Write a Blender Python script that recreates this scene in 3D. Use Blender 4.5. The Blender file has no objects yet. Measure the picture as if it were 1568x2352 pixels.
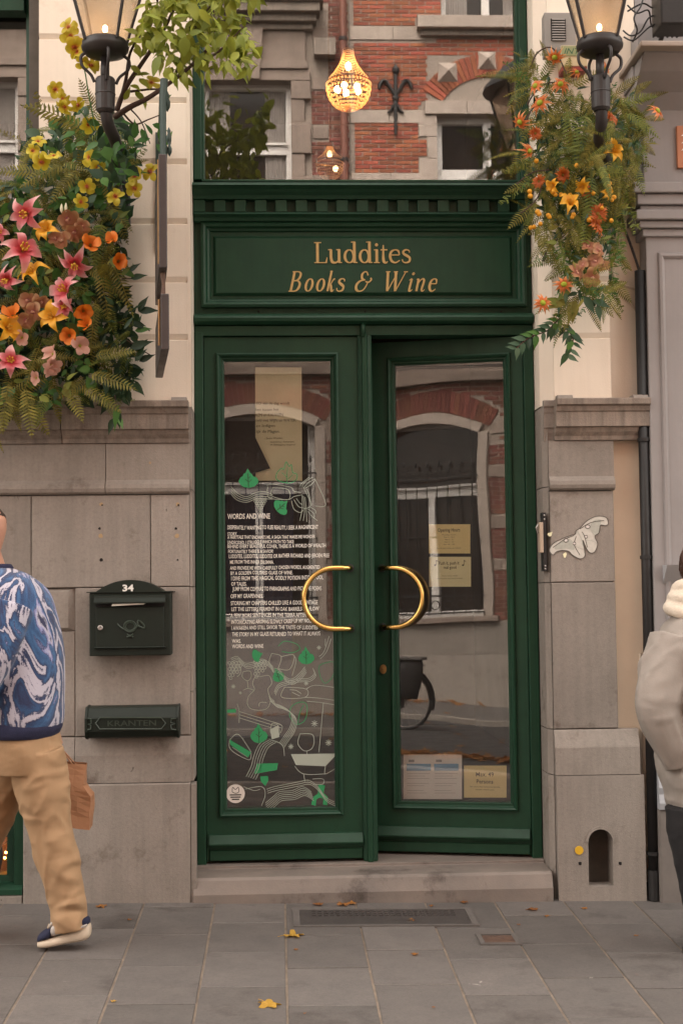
import bpy, math, random
from math import sin, cos, pi, radians, atan, atan2, sqrt
from mathutils import Matrix, Vector, Quaternion, noise
import numpy as np
random.seed(7); np.random.seed(7)
S = bpy.context.scene
COL = S.collection
# ------------------------------------------------------------------ camera
FPX = 3267.0                      # 50 mm lens, in units of a 1568 x 2352 picture
ROLL = radians(.66)
_u = -144*cos(ROLL) - 184*sin(ROLL); _v = 144*sin(ROLL) - 184*cos(ROLL)
YAW = atan(-_u/FPX); PIT = atan(-_v/FPX*cos(YAW))
FW = Vector((sin(YAW)*cos(PIT), cos(YAW)*cos(PIT), sin(PIT)))
_r0 = Vector((cos(YAW), -sin(YAW), 0)); _u0 = Vector((-sin(YAW)*sin(PIT), -cos(YAW)*sin(PIT), cos(PIT)))
RT = _r0*cos(ROLL) - _u0*sin(ROLL); UP = _u0*cos(ROLL) + _r0*sin(ROLL)
CAM = Vector((0, -6.59, 1.417))
cd = bpy.data.cameras.new('camera'); co = bpy.data.objects.new('camera', cd); COL.objects.link(co)
cd.sensor_fit = 'VERTICAL'; cd.sensor_height = 36; cd.sensor_width = 24; cd.lens = 50
cd.clip_start = .05; cd.clip_end = 500
cd.dof.use_dof = True; cd.dof.focus_distance = 6.8; cd.dof.aperture_fstop = 7.5
m3 = Matrix((RT, UP, -FW)).transposed()
co.matrix_world = Matrix.Translation(CAM) @ m3.to_4x4()
S.camera = co
# ------------------------------------------------------------------ light
SUN_EL, SUN_AZ = radians(58), radians(-18)       # veiled sun behind the shop: its front lies in soft shade
w = bpy.data.worlds.new('World'); S.world = w; w.use_nodes = True
nt = w.node_tree; nt.nodes.clear()
sky = nt.nodes.new('ShaderNodeTexSky'); sky.sky_type = 'NISHITA'; sky.sun_disc = False
sky.sun_elevation = SUN_EL; sky.sun_rotation = SUN_AZ; sky.dust_density = 4; sky.air_density = 1.4
hs = nt.nodes.new('ShaderNodeHueSaturation'); hs.inputs['Saturation'].default_value = .12
mx = nt.nodes.new('ShaderNodeMix'); mx.data_type = 'RGBA'; mx.blend_type = 'MULTIPLY'; mx.inputs[0].default_value = 1
mx.inputs[7].default_value = (1.0, .905, .81, 1)
bg = nt.nodes.new('ShaderNodeBackground'); bg.inputs[1].default_value = .15
wo = nt.nodes.new('ShaderNodeOutputWorld')
nt.links.new(sky.outputs[0], hs.inputs['Color']); nt.links.new(hs.outputs[0], mx.inputs[6])
nt.links.new(mx.outputs[2], bg.inputs[0]); nt.links.new(bg.outputs[0], wo.inputs[0])
sl = bpy.data.lights.new('sun', 'SUN'); sl.energy = .7; sl.angle = radians(25); sl.color = (1, .92, .82)
so = bpy.data.objects.new('sun', sl); COL.objects.link(so)
_d = Vector((sin(SUN_AZ)*cos(SUN_EL), cos(SUN_AZ)*cos(SUN_EL), sin(SUN_EL)))
so.rotation_euler = _d.to_track_quat('Z', 'Y').to_euler(); so.location = (0, -5, 14)
vs = S.view_settings; vs.view_transform = 'Standard'; vs.look = 'None'; vs.gamma = 1; vs.exposure = 2.98
S.cycles.max_bounces = 10; S.cycles.transparent_max_bounces = 24
S.cycles.sample_clamp_indirect = 6; S.cycles.caustics_reflective = False; S.cycles.caustics_refractive = False

def W(x, y, Y):
    """point on the plane at depth Y that the survey photograph shows at (x, y)"""
    d = FW + RT*((x-784)/FPX) + UP*((1176-y)/FPX)
    return CAM + d*((Y-CAM.y)/d.y)
def WX(x, y, Y): return W(x, y, Y).x
def WZ(x, y, Y): return W(x, y, Y).z
def PX(Y): return (Y-CAM.y)/FPX        # metres per picture unit at depth Y

# ------------------------------------------------------------------ helpers
WM = {}
I4 = Matrix.Identity(4)
class MB:
    def __init__(s): s.v = []; s.f = []
    def add(s, vs, fs):
        n = len(s.v); s.v += [tuple(p) for p in vs]; s.f += [tuple(i+n for i in f) for f in fs]; return s
    def box(s, x0, x1, y0, y1, z0, z1):
        return s.add([(x0,y0,z0),(x1,y0,z0),(x1,y1,z0),(x0,y1,z0),(x0,y0,z1),(x1,y0,z1),(x1,y1,z1),(x0,y1,z1)],
                     [(3,2,1,0),(4,5,6,7),(0,1,5,4),(1,2,6,5),(2,3,7,6),(3,0,4,7)])
    def cbox(s, x0, x1, y0, y1, z0, z1, c=.004, cx=None):
        """box whose front face (y0) has a chamfer c"""
        a = cx if cx is not None else c
        v = [(x0+a,y0,z0+c),(x1-a,y0,z0+c),(x1-a,y0,z1-c),(x0+a,y0,z1-c)]
        v += [(x0,y0+c,z0),(x1,y0+c,z0),(x1,y0+c,z1),(x0,y0+c,z1)]
        v += [(x0,y1,z0),(x1,y1,z0),(x1,y1,z1),(x0,y1,z1)]
        f = [(0,1,2,3)]
        for k in range(4):
            j = (k+1) % 4
            f += [(4+k,4+j,j,k), (8+k,8+j,4+j,4+k)]
        f.append((11,10,9,8)); return s.add(v, f)
    def prism(s, prof, x0, x1, tilt=0):
        """closed profile of (y, z) points swept along x"""
        n = len(prof)
        v = [(x0,y,z) for y, z in prof] + [(x1,y,z) for y, z in prof]
        f = [(k,(k+1)%n,n+(k+1)%n,n+k) for k in range(n)] + [tuple(range(n-1,-1,-1)), tuple(range(n,2*n))]
        return s.add(v, f)
    def poly(s, pts, y0, y1):
        """closed outline of (x, z) points given thickness from y0 to y1"""
        n = len(pts)
        v = [(x,y0,z) for x, z in pts] + [(x,y1,z) for x, z in pts]
        return s.add(v, [(k,(k+1)%n,n+(k+1)%n,n+k) for k in range(n)] + [tuple(range(n-1,-1,-1)), tuple(range(n,2*n))])
    def frame(s, x0, x1, z0, z1, prof):
        """mitred rectangular moulding: prof = (inset, y) list"""
        n = len(prof); v = []
        for t, y in prof: v += [(x0+t,y,z0+t),(x1-t,y,z0+t),(x1-t,y,z1-t),(x0+t,y,z1-t)]
        f = []
        for a in range(n-1):
            for k in range(4):
                j = (k+1) % 4; f.append((4*a+k,4*a+j,4*a+4+j,4*a+4+k))
        return s.add(v, f)
    def tube(s, pts, r, n=10, caps=True):
        pts = [Vector(p) for p in pts]; m = len(pts)
        rs = r if isinstance(r, (list, tuple)) else [r]*m
        t0 = (pts[1]-pts[0]).normalized()
        nv = t0.orthogonal().normalized(); v = []
        for k in range(m):
            t = (pts[min(k+1,m-1)]-pts[max(k-1,0)]).normalized()
            nv = (nv - t*nv.dot(t)).normalized(); b = t.cross(nv)
            e = rs[k] if isinstance(rs[k], (list, tuple)) else (rs[k], rs[k])
            v += [pts[k] + nv*cos(2*pi*j/n)*e[0] + b*sin(2*pi*j/n)*e[1] for j in range(n)]
        f = [(a*n+j, a*n+(j+1)%n, a*n+n+(j+1)%n, a*n+n+j) for a in range(m-1) for j in range(n)]
        if caps: f += [tuple(range(n-1,-1,-1)), tuple(range((m-1)*n, m*n))]
        return s.add(v, f)
    def lathe(s, prof, c=(0,0,0), n=24, sx=1, sy=1):
        """prof = (radius, z) list, turned round the vertical through c"""
        v = [(c[0]+r*cos(2*pi*j/n)*sx, c[1]+r*sin(2*pi*j/n)*sy, c[2]+z) for r, z in prof for j in range(n)]
        f = [(a*n+j, a*n+(j+1)%n, a*n+n+(j+1)%n, a*n+n+j) for a in range(len(prof)-1) for j in range(n)]
        return s.add(v, f)
    def ball(s, c, r, n=8, m=6, sz=1):
        return s.lathe([(max(r*sin(pi*k/m), 1e-4), -r*cos(pi*k/m)*sz) for k in range(m+1)], c, n)
    def ribbon(s, pts, w, y, th=.0006):
        """flat painted line through (x, z) points on the plane y"""
        n = len(pts); ws = w if isinstance(w, (list, tuple)) else [w]*n; L = []; R = []
        for k in range(n):
            a = pts[max(k-1,0)]; b = pts[min(k+1,n-1)]
            dx, dz = b[0]-a[0], b[1]-a[1]; l = sqrt(dx*dx+dz*dz) or 1
            nx, nz = -dz/l*ws[k]/2, dx/l*ws[k]/2
            L.append((pts[k][0]+nx, y, pts[k][1]+nz)); R.append((pts[k][0]-nx, y, pts[k][1]-nz))
        v = L + R
        f = [(k, n+k, n+k+1, k+1) for k in range(n-1)]
        if th: # give the stroke its thickness
            v += [(p[0], p[1]+th, p[2]) for p in v]; q = 2*n
            f += [(k,k+1,q+k+1,q+k) for k in range(n-1)] + [(n+k+1,n+k,q+n+k,q+n+k+1) for k in range(n-1)]
            f += [(0,q,q+n,n), (n-1,2*n-1,q+2*n-1,q+n-1)]
        return s.add(v, f)
    def mesh(s, name, c=None):
        me = bpy.data.meshes.new(name)
        vv = s.v if c is None else [(p[0]-c[0],p[1]-c[1],p[2]-c[2]) for p in s.v]
        me.from_pydata(vv, [], s.f); me.update(); return me
def cr(pts, k=6, closed=False):
    """Catmull-Rom through the points"""
    P = [tuple(p) for p in pts]; n = len(P)
    if n < 3: return P
    out = []
    for i in range(n if closed else n-1):
        a, b, c, d = (P[(i-1)%n] if (closed or i) else P[0]), P[i], P[(i+1)%n], (P[(i+2)%n] if (closed or i+2 < n) else P[-1])
        for j in range(k):
            t = j/k
            out.append(tuple(.5*((2*b[q]) + (c[q]-a[q])*t + (2*a[q]-5*b[q]+4*c[q]-d[q])*t*t + (3*b[q]-a[q]-3*c[q]+d[q])*t**3) for q in range(len(b))))
    out.append(P[0] if closed else P[-1]); return out
def put(name, me, mat=None, parent=None, mtx=I4, **kw):
    if mat is not None and not len(me.materials): me.materials.append(mat)
    o = bpy.data.objects.new(name, me); COL.objects.link(o)
    if parent is not None:
        o.parent = parent; o.matrix_parent_inverse = WM[parent].inverted()
    o.matrix_basis = mtx; WM[o] = mtx.copy()
    for k, v in kw.items(): o[k] = v
    return o
def obj(name, mb, mat, parent=None, smooth=False, bevel=0, frame=I4, **kw):
    """one mesh object; its vertices are given in the frame of its thing, its origin goes to its middle"""
    xs = list(zip(*mb.v)); c = Vector([(min(a)+max(a))/2 for a in xs])
    me = mb.mesh(name, c)
    if smooth: me.polygons.foreach_set('use_smooth', [True]*len(me.polygons))
    o = put(name, me, mat, parent, frame @ Matrix.Translation(c), **kw)
    if bevel:
        b = o.modifiers.new('bevel', 'BEVEL'); b.width = bevel; b.segments = 2; b.limit_method = 'ANGLE'; b.angle_limit = radians(40)
    return o
def root(name, label, cat, loc, group=None, rz=0):
    o = bpy.data.objects.new(name, None); COL.objects.link(o)
    o.empty_display_size = .1
    m = Matrix.Translation(Vector(loc)) @ Matrix.Rotation(rz, 4, 'Z')
    o.matrix_basis = m; WM[o] = m; o['label'] = label; o['category'] = cat
    if group: o['group'] = group
    return o
def tag(o, label, cat, group=None):
    o['label'] = label; o['category'] = cat
    if group: o['group'] = group
    return o
def text_mb(s, x, z, wid, hgt, y, bold=0, shear=0, center=False, jit=0):
    """flat lettering, lower left at (x, z), fitted to the given width and height, facing -y"""
    cu = bpy.data.curves.new('t', 'FONT'); cu.body = s; cu.size = 1; cu.offset = bold; cu.shear = shear; cu.resolution_u = 2
    o = bpy.data.objects.new('t', cu); COL.objects.link(o)
    dg = bpy.context.evaluated_depsgraph_get()
    me = bpy.data.meshes.new_from_object(o.evaluated_get(dg))
    v = [p.co.copy() for p in me.vertices]; f = [tuple(p.vertices) for p in me.polygons]
    bpy.data.objects.remove(o); bpy.data.curves.remove(cu); bpy.data.meshes.remove(me)
    if not v: return MB()
    x0 = min(p.x for p in v); x1 = max(p.x for p in v)
    sx = (wid/(x1-x0)) if wid else hgt/.72
    if center: x -= wid/2
    def J(px): return jit*noise.noise(Vector((px*9, z*31, 0)))
    return MB().add([(x+(p.x-x0)*sx, y, z+p.y*hgt/.72+J(x+(p.x-x0)*sx)) for p in v], f)
def join(*ms):
    r = MB()
    for m in ms: r.add(m.v, m.f)
    return r

# ------------------------------------------------------------------ materials
def new_mat(name):
    m = bpy.data.materials.new(name); m.use_nodes = True; nt = m.node_tree
    return m, nt, nt.nodes['Principled BSDF']
def N(nt, typ, **inp):
    n = nt.nodes.new(typ)
    for k, v in inp.items():
        if k.startswith('_'): setattr(n, k[1:], v)
        else: n.inputs[k.replace('__', ' ')].default_value = v
    return n
def c4(c): return (c[0], c[1], c[2], 1)
def ramp(nt, stops, src):
    r = nt.nodes.new('ShaderNodeValToRGB'); e = r.color_ramp.elements
    while len(e) < len(stops): e.new(.5)
    for k, (p, c) in enumerate(stops): e[k].position = p; e[k].color = c4(c) if not isinstance(c, float) else (c, c, c, 1)
    nt.links.new(src, r.inputs[0]); return r
def surf(name, c1, c2=None, scale=6, rough=.6, bump=0, bscale=60, metal=0, var=0, streak=0, dark=None, spec=.4, detail=6, island=0, coat=0, sheen=0, rvar=.1, speck=0, spots=None, wrinkle=0):
    """generic weathered surface: two mottled colours, an optional darker stain, per-object variation, fine relief"""
    m, nt, b = new_mat(name); L = nt.links.new
    g = nt.nodes.new('ShaderNodeNewGeometry'); vec = g.outputs['Position']
    oi = nt.nodes.new('ShaderNodeObjectInfo')
    if var:
        a = N(nt, 'ShaderNodeVectorMath', _operation='ADD'); sc = N(nt, 'ShaderNodeVectorMath', _operation='SCALE'); sc.inputs[3].default_value = 37
        L(oi.outputs['Random'], sc.inputs[0]); L(vec, a.inputs[0]); L(sc.outputs[0], a.inputs[1]); vec = a.outputs[0]
    c2 = c2 or tuple(x*.8 for x in c1)
    n1 = N(nt, 'ShaderNodeTexNoise', Scale=scale, Detail=detail, Roughness=.62); L(vec, n1.inputs['Vector'])
    r1 = ramp(nt, [(.32, c1), (.68, c2)], n1.outputs[0]); col = r1.outputs[0]
    if streak:
        mp = N(nt, 'ShaderNodeMapping'); mp.inputs['Scale'].default_value = (22, 22, 1.1); L(vec, mp.inputs[0])
        n2 = N(nt, 'ShaderNodeTexNoise', Scale=1.6, Detail=5, Roughness=.6); L(mp.outputs[0], n2.inputs['Vector'])
        r2 = ramp(nt, [(.42, 1.0), (.75, 1.0-streak)], n2.outputs[0])
        mm = N(nt, 'ShaderNodeMix', _data_type='RGBA', _blend_type='MULTIPLY'); mm.inputs[0].default_value = 1
        L(col, mm.inputs[6]); L(r2.outputs[0], mm.inputs[7]); col = mm.outputs[2]
    if dark:
        n3 = N(nt, 'ShaderNodeTexNoise', Scale=dark[1], Detail=8, Roughness=.7); L(vec, n3.inputs['Vector'])
        r3 = ramp(nt, [(dark[2], (1., 1., 1.)), (min(dark[2]+.13, 1), dark[0])], n3.outputs[0])
        mm = N(nt, 'ShaderNodeMix', _data_type='RGBA', _blend_type='MULTIPLY'); mm.inputs[0].default_value = 1
        L(col, mm.inputs[6]); L(r3.outputs[0], mm.inputs[7]); col = mm.outputs[2]
    if spots:
        n6 = N(nt, 'ShaderNodeTexNoise', Scale=spots[1], Detail=3, Roughness=.55, Distortion=.6); L(vec, n6.inputs['Vector'])
        r6 = ramp(nt, [(spots[2], 0.0), (spots[2]+.035, 1.0)], n6.outputs[0])
        mm = N(nt, 'ShaderNodeMix', _data_type='RGBA'); L(r6.outputs[0], mm.inputs[0]); L(col, mm.inputs[6]); mm.inputs[7].default_value = c4(spots[0]); col = mm.outputs[2]
    if speck:
        n5 = N(nt, 'ShaderNodeTexNoise', Scale=75, Detail=4, Roughness=.75); L(vec, n5.inputs['Vector'])
        r5 = ramp(nt, [(.34, 1.0-speck), (.5, 1.0), (.66, 1.0+speck*.6)], n5.outputs[0])
        mm = N(nt, 'ShaderNodeMix', _data_type='RGBA', _blend_type='MULTIPLY'); mm.inputs[0].default_value = 1
        L(col, mm.inputs[6]); L(r5.outputs[0], mm.inputs[7]); col = mm.outputs[2]
    if var or island:
        src = oi.outputs['Random']
        if island:
            ad = N(nt, 'ShaderNodeMath', _operation='ADD'); fr = N(nt, 'ShaderNodeMath', _operation='FRACT')
            L(src, ad.inputs[0]); L(g.outputs['Random Per Island'], ad.inputs[1]); L(ad.outputs[0], fr.inputs[0]); src = fr.outputs[0]
        mr = N(nt, 'ShaderNodeMapRange'); q = var or island
        mr.inputs['To Min'].default_value = 1-q; mr.inputs['To Max'].default_value = 1+q; L(src, mr.inputs['Value'])
        hv = N(nt, 'ShaderNodeHueSaturation'); L(col, hv.inputs['Color']); L(mr.outputs[0], hv.inputs['Value'])
        if island:
            m2 = N(nt, 'ShaderNodeMapRange'); m2.inputs['To Min'].default_value = .488; m2.inputs['To Max'].default_value = .512
            f2 = N(nt, 'ShaderNodeMath', _operation='MULTIPLY'); f2.inputs[1].default_value = 7.3
            f3 = N(nt, 'ShaderNodeMath', _operation='FRACT'); L(src, f2.inputs[0]); L(f2.outputs[0], f3.inputs[0]); L(f3.outputs[0], m2.inputs['Value']); L(m2.outputs[0], hv.inputs['Hue'])
        col = hv.outputs[0]
    L(col, b.inputs['Base Color'])
    b.inputs['Metallic'].default_value = metal; b.inputs['Specular IOR Level'].default_value = spec
    b.inputs['Coat Weight'].default_value = coat; b.inputs['Coat Roughness'].default_value = .25
    b.inputs['Sheen Weight'].default_value = sheen
    rr = N(nt, 'ShaderNodeMapRange'); rr.inputs['To Min'].default_value = max(rough-rvar, .02); rr.inputs['To Max'].default_value = min(rough+rvar, 1)
    L(n1.outputs[0], rr.inputs['Value']); L(rr.outputs[0], b.inputs['Roughness'])
    if bump:
        n4 = N(nt, 'ShaderNodeTexNoise', Scale=bscale, Detail=6, Roughness=.6); L(vec, n4.inputs['Vector'])
        bp = N(nt, 'ShaderNodeBump', Strength=1.0, Distance=bump); L(n4.outputs[0], bp.inputs['Height']); L(bp.outputs[0], b.inputs['Normal'])
        if wrinkle:                              # crisp cloth creases
            mp = N(nt, 'ShaderNodeMapping'); mp.inputs['Rotation'].default_value = (0, .5, 0); mp.inputs['Scale'].default_value = (.55, .55, 1.25); L(vec, mp.inputs[0])
            n7 = N(nt, 'ShaderNodeTexNoise', _noise_type='RIDGED_MULTIFRACTAL', Scale=wrinkle[1], Detail=3, Roughness=.42, Distortion=.5); L(mp.outputs[0], n7.inputs['Vector'])
            b2 = N(nt, 'ShaderNodeBump', Strength=1.0, Distance=wrinkle[0]); L(n7.outputs[0], b2.inputs['Height']); L(bp.outputs[0], b2.inputs['Normal']); L(b2.outputs[0], b.inputs['Normal'])
    return m
def leafmat(name, c1, c2, rough=.5):
    m, nt, b = new_mat(name); L = nt.links.new
    g = nt.nodes.new('ShaderNodeNewGeometry'); oi = nt.nodes.new('ShaderNodeObjectInfo')
    ad = N(nt, 'ShaderNodeMath', _operation='ADD'); fr = N(nt, 'ShaderNodeMath', _operation='FRACT')
    L(oi.outputs['Random'], ad.inputs[0]); L(g.outputs['Random Per Island'], ad.inputs[1]); L(ad.outputs[0], fr.inputs[0])
    r = ramp(nt, [(.0, c1), (1., c2)], fr.outputs[0]); L(r.outputs[0], b.inputs['Base Color'])
    b.inputs['Roughness'].default_value = rough; b.inputs['Specular IOR Level'].default_value = .35
    tr = nt.nodes.new('ShaderNodeBsdfTranslucent'); L(r.outputs[0], tr.inputs[0])
    ms = nt.nodes.new('ShaderNodeMixShader'); ms.inputs[0].default_value = .3
    L(b.outputs[0], ms.inputs[1]); L(tr.outputs[0], ms.inputs[2]); L(ms.outputs[0], nt.nodes['Material Output'].inputs[0]); return m
def petal(name, stops, rad, rough=.55):
    """petal colour runs from the flower's throat to the petal tips"""
    m, nt, b = new_mat(name); L = nt.links.new
    tc = nt.nodes.new('ShaderNodeTexCoord'); ln = N(nt, 'ShaderNodeVectorMath', _operation='LENGTH'); L(tc.outputs['Object'], ln.inputs[0])
    nz = N(nt, 'ShaderNodeTexNoise', Scale=60.0, Detail=3); L(tc.outputs['Object'], nz.inputs['Vector'])
    mu = N(nt, 'ShaderNodeMath', _operation='MULTIPLY_ADD'); mu.inputs[1].default_value = .25; mu.inputs[2].default_value = -.12; L(nz.outputs[0], mu.inputs[0])
    dv = N(nt, 'ShaderNodeMath', _operation='DIVIDE'); dv.inputs[1].default_value = rad; L(ln.outputs['Value'], dv.inputs[0])
    ad = N(nt, 'ShaderNodeMath', _operation='ADD'); L(dv.outputs[0], ad.inputs[0]); L(mu.outputs[0], ad.inputs[1])
    r = ramp(nt, stops, ad.outputs[0]); L(r.outputs[0], b.inputs['Base Color']); b.inputs['Roughness'].default_value = rough
    tr = nt.nodes.new('ShaderNodeBsdfTranslucent'); L(r.outputs[0], tr.inputs[0])
    ms = nt.nodes.new('ShaderNodeMixShader'); ms.inputs[0].default_value = .3
    L(b.outputs[0], ms.inputs[1]); L(tr.outputs[0], ms.inputs[2]); L(ms.outputs[0], nt.nodes['Material Output'].inputs[0]); return m
def flat(name, c, rough=.6, metal=0, spec=.4):
    m, nt, b = new_mat(name); b.inputs['Base Color'].default_value = c4(c); b.inputs['Roughness'].default_value = rough
    b.inputs['Metallic'].default_value = metal; b.inputs['Specular IOR Level'].default_value = spec; return m
def glow(name, c, k):
    m, nt, b = new_mat(name); b.inputs['Base Color'].default_value = c4(c)
    b.inputs['Emission Color'].default_value = c4(c); b.inputs['Emission Strength'].default_value = k; return m
def glass(name, refl, tint=(1, 1, 1), wav=.0, rough=0.0, haze=.022):
    """coated window pane: mirrors the street and lets the room show through"""
    m, nt, b = new_mat(name); L = nt.links.new; nt.nodes.remove(b)
    gl = nt.nodes.new('ShaderNodeBsdfGlossy'); gl.inputs['Roughness'].default_value = rough
    tr = nt.nodes.new('ShaderNodeBsdfTransparent'); tr.inputs[0].default_value = c4(tint)
    ms = nt.nodes.new('ShaderNodeMixShader')
    fr = N(nt, 'ShaderNodeLayerWeight', Blend=.25)
    mr = N(nt, 'ShaderNodeMapRange'); mr.inputs['To Min'].default_value = refl; mr.inputs['To Max'].default_value = 1
    L(fr.outputs['Fresnel'], mr.inputs['Value']); L(mr.outputs[0], ms.inputs[0])
    # pale haze put into the pane's colour to soften what it mirrors
    df = nt.nodes.new('ShaderNodeBsdfDiffuse'); df.inputs[0].default_value = (.42,.37,.32,1); m0 = nt.nodes.new('ShaderNodeMixShader'); m0.inputs[0].default_value = haze
    L(tr.outputs[0], m0.inputs[1]); L(df.outputs[0], m0.inputs[2])
    L(m0.outputs[0], ms.inputs[1]); L(gl.outputs[0], ms.inputs[2]); L(ms.outputs[0], nt.nodes['Material Output'].inputs[0])
    if wav:
        g = nt.nodes.new('ShaderNodeNewGeometry'); n = N(nt, 'ShaderNodeTexNoise', Scale=1.6, Detail=1); L(g.outputs['Position'], n.inputs['Vector'])
        bp = N(nt, 'ShaderNodeBump', Strength=1.0, Distance=wav); L(n.outputs[0], bp.inputs['Height']); L(bp.outputs[0], gl.inputs['Normal'])
    return m
M = {}
M['green'] = surf('green_paint', (.0094,.046,.023), (.0076,.038,.019), 7, .5, .0006, 45, spec=.3, streak=.14, dark=((.8,.82,.8), 6, .6), rvar=.18)
M['cream'] = surf('cream_plaster', (.78,.685,.575), (.73,.63,.52), 3, .8, .0008, 130, streak=.05, dark=((.86,.83,.8), 2.3, .62))
M['stone'] = surf('blue_limestone', (.268,.232,.202), (.228,.197,.171), 4, .78, .0016, 170, var=.11, streak=.14, dark=((.56,.51,.48), 5, .575), speck=.10, spots=((.085,.07,.06), 34, .735))
M['stone_dirty'] = surf('weathered_limestone', (.275,.222,.182), (.19,.158,.134), 4, .82, .0018, 140, var=.05, streak=.42, dark=((.55,.5,.48), 6, .57), speck=.1)
M['mortar'] = surf('mortar', (.10,.085,.07), (.075,.065,.055), 12, .9, .001, 200)
M['slab'] = surf('paving_stone', (.112,.099,.091), (.092,.083,.077), 6, .72, .0014, 190, var=.15, dark=((.60,.58,.57), 2.6, .55), speck=.14, spots=((.26,.235,.215), 11, .745))
M['joint'] = surf('sand_joint', (.235,.185,.14), (.13,.105,.083), 14, .95, .001, 300)
M['asphalt'] = surf('asphalt', (.042,.040,.039), (.032,.030,.030), 9, .85, .003, 260)
M['brick_a'] = surf('dark_red_brick', (.165,.056,.038), (.125,.042,.030), 14, .85, .002, 150, island=.3)
M['brick_b'] = surf('orange_red_brick', (.30,.085,.042), (.23,.062,.034), 14, .85, .002, 150, island=.32)
M['brown'] = surf('brown_stone', (.26,.20,.165), (.20,.155,.128), 5, .8, .0015, 120, var=.06, streak=.2)
M['pale'] = surf('pale_stone', (.40,.33,.28), (.33,.27,.23), 5, .8, .0015, 120, var=.06, streak=.15)
M['brass'] = surf('brass', (.80,.52,.17), (.72,.45,.14), 8, .22, 0, metal=1, rvar=.06)
M['black'] = surf('black_iron', (.016,.015,.015), (.011,.010,.010), 10, .5, .0005, 90)
M['lantern'] = surf('lantern_iron', (.030,.026,.025), (.021,.018,.018), 10, .48, .0006, 60)
M['grey'] = surf('grey_paint', (.285,.265,.262), (.25,.235,.232), 4, .62, .0004, 80, streak=.05)
M['grey_dark'] = surf('grey_stone_base', (.17,.15,.135), (.13,.115,.105), 6, .8, .001, 120)
M['gold'] = surf('gold_letter_paint', (.50,.335,.125), (.45,.30,.11), 20, .48, spec=.5)
M['white_paint'] = flat('white_glass_paint', (.80,.78,.72), .7)
M['green_film'] = flat('green_glass_paint', (.028,.27,.10), .6)
M['pale_film'] = flat('thin_pale_glass_paint', (.36,.40,.34), .7)
M['paper_y'] = surf('yellow_paper', (.84,.72,.34), (.81,.69,.32), 7, .8)
M['paper_y2'] = surf('pale_yellow_paper', (.82,.80,.48), (.79,.77,.46), 7, .8)
M['paper_w'] = surf('white_paper', (.80,.81,.78), (.77,.78,.75), 7, .8)
M['poster'] = surf('cream_poster_paper', (.78,.74,.50), (.71,.67,.44), 5, .8, .004, 14)
M['ink'] = flat('black_ink', (.03,.026,.02), .8)
M['ink_blue'] = flat('blue_print', (.16,.36,.58), .8)
M['ink_grey'] = flat('grey_print', (.30,.31,.31), .8)
M['box_green'] = surf('dark_green_enamel', (.0085,.014,.009), (.007,.011,.0075), 12, .55, .0004, 90, spec=.3)
M['hole'] = flat('dark_hole', (.012,.010,.009), .95)
M['plug'] = flat('tan_wall_plug', (.36,.25,.14), .8)
M['white_frame'] = surf('white_window_paint', (.60,.57,.54), (.54,.51,.48), 6, .5)
M['dark_glass'] = surf('dark_window', (.022,.017,.014), (.014,.011,.010), 2, .1, spec=.3, rvar=.04)
M['curtain'] = surf('net_curtain', (.30,.27,.25), (.25,.22,.20), 3, .9)
M['navy'] = surf('navy_board', (.012,.014,.045), (.010,.012,.038), 5, .6)
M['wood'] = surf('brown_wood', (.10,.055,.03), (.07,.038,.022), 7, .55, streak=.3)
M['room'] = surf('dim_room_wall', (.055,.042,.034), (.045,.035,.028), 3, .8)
M['pane'] = glass('window_glass', .17, (.99,.99,.98), .0)
M['pane_door'] = glass('door_glass', .058, (.99,.99,.98), .0)
M['pane_ajar'] = glass('ajar_door_glass', .075, (.99,.99,.98), .0016)
M['lamp_glass'] = glass('lantern_glass', .08, (.96,.90,.82))
M['glow'] = glow('lamp_filament', (1, .62, .28), 5)
M['glow_big'] = glow('chandelier_bulb', (1, .62, .29), 8)
M['metal'] = surf('brushed_metal', (.42,.39,.36), (.36,.33,.31), 14, .42, metal=.8)
# ================================================================== ground
def gz(x, y): return .0095 - .016*x + .028*y
KERB = -4.62
def slope_sheet(x0, x1, y0, y1, f, nx=6, ny=4):
    v = [(x0+(x1-x0)*i/nx, y0+(y1-y0)*j/ny, f(x0+(x1-x0)*i/nx, y0+(y1-y0)*j/ny)) for j in range(ny+1) for i in range(nx+1)]
    return MB().add(v, [(j*(nx+1)+i, j*(nx+1)+i+1, (j+1)*(nx+1)+i+1, (j+1)*(nx+1)+i) for j in range(ny) for i in range(nx)])
zroad = lambda x, y: gz(x, KERB) - .105
zopp = lambda x, y: -.135 - .016*x*.6 - .008*(y+11.1)
pav = obj('pavement', slope_sheet(-14, 14, KERB, .6, lambda x, y: gz(x, y)-.0045, 10, 6), M['joint'], kind='structure')
obj('road', slope_sheet(-60, 60, -9.42, KERB, zroad, 10, 4), M['asphalt'], kind='structure')
opav = obj('far_pavement', slope_sheet(-60, 60, -11.2, -9.30, zopp, 10, 3), M['slab'], kind='structure')
kb = MB()
for k in range(10):
    x0 = -10+k*2.0
    kb.add([(x0+dx, y, gz(x0+dx, KERB)+dz) for dx in (.003, 1.997) for y, dz in ((KERB+.15, .0), (KERB+.012, .0), (KERB, -.012), (KERB, -.3), (KERB+.15, -.3))],
           [(0,1,6,5),(1,2,7,6),(2,3,8,7),(3,4,9,8),(4,0,5,9),(4,3,2,1,0),(5,6,7,8,9)])
obj('kerb', kb, M['stone'], kind='structure')
kb = MB()
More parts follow.
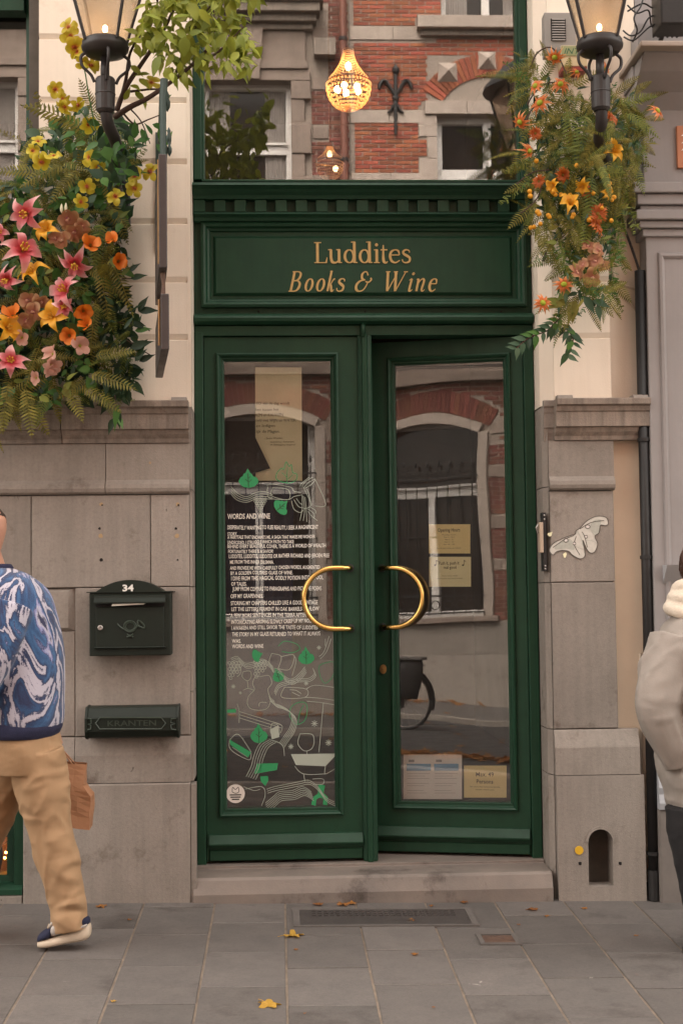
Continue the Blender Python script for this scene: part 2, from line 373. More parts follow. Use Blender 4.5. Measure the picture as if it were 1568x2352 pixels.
for k in range(10):
    x0 = -10+k*2.0
    kb.add([(x0+dx, y, zopp(x0+dx, -9.3)+dz) for dx in (.003, 1.997) for y, dz in ((-9.42, .004), (-9.29, .004), (-9.29, -.3), (-9.42, -.3))],
           [(0,1,5,4),(1,2,6,5),(2,3,7,6),(3,0,4,7),(3,2,1,0),(4,5,6,7)])
obj('far_kerb', kb, M['stone'], kind='structure')
SW, SL = .318, .455
def slab_mesh(wd, ln, c=.0025, g=.0042):
    a, b = wd/2-g, ln/2-g
    P = [(-a+c,-b+c,0),(a-c,-b+c,0),(a-c,b-c,0),(-a+c,b-c,0),(-a,-b,-c),(a,-b,-c),(a,b,-c),(-a,b,-c),(-a,-b,-.05),(a,-b,-.05),(a,b,-.05),(-a,b,-.05)]
    P = [(x, y, z - .016*x + .028*y) for x, y, z in P]
    f = [(0,1,2,3)]
    for k in range(4):
        j = (k+1) % 4; f += [(4+k,4+j,j,k), (8+k,8+j,4+j,4+k)]
    me = bpy.data.meshes.new('paving_slab'); me.from_pydata(P, [], f); me.materials.append(M['slab']); return me
slm = slab_mesh(SW, SL)
offs = [.12, .34, .02, .27, .41, .18, .05, .31, .22, .44, .09, .36]
SLABS = []
for i in range(-10, 12):
    xc = .017 + SW*(i+.5)
    y = -.02 - offs[i % 12] + SL/2 + (SL if offs[i % 12] > .3 else 0)
    while y > .3: y -= SL
    while y > KERB+.15+SL*.45:
        dz = random.uniform(-.0018, .0018)
        put('paving_slab', slm, None, pav, Matrix.Translation((xc, y, gz(xc, y)+dz)) @ Matrix.Rotation(random.uniform(-.004,.004), 4, 'Z'))
        y -= SL
# drain cover in front of the step, and the little square gully
def on_ground(x, y, Y0=-.3):
    """ground point under a picture position"""
    d = FW + RT*((x-784)/FPX) + UP*((1176-y)/FPX)
    a, b = .0095, None
    # CAM + t d : z = .0095 -.016 x + .028 y
    t = (.0095 - .016*CAM.x + .028*CAM.y - CAM.z) / (d.z + .016*d.x - .028*d.y)
    return CAM + d*t
M['cover'] = surf('wet_cast_cover', (.055,.048,.045), (.038,.034,.033), 10, .5, .001, 120)
M['cover_rim'] = surf('worn_concrete', (.105,.092,.084), (.085,.076,.07), 9, .8, .002, 90)
p0 = on_ground(690, 2128); p1 = on_ground(1066, 2092)
dc = root('drain_cover', 'long dark cast cover with a studded top set in the pavement before the doorstep', 'drain cover', ((p0.x+p1.x)/2, (p0.y+p1.y)/2, gz((p0.x+p1.x)/2, (p0.y+p1.y)/2)))
def gplate(x0, x1, y0, y1, dz0, dz1):
    m = MB().box(x0, x1, y0, y1, 0, 1); m.v = [(x, y, gz(x, y) + (dz1 if z else dz0)) for x, y, z in m.v]; return m
obj('plate', gplate(p0.x, p1.x, p0.y, p1.y, -.03, .006), M['cover'], dc)
obj('rim', join(gplate(p0.x-.03, p1.x+.03, p1.y+.001, p1.y+.02, -.03, .008), gplate(p0.x-.03, p0.x-.001, p0.y, p1.y, -.03, .008), gplate(p1.x+.001, p1.x+.03, p0.y, p1.y, -.03, .008), gplate(p0.x-.03, p1.x+.03, p0.y-.02, p0.y-.001, -.03, .0075)), M['cover_rim'], dc)
st = MB()
for i in range(24):
    for j in range(3):
        x = p0.x+.06+i*(p1.x-p0.x-.12)/23; y = p1.y-.025-j*.035
        g = gplate(x-.008, x+.008, y-.009, y+.009, .004, .010); st.add(g.v, g.f)
obj('stud', st, M['cover'], dc, kind='stuff')
p0 = on_ground(1104, 2172); p1 = on_ground(1182, 2146)
gu = root('floor_gully', 'small square rusty gully grate let into the paving', 'drain', ((p0.x+p1.x)/2, (p0.y+p1.y)/2, gz((p0.x+p1.x)/2, (p0.y+p1.y)/2)))
M['rust'] = surf('rusty_iron', (.13,.075,.05), (.08,.05,.04), 30, .8, .001, 150)
obj('frame', join(gplate(p0.x, p1.x, p0.y, p0.y+.02, -.03, .007), gplate(p0.x, p1.x, p1.y-.02, p1.y, -.03, .007), gplate(p0.x, p0.x+.02, p0.y+.021, p1.y-.021, -.03, .0068), gplate(p1.x-.02, p1.x, p0.y+.021, p1.y-.021, -.03, .0068)), M['cover_rim'], gu)
obj('well', gplate(p0.x+.02, p1.x-.02, p0.y+.02, p1.y-.02, -.03, .0035), M['hole'], gu)
k = 0
while p0.y+.028+k*.022 < p1.y-.03:
    y = p0.y+.028+k*.022; obj('bar', gplate(p0.x+.021, p1.x-.021, y, y+.013, -.02, .0062), M['rust'], gu); k += 1

# ================================================================== far side of the street
FY = -11.1                       # face of the houses opposite, looking towards +y
def grid_wall(x0, x1, z0, z1, ya, yb, holes):
    xs = sorted({x0, x1} | {h[k] for h in holes for k in (0, 1) if x0 < h[k] < x1}); zs = sorted({z0, z1} | {h[k] for h in holes for k in (2, 3) if z0 < h[k] < z1})
    m = MB()
    for a, b in zip(xs, xs[1:]):
        c0 = None
        for c, d in zip(zs, zs[1:]):
            inside = any(h[0] <= (a+b)/2 <= h[1] and h[2] <= (c+d)/2 <= h[3] for h in holes)
            if not inside: m.box(a, b, ya, yb, c, d)
    return m
CH, BL = .056, .212
def brick_field(x0, x1, z0, z1, skip, y=FY):
    out = []; z = z0; r = 0
    while z+CH-.008 <= z1:
        x = x0 - (0 if r % 2 else BL/2)
        while x < x1:
            seg = [(max(x, x0), min(x+BL-.016, x1))]
            for h in skip:                       # cut the brick where stone or an opening takes its place
                if z < h[3]-.012 and z+CH-.012 > h[2]+.012:
                    seg = [s for a, b in seg for s in ((a, min(b, h[0]-.006)), (max(a, h[1]+.006), b)) if s[1]-s[0] > .025]
            out += [(a, b, z, z+CH-.012) for a, b in seg if b-a > .025]
            x += BL
        z += CH; r += 1
    return out
def bricks_to(parent, mat, lst, near):
    """the bricks seen largest become objects, the others one joined part"""
    lst = sorted(lst, key=lambda b: (b[0]+b[1]-2*near[0])**2/4 + ((b[2]+b[3])/2-near[1])**2)
    shared = {}
    for a, b, c, d in lst[:150]:
        key = (round(b-a, 3), round(d-c, 3))
        if key not in shared:
            me = MB().cbox(-(b-a)/2, (b-a)/2, -.006, .004, -(d-c)/2, (d-c)/2, .0015).mesh('brick'); me.materials.append(mat); shared[key] = me
        put('brick', shared[key], None, parent, Matrix.Translation(((a+b)/2, FY+random.uniform(-.002, .003), (c+d)/2)) @ Matrix.Rotation(pi, 4, 'Z'))
    m = MB()
    for a, b, c, d in lst[150:]:
        p = FY + .006 + random.uniform(-.002, .002)
        e = .0015
        m.add([(a,FY-.002,c),(b,FY-.002,c),(b,FY-.002,d),(a,FY-.002,d),(a+e,p,c+e),(b-e,p,c+e),(b-e,p,d-e),(a+e,p,d-e)],
              [(7,6,5,4),(0,4,5,1),(1,5,6,2),(2,6,7,3),(3,7,4,0)])
    obj('brickwork', m, mat, parent, kind='stuff')
M['mortar_b'] = surf('grey_lime_mortar', (.30,.245,.205), (.23,.19,.16), 20, .9, .001, 200)
XA0, XS, XB1 = -9.2, .985, 8.6
RINGS = []
hA = root('brick_house', 'dark red brick house with white sash windows and stone hoods across the street', 'house', (-4, FY, -.13))
hB = root('brick_house', 'orange brick house with pale stone bands and an iron wall anchor across the street', 'house', (4.5, FY, -.13))
baysA = [-7.35, -3.85, -.35]
holesA = []; stonesA = []
for c in baysA:
    cg = c+.11 if c > -1 else c
    holesA.append((cg-.72, cg+.72, 1.06, 3.75)); holesA.append((c-.57, c+.57, 5.65, 8.05)); holesA.append((c-.55, c+.55, 9.9, 12.0))
holesB = [(2.12, 3.46, 5.6, 7.62), (2.2, 3.4, 8.93, 10.8), (4.9, 6.2, 5.6, 7.62), (4.9, 6.2, 8.93, 10.8), (2.0, 3.0, -.2, 3.0), (4.6, 6.4, 1.0, 3.2)]
obj('wall', grid_wall(XA0, XS-.003, -.5, 13.0, FY-.35, FY-.001, holesA), M['mortar_b'], hA)
obj('wall', grid_wall(XS+.003, XB1, -.5, 12.4, FY-.35, FY-.001, holesB), M['mortar_b'], hB)
def yb(y0, y1): return FY+y0, FY+y1
def stone(parent, x0, x1, z0, z1, pr=.02, mat=None, name='stone', c=.006):
    m = MB().cbox(-x1, -x0, -pr, .02, z0, z1, c); m.v = [(-x, FY-y, z) for x, y, z in m.v]
    return obj(name, m, mat or (M['brown'] if parent is hA else M['pale']), parent)
# --- house A stonework
skipA = list(holesA)
stone(hA, XA0, XS-.004, -.3, .55, .05, M['stone'], 'plinth'); stone(hA, XA0, XS-.004, .552, .98, .035, M['stone'], 'plinth')
skipA.append((XA0, XS, -.4, 1.0))
for z0, z1 in ((1.67,1.82),(2.27,2.43),(2.9,3.05),(3.49,3.65)):
    for a, b in ((XA0, -8.24), (-6.46, -4.74), (-2.96, -1.13), (.64, XS-.004)): stone(hA, a, b, z0, z1, .014)
    skipA.append((XA0, XS, z0-.004, z1+.004))
stone(hA, XA0, XS-.004, 4.20, 4.33, .10, name='cornice'); stone(hA, XA0, XS-.004, 4.332, 4.58, .06, name='cornice'); stone(hA, XA0, XS-.004, 4.582, 4.66, .14, name='cornice')
skipA.append((XA0, XS, 4.19, 4.68))
def arch_band(cx, hw, z_s, z_c, thk, n=18, x_in=None):
    """segmental arch ring, from the springing z_s to the crown z_c"""
    h = z_c - z_s; R = (hw*hw + h*h)/(2*h); zc = z_c - R; a0 = math.asin(hw/R)
    return [(cx+R*sin(-a0+2*a0*k/n), zc+R*cos(-a0+2*a0*k/n), cx+(R+thk)*sin(-a0+2*a0*k/n), zc+(R+thk)*cos(-a0+2*a0*k/n)) for k in range(n+1)]
def yprism(pts, y0, y1):
    m = MB().poly(pts, y0, y1); return m
def window_white(parent, x0, x1, z0, z1, rail=None, mull=True, dep=.14, top=None, curtain=True, w=.07):
    """painted wooden window in the reveal: frame, panes and curtain"""
    y0 = FY-dep; fr = MB().frame(x0, x1, z0, z1, [(0, y0-.05), (0, y0+.02), (w, y0+.02), (w+.015, y0-.02), (w+.015, y0-.05)])
    f = obj('window', fr, M['white_frame'], parent)
    if rail: obj('rail', MB().box(x0+w, x1-w, y0-.04, y0+.028, rail-.06, rail+.06), M['white_frame'], f); obj('rail', MB().box(x0+w, x1-w, y0-.03, y0+.06, rail+.06, rail+.09), M['white_frame'], f)
    c = (x0+x1)/2
    if mull: obj('mullion', MB().box(c-.05, c+.05, y0-.04, y0+.024, z0+w, (rail-.06) if rail else z1-w), M['white_frame'], f)
    obj('pane', MB().box(x0+w, x1-w, y0-.045, y0-.04, z0+w, z1-w), M['dark_glass'], f)
    if curtain:
        m = MB(); n = 40
        for a, b in ((x0+w+.02, x0+.30*(x1-x0)), (x1-.30*(x1-x0), x1-w-.02)):
            vs = []
            for k in range(n+1):
                x = a+(b-a)*k/n; y = y0-.022+.008*sin(k*1.9); vs += [(x, y, z0+w), (x, y, z1-w)]
            m.add(vs, [(2*k, 2*k+2, 2*k+3, 2*k+1) for k in range(n)])
        obj('curtain', m, M['curtain'], f)
    return f
for cu_ in baysA:
    c = cu_+.11 if cu_ > -1 else cu_
    ar = arch_band(c, .72, 3.53, 3.70, .13)
    m = MB()
    for (a, b, d, e), (a2, b2, d2, e2) in zip(ar, ar[1:]): m.poly([(a, b), (a2, b2), (d2, e2), (d, e)], FY+.05, FY-.15)
    obj('arch_stone', m, M['pale'], hA)
    # spandrel closes the hole above the arch
    m = MB()
    for (a, b, d, e), (a2, b2, d2, e2) in zip(ar, ar[1:]): m.poly([(d, e), (d2, e2), (d2, 4.18), (d, 4.18)], FY-.002, FY-.2)
    obj('arch_backing', m, M['mortar_b'], hA)
    # soldier bricks over the arch
    a2 = arch_band(c, .86, 3.61, 3.845, .26, 30); m = MB()
    for k in range(30):
        (p, q, r, s), (p2, q2, r2, s2) = a2[k], a2[k+1]
        f = .06; L = lambda u, v, t: u+(v-u)*t
        pts = [(L(p,p2,f), L(q,q2,f)), (L(p,p2,1-f), L(q,q2,1-f)), (L(r,r2,1-f), L(s,s2,1-f)), (L(r,r2,f), L(s,s2,f))]
        m.poly(pts, FY+.013+random.uniform(0, .003), FY-.002)
    if m.v: obj('soldier_course', m, M['brick_a'], hA, kind='stuff')
    skipA.append((c-.89, c+.89, 3.5, 3.78)); RINGS.append(a2)
    for sx in (-1, 1):
        stone(hA, c+sx*.785-.065, c+sx*.785+.065, 1.06, 3.53, .05, M['pale'], 'jamb')
    skipA.append((c-.855, c+.855, 1.0, 3.6))
    stone(hA, c-.95, c+.95, .985, 1.06, .10, name='sill')
    window_white(hA, c-.72, c+.72, 1.06, 3.72, 2.74, True, .16, curtain=False)
    # iron window grille
    g = root('window_grille', 'black wrought iron window grille with scrolled top on the brick house', 'grille', (c, FY+.06, 1.07), 'grilles on the ground floor windows')
    for k in range(9):
        x = c-.66+k*.165
        obj('bar', MB().tube([(x, FY+.07, 1.1), (x, FY+.07, 3.02+.05*cos((k-4)/4*1.4))], .008, 6), M['black'], g)
        obj('finial', MB().ball((x, FY+.07, 3.10+.05*cos((k-4)/4*1.4)), .022, 6, 5, 2.2), M['black'], g)
    for z in (1.12, 1.34, 2.10, 2.93): obj('cross_bar', MB().box(c-.74, c+.74, FY+.062, FY+.078, z-.011, z+.011), M['black'], g)
    for k in range(8):
        x = c-.578+k*.165
        for zz in (1.23, 2.99):
            obj('scroll', MB().tube([(x+.055*cos(t), FY+.07, zz+.055*sin(t)) for t in [q*pi/6 for q in range(13)]], .008, 5), M['black'], g)
    c = cu_
    # upper floor: stone surround, keystone, hood
    for sx in (-1, 1):
        z = 5.65; k = 0
        while z < 8.02:
            h = .30 if k % 2 else .42; h = min(h, 8.05-z)
            wd = .17 if k % 2 else .25
            stone(hA, min(c+sx*.57, c+sx*(.57+wd)), max(c+sx*.57, c+sx*(.57+wd)), z, z+h-.004, .06 if k % 2 else .075, name='jamb'); z += h; k += 1
    skipA.append((c-.83, c+.83, 5.6, 8.06))
    stone(hA, c-.82, c+.82, 8.052, 8.20, .07, name='lintel'); stone(hA, c-.79, c+.79, 8.202, 8.30, .10, name='lintel')
    stone(hA, c-.76, c+.76, 8.302, 8.72, .05, name='frieze')
    kk = MB().poly([(c-.16, 8.055), (c+.16, 8.055), (c+.21, 8.72), (c-.21, 8.72)], FY+.13, FY-.01); obj('keystone', kk, M['brown'], hA)
    for q, (h0, h1, pr) in enumerate(((8.722, 8.80, .10), (8.802, 8.90, .18), (8.902, 9.02, .26), (9.022, 9.08, .30))): stone(hA, c-.86-q*.045, c+.86+q*.045, h0, h1, pr, M['stone_dirty'], 'hood')
    stone(hA, c-.80, c+.80, 5.50, 5.648, .14, name='sill')
    skipA.append((c-1.06, c+1.06, 8.05, 9.1)); skipA.append((c-.82, c+.82, 5.48, 5.66))
    window_white(hA, c-.57, c+.57, 5.65, 8.05, 7.18, False, .12, w=.06)
    window_white(hA, c-.55, c+.55, 9.9, 12.0, 11.2, False, .12)
# short pale quoins on the pier by the party wall
for z0, z1 in ((7.95, 8.12), (7.30, 7.46), (6.65, 6.82), (8.62, 8.78)): stone(hA, .50, .70, z0, z1, .014); skipA.append((.49, .705, z0-.004, z1+.004))
obj('corbel', MB().box(.52, .80, FY+.01, FY+.18, 8.36, 8.58), M['stone_dirty'], hA)
def under_ring(b):
    x, z = (b[0]+b[1])/2, b[2]
    for r in RINGS:
        if r[0][2] < b[1] and r[-1][2] > b[0]:
            zz = float(np.interp(min(max(x, r[0][2]), r[-1][2]), [q[2] for q in r], [q[3] for q in r]))
            if z < zz-.012 and z > 3.3: return True
    return False
bricks_to(hA, M['brick_a'], [b for b in brick_field(XA0, XS-.01, 1.0, 10.2, skipA) if not under_ring(b)], (.6, 7.3))
# --- house B
skipB = list(holesB)
for a, b, z0, z1 in ((XS+.01, 2.12, 8.62, 8.80), (XS+.01, 2.00, 7.51, 7.68), (XS+.01, 2.02, 6.70, 6.85), (3.55, 4.8, 8.62, 8.8), (3.6, 4.8, 7.51, 7.68)):
    n = max(1, round((b-a)/.55)); 
    for k in range(n): stone(hB, a+(b-a)*k/n, a+(b-a)*(k+1)/n-.004, z0, z1, .014)
    skipB.append((a-.004, b+.004, z0-.004, z1+.004))
for w0, w1 in ((2.12, 3.46), (4.9, 6.2)):
    c = (w0+w1)/2
    for k in range(3): stone(hB, w0-.16+k*(w1-w0+.32)/3, w0-.16+(k+1)*(w1-w0+.32)/3-.004, 7.625, 7.80, .05, name='lintel')
    skipB.append((w0-.2, w1+.2, 7.6, 7.81))
    for sx, e in ((-1, w0), (1, w1)):
        for k in range(7):
            wd = .13 if k % 2 else .24; z0 = 5.6+k*.289
            stone(hB, min(e, e+sx*wd), max(e, e+sx*wd), z0, z0+.285, .016, name='quoin')
            skipB.append((min(e, e+sx*wd)-.004, max(e, e+sx*wd)+.004, z0-.004, z0+.29))
    # blind arch with brick voussoirs
    ar = arch_band(c, .60, 7.80, 8.13, .30, 26); m = MB()
    for k in range(26):
        (p, q, r, s), (p2, q2, r2, s2) = ar[k], ar[k+1]; f = .07; L = lambda u, v, t: u+(v-u)*t
        m.poly([(L(p,p2,f), L(q,q2,f)), (L(p,p2,1-f), L(q,q2,1-f)), (L(r,r2,1-f), L(s,s2,1-f)), (L(r,r2,f), L(s,s2,f))], FY+.016+random.uniform(0,.003), FY-.002)
    obj('voussoirs', m, M['brick_b'], hB, kind='stuff')
    skipB.append((c-.78, c+.78, 7.8, 8.40))
    tb = MB(); inner = [(a, b) for a, b, _, _ in ar]
    obj('tympanum', MB().poly(inner, FY-.04, FY-.06), M['brick_a'], hB)
    for dx, z, s_ in ((-.52, 8.18, .14), (0, 8.34, .13), (.52, 8.18, .14)):
        d = MB().add([(c+dx-s_, FY+.01, z-s_*(.9)), (c+dx+s_, FY+.01, z-s_*.9), (c+dx+s_*.9, FY+.01, z+s_), (c+dx-s_*.9, FY+.01, z+s_), (c+dx, FY+.13, z)], [(0,4,1),(1,4,2),(2,4,3),(3,4,0)])
        obj('pyramid_stone', d, M['pale'], hB)
    stone(hB, w0-.12, w1+.12, 5.45, 5.598, .10, name='sill')
    f = window_white(hB, w0, w1, 6.86, 7.62, None, True, .14, curtain=False); window_white(hB, w0, w1, 5.6, 6.86, None, True, .14, curtain=False)
    stone(hB, w0-.25, w1+.30, 8.74, 8.90, .16, M['pale'], 'sill'); stone(hB, w0-.2, w1+.25, 8.66, 8.738, .08, M['stone_dirty'], 'sill')
    skipB.append((w0-.26, w1+.31, 8.65, 8.93))
    window_white(hB, w0+.08, w1-.06, 8.93, 10.8, None, True, .14)
stone(hB, XS+.01, XB1, -.3, .9, .05, M['stone'], 'plinth'); skipB.append((XS, XB1, -.4, .91))
dr = obj('door', MB().box(2.02, 2.98, FY-.12, FY-.06, -.18, 2.98), M['wood'], hB); obj('panel', MB().cbox(-2.9, -2.1, 0, .03, .1, 1.2, .02), M['wood'], dr) if False else None
window_white(hB, 4.6, 6.4, 1.0, 3.2, 2.5, True, .14)
obj('roof_cornice', MB().box(XS+.004, XB1, FY-.2, FY+.35, 12.41, 12.7), M['pale'], hB)
obj('roof_cornice', MB().box(XA0, XS-.004, FY-.2, FY+.4, 13.01, 13.3), M['pale'], hA)
bricks_to(hB, M['brick_b'], brick_field(XS+.06, 6.4, .92, 10.0, skipB), (1.5, 7.6))
# iron anchor
an = root('wall_anchor', 'black iron wall anchor shaped like a lily on the orange brick house', 'wall anchor', (1.575, FY+.03, 7.35))
obj('shaft', MB().tube([(1.575, FY+.035, 7.35), (1.58, FY+.035, 7.75), (1.585, FY+.035, 8.2)], [.02, .028, .022], 8), M['black'], an)
obj('finial', MB().lathe([(.001,-.08),(.045,-.02),(.05,.02),(.001,.10)], (1.587, FY+.035, 8.2), 10), M['black'], an)
for sx in (-1, 1):
    obj('arm', MB().tube([Vector((1.58+sx*x, FY+.035, z)) for x, z in cr([(0, 7.86), (.07, 7.98), (.13, 8.07), (.19, 8.04), (.215, 7.95)], 4)], [.024]*15+[.02, .014], 6), M['black'], an)
    obj('barb', MB().tube([(1.578, FY+.035, 7.78), (1.578+sx*.07, FY+.035, 7.66), (1.578+sx*.11, FY+.035, 7.64)], [.02, .018, .01], 6), M['black'], an)
obj('collar', MB().ball((1.58, FY+.035, 7.83), .045, 8, 6), M['black'], an)
# rain pipe at the party wall
rp = root('rain_pipe', 'dull red rain pipe at the joint of the two brick houses', 'pipe', (.90, FY+.09, -.1))
obj('pipe', MB().tube([(.90, FY+.09, -.1), (.90, FY+.09, 12.6)], .045, 10), surf('pipe_paint', (.19,.07,.045), (.15,.055,.038), 5, .5), rp)
for z in (2.5, 5.5, 7.0, 8.6): obj('bracket', MB().lathe([(.047,-.02),(.056,-.02),(.056,.02),(.047,.02)], (.90, FY+.09, z), 10), M['black'], rp)
# telephone cables slung along the house
for q, (z, sg) in enumerate(((4.49, .07), (4.41, .05), (4.44, .06))):
    pts = [Vector((x, FY+.20+.008*q, z - sg*sin(pi*((x+9)%2.5)/2.5))) for x in [-9+k*.25 for k in range(40)]]
    tag(obj('cable', MB().tube(pts, .008, 5), M['black']), 'thin black cable sagging along the stone cornice of the brick house', 'cable', 'cables along the cornice')
# ================================================================== the shop building
zl = lambda y: WZ(300, y, 0)
ZC0, ZC1, ZC2, ZT0, ZT1, ZR1, ZR2, ZP1, ZP2 = [zl(y) for y in (925, 989, 1018, 1108, 1136, 1349, 1691, 1732, 1797)]
XL, XR = -.395, 1.245           # the opening between the two piers
YF = .20                        # face of the green joinery
shop = root('shop_building', 'pale cream rendered building with grey stone base around the green shopfront', 'building', (-.8, .1, 0))
obj('backing', join(MB().box(-1.15, XL-.012, .035, .5, -.4, 5.3), MB().box(-6, -1.16, .04, .5, -.4, .06), MB().box(-6, -1.16, .04, .5, .62, ZC0-.02), MB().box(-6, -3.4, .04, .5, ZC0-.02, 5.3)), M['mortar'], shop)
obj('backing', join(MB().box(XR+.012, 1.95, .065, .5, -.4, 5.3)), M['mortar'], shop)
obj('upper_wall', join(MB().box(-6, 1.95, -.05, .5, 5.31, 11.5)), M['cream'], shop)
obj('roof', MB().box(-6, 1.95, -.05, 7.2, 11.51, 11.7), M['grey_dark'], shop)
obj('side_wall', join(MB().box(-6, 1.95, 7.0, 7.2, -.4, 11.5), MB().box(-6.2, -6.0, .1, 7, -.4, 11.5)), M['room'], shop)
# --- rusticated cream piers
xw = WX(90, 150, 0)             # edge of the upper left window
def pier(x0, x1, groove_ys, strip0, strip1, yoff=0):
    """plaster courses with a splayed groove between; the plain margin is left flat"""
    obj('render', MB().box(x0, x1, .012+yoff, .036+yoff if not yoff else .2, ZC0-.03, 5.3), M['cream'], shop)
    zs = [ZC0-.02] + [WZ(300, y, 0) for y in groove_ys]
    zs += [zs[-1]+.277, zs[-1]+.554, zs[-1]+.83, 5.29]
    a, b = x0+strip0, x1-strip1
    for z0, z1 in zip(zs, zs[1:]):
        if z1-z0 < .05: continue
        # block: flat face, splay at its lower edge
        p = [(.0,z0+.028),(.0,z1-.003),(.004,z1),(.02,z1),(.02,z0+.004),(.010,z0+.005)]
        obj('plaster_block', MB().prism([(y+yoff, z) for y, z in p], a, b), M['cream'], shop)
    for s0, s1 in ((x0, a), (b, x1)):
        if s1-s0 > .004: obj('plain_margin', MB().box(s0+.0005, s1-.0005, .0015+yoff, .03+yoff, ZC0-.02, 5.29), M['cream'], shop)
GR = (781, 649, 514, 377, 236, 91)
pier(xw, XL, GR, .0, .016)
pier(XR+.055, 1.571, GR, .0, .0)
# splayed corner and side of the right pier, and the plane beyond it
m = MB(); m.add([(XR+.054,.0015,ZC0-.02),(XR,.07,ZC0-.02),(XR,.5,ZC0-.02),(XR+.055,.5,ZC0-.02),(XR+.054,.0015,5.29),(XR,.07,5.29),(XR,.5,5.29),(XR+.055,.5,5.29)], [(0,4,5,1),(1,5,6,2),(3,2,6,7),(4,7,6,5),(0,1,2,3)])
obj('splay', m, M['cream'], shop)
obj('reveal', MB().box(XL-.011, XL, .002, .5, ZC0-.02, 5.29), M['cream'], shop)
obj('return_wall', MB().box(1.572, 1.735, .055, .3, ZC0-.05, 5.3), M['cream'], shop)
obj('return_wall', MB().box(1.5725, 1.735, .048, .3, .05, ZC0-.06), surf('warm_cream_render', (.66,.53,.40), (.60,.475,.36), 3, .8, .0006, 120), shop)
# --- stone cornices
def zc(f): return ZC0 + (ZC2-ZC0)*f
CP = [(.03, zc(0)), (-.082, zc(0)), (-.085, zc(.02)), (-.085, zc(.15)), (-.068, zc(.19)), (-.062, zc(.30)), (-.055, zc(.33)), (-.055, zc(.68)), (-.038, zc(.70)), (-.03, zc(.80)), (-.014, zc(.9)), (-.010, zc(1)), (.03, zc(1))]
xj = WX(140, 960, -.05)
for a, b in ((-3.4, -2.2), (-2.196, xj-.002), (xj+.002, XL-.012)): obj('cornice', MB().prism(CP, a, b), M['stone_dirty'], shop)
obj('cornice', MB().prism(CP, XR+.052, 1.735), M['stone_dirty'], shop)
m = MB(); m.prism([(y*.35+.02 if y < 0 else y, z) for y, z in CP], XR+.004, XR+.0515); obj('cornice_return', m, M['stone'], shop)
for a, b in ((XL-.09, XL-.02), (XR+.06, XR+.13), (1.66, 1.73)):
    obj('cornice_cap', MB().prism([(-.07, ZC0+.0005), (-.05, ZC0+.018), (.02, ZC0+.018), (.02, ZC0+.0005)], a, b), M['stone'], shop)
# --- frieze with its roll moulding
FP = lambda: [(.03, ZC2-.002), (.0, ZC2-.002), (.0, ZT0+.012), (-.010, ZT0+.004), (-.022, ZT0-.010), (-.025, (ZT0+ZT1)/2), (-.020, ZT1+.012), (-.008, ZT1+.003), (.0, ZT1+.002), (.03, ZT1+.002)]
xq = WX(243, 1060, 0)
for a, b in ((-3.4, -2.3), (-2.296, xq-.0015), (xq+.0015, XL-.012)): obj('frieze_stone', MB().prism(FP(), a, b), M['stone'], shop)
obj('frieze_stone', MB().prism(FP(), XR+.022, 1.575), M['stone'], shop)
# --- blocks of the left pier
def block(x0, x1, z0, z1, y=0., c=.004, mat='stone', name='stone_block', yb=.04, cx=None):
    return obj(name, MB().cbox(x0+.0015, x1-.0015, y, yb, z0+.0015, z1-.0015, c, cx), M[mat], shop)
XQ = XL-.012
x1 = WX(72, 1250, 0); x2 = WX(346, 1250, 0); x3 = WX(173, 1500, 0); x4 = WX(56, 1900, 0)
block(-3.0, -1.9, ZR1, ZT1); block(-1.9, x1, ZR1, ZT1); block(x1, x2, ZR1, ZT1); block(x2, XQ, ZR1, ZT1)
block(x3, XQ, ZR2, ZR1)
zb = WZ(150, 1450, 0)
block(-1.9, x3, zb, ZR1, .004, .014, cx=.03); block(-1.9, x3, ZR2, zb, .012); block(-3.0, -1.9, ZR2, ZR1)
# sloping plinth course and base
PP = [(.04, ZR2-.002), (.0, ZR2-.002), (-.004, ZR2-.006), (-.028, ZP1+.006), (-.03, ZP1-.002), (-.03, ZP2+.002), (.04, ZP2+.002)]
for a, b in ((-3.0, -1.6), (-1.597, x3-.0015), (x3+.0015, XQ)): obj('plinth_stone', MB().prism(PP, a, b), M['stone'], shop)
block(x4, XQ, -.06, ZP2, -.036, .006); block(-2.9, -2.2, -.06, ZP2, -.036, .006)
obj('arris', MB().prism([(-.034, 0), (-.034, ZP2-.01), (.03, ZP2-.004), (.03, 0)], XQ+.0005, XL+.012), M['stone'], shop)
# stone reveals towards the door
for k, (z0, z1) in enumerate(((ZP2, ZR2+.2), (ZR2+.2, ZR1), (ZR1, ZT1+.02), (ZT1+.02, ZC0-.02))): obj('reveal_stone', MB().box(XQ+.0005, XL, .003, .5, z0+.002, z1-.002), M['stone'], shop)
for k, (z0, z1) in enumerate(((-.1, ZP2), (ZP2, ZR2), (ZR2, ZR1), (ZR1, ZT1+.02), (ZT1+.02, ZC0-.025))):
    m = MB(); dx = .02
    m.add([(XR+dx,.004,z0+.002),(XR,.05,z0+.002),(XR,.5,z0+.002),(XR+dx,.5,z0+.002),(XR+dx,.004,z1-.002),(XR,.05,z1-.002),(XR,.5,z1-.002),(XR+dx,.5,z1-.002)], [(0,4,5,1),(1,5,6,2),(3,2,6,7),(4,7,6,5),(0,1,2,3)])
    obj('reveal_stone', m, M['stone'], shop)
# --- right pier
XA = XR+.022
block(XA, 1.571, ZR1, ZT1, yb=.055); block(XA, 1.571, ZR2, ZR1, yb=.055)
obj('plinth_stone', MB().prism(PP, XA, 1.66), M['stone'], shop)
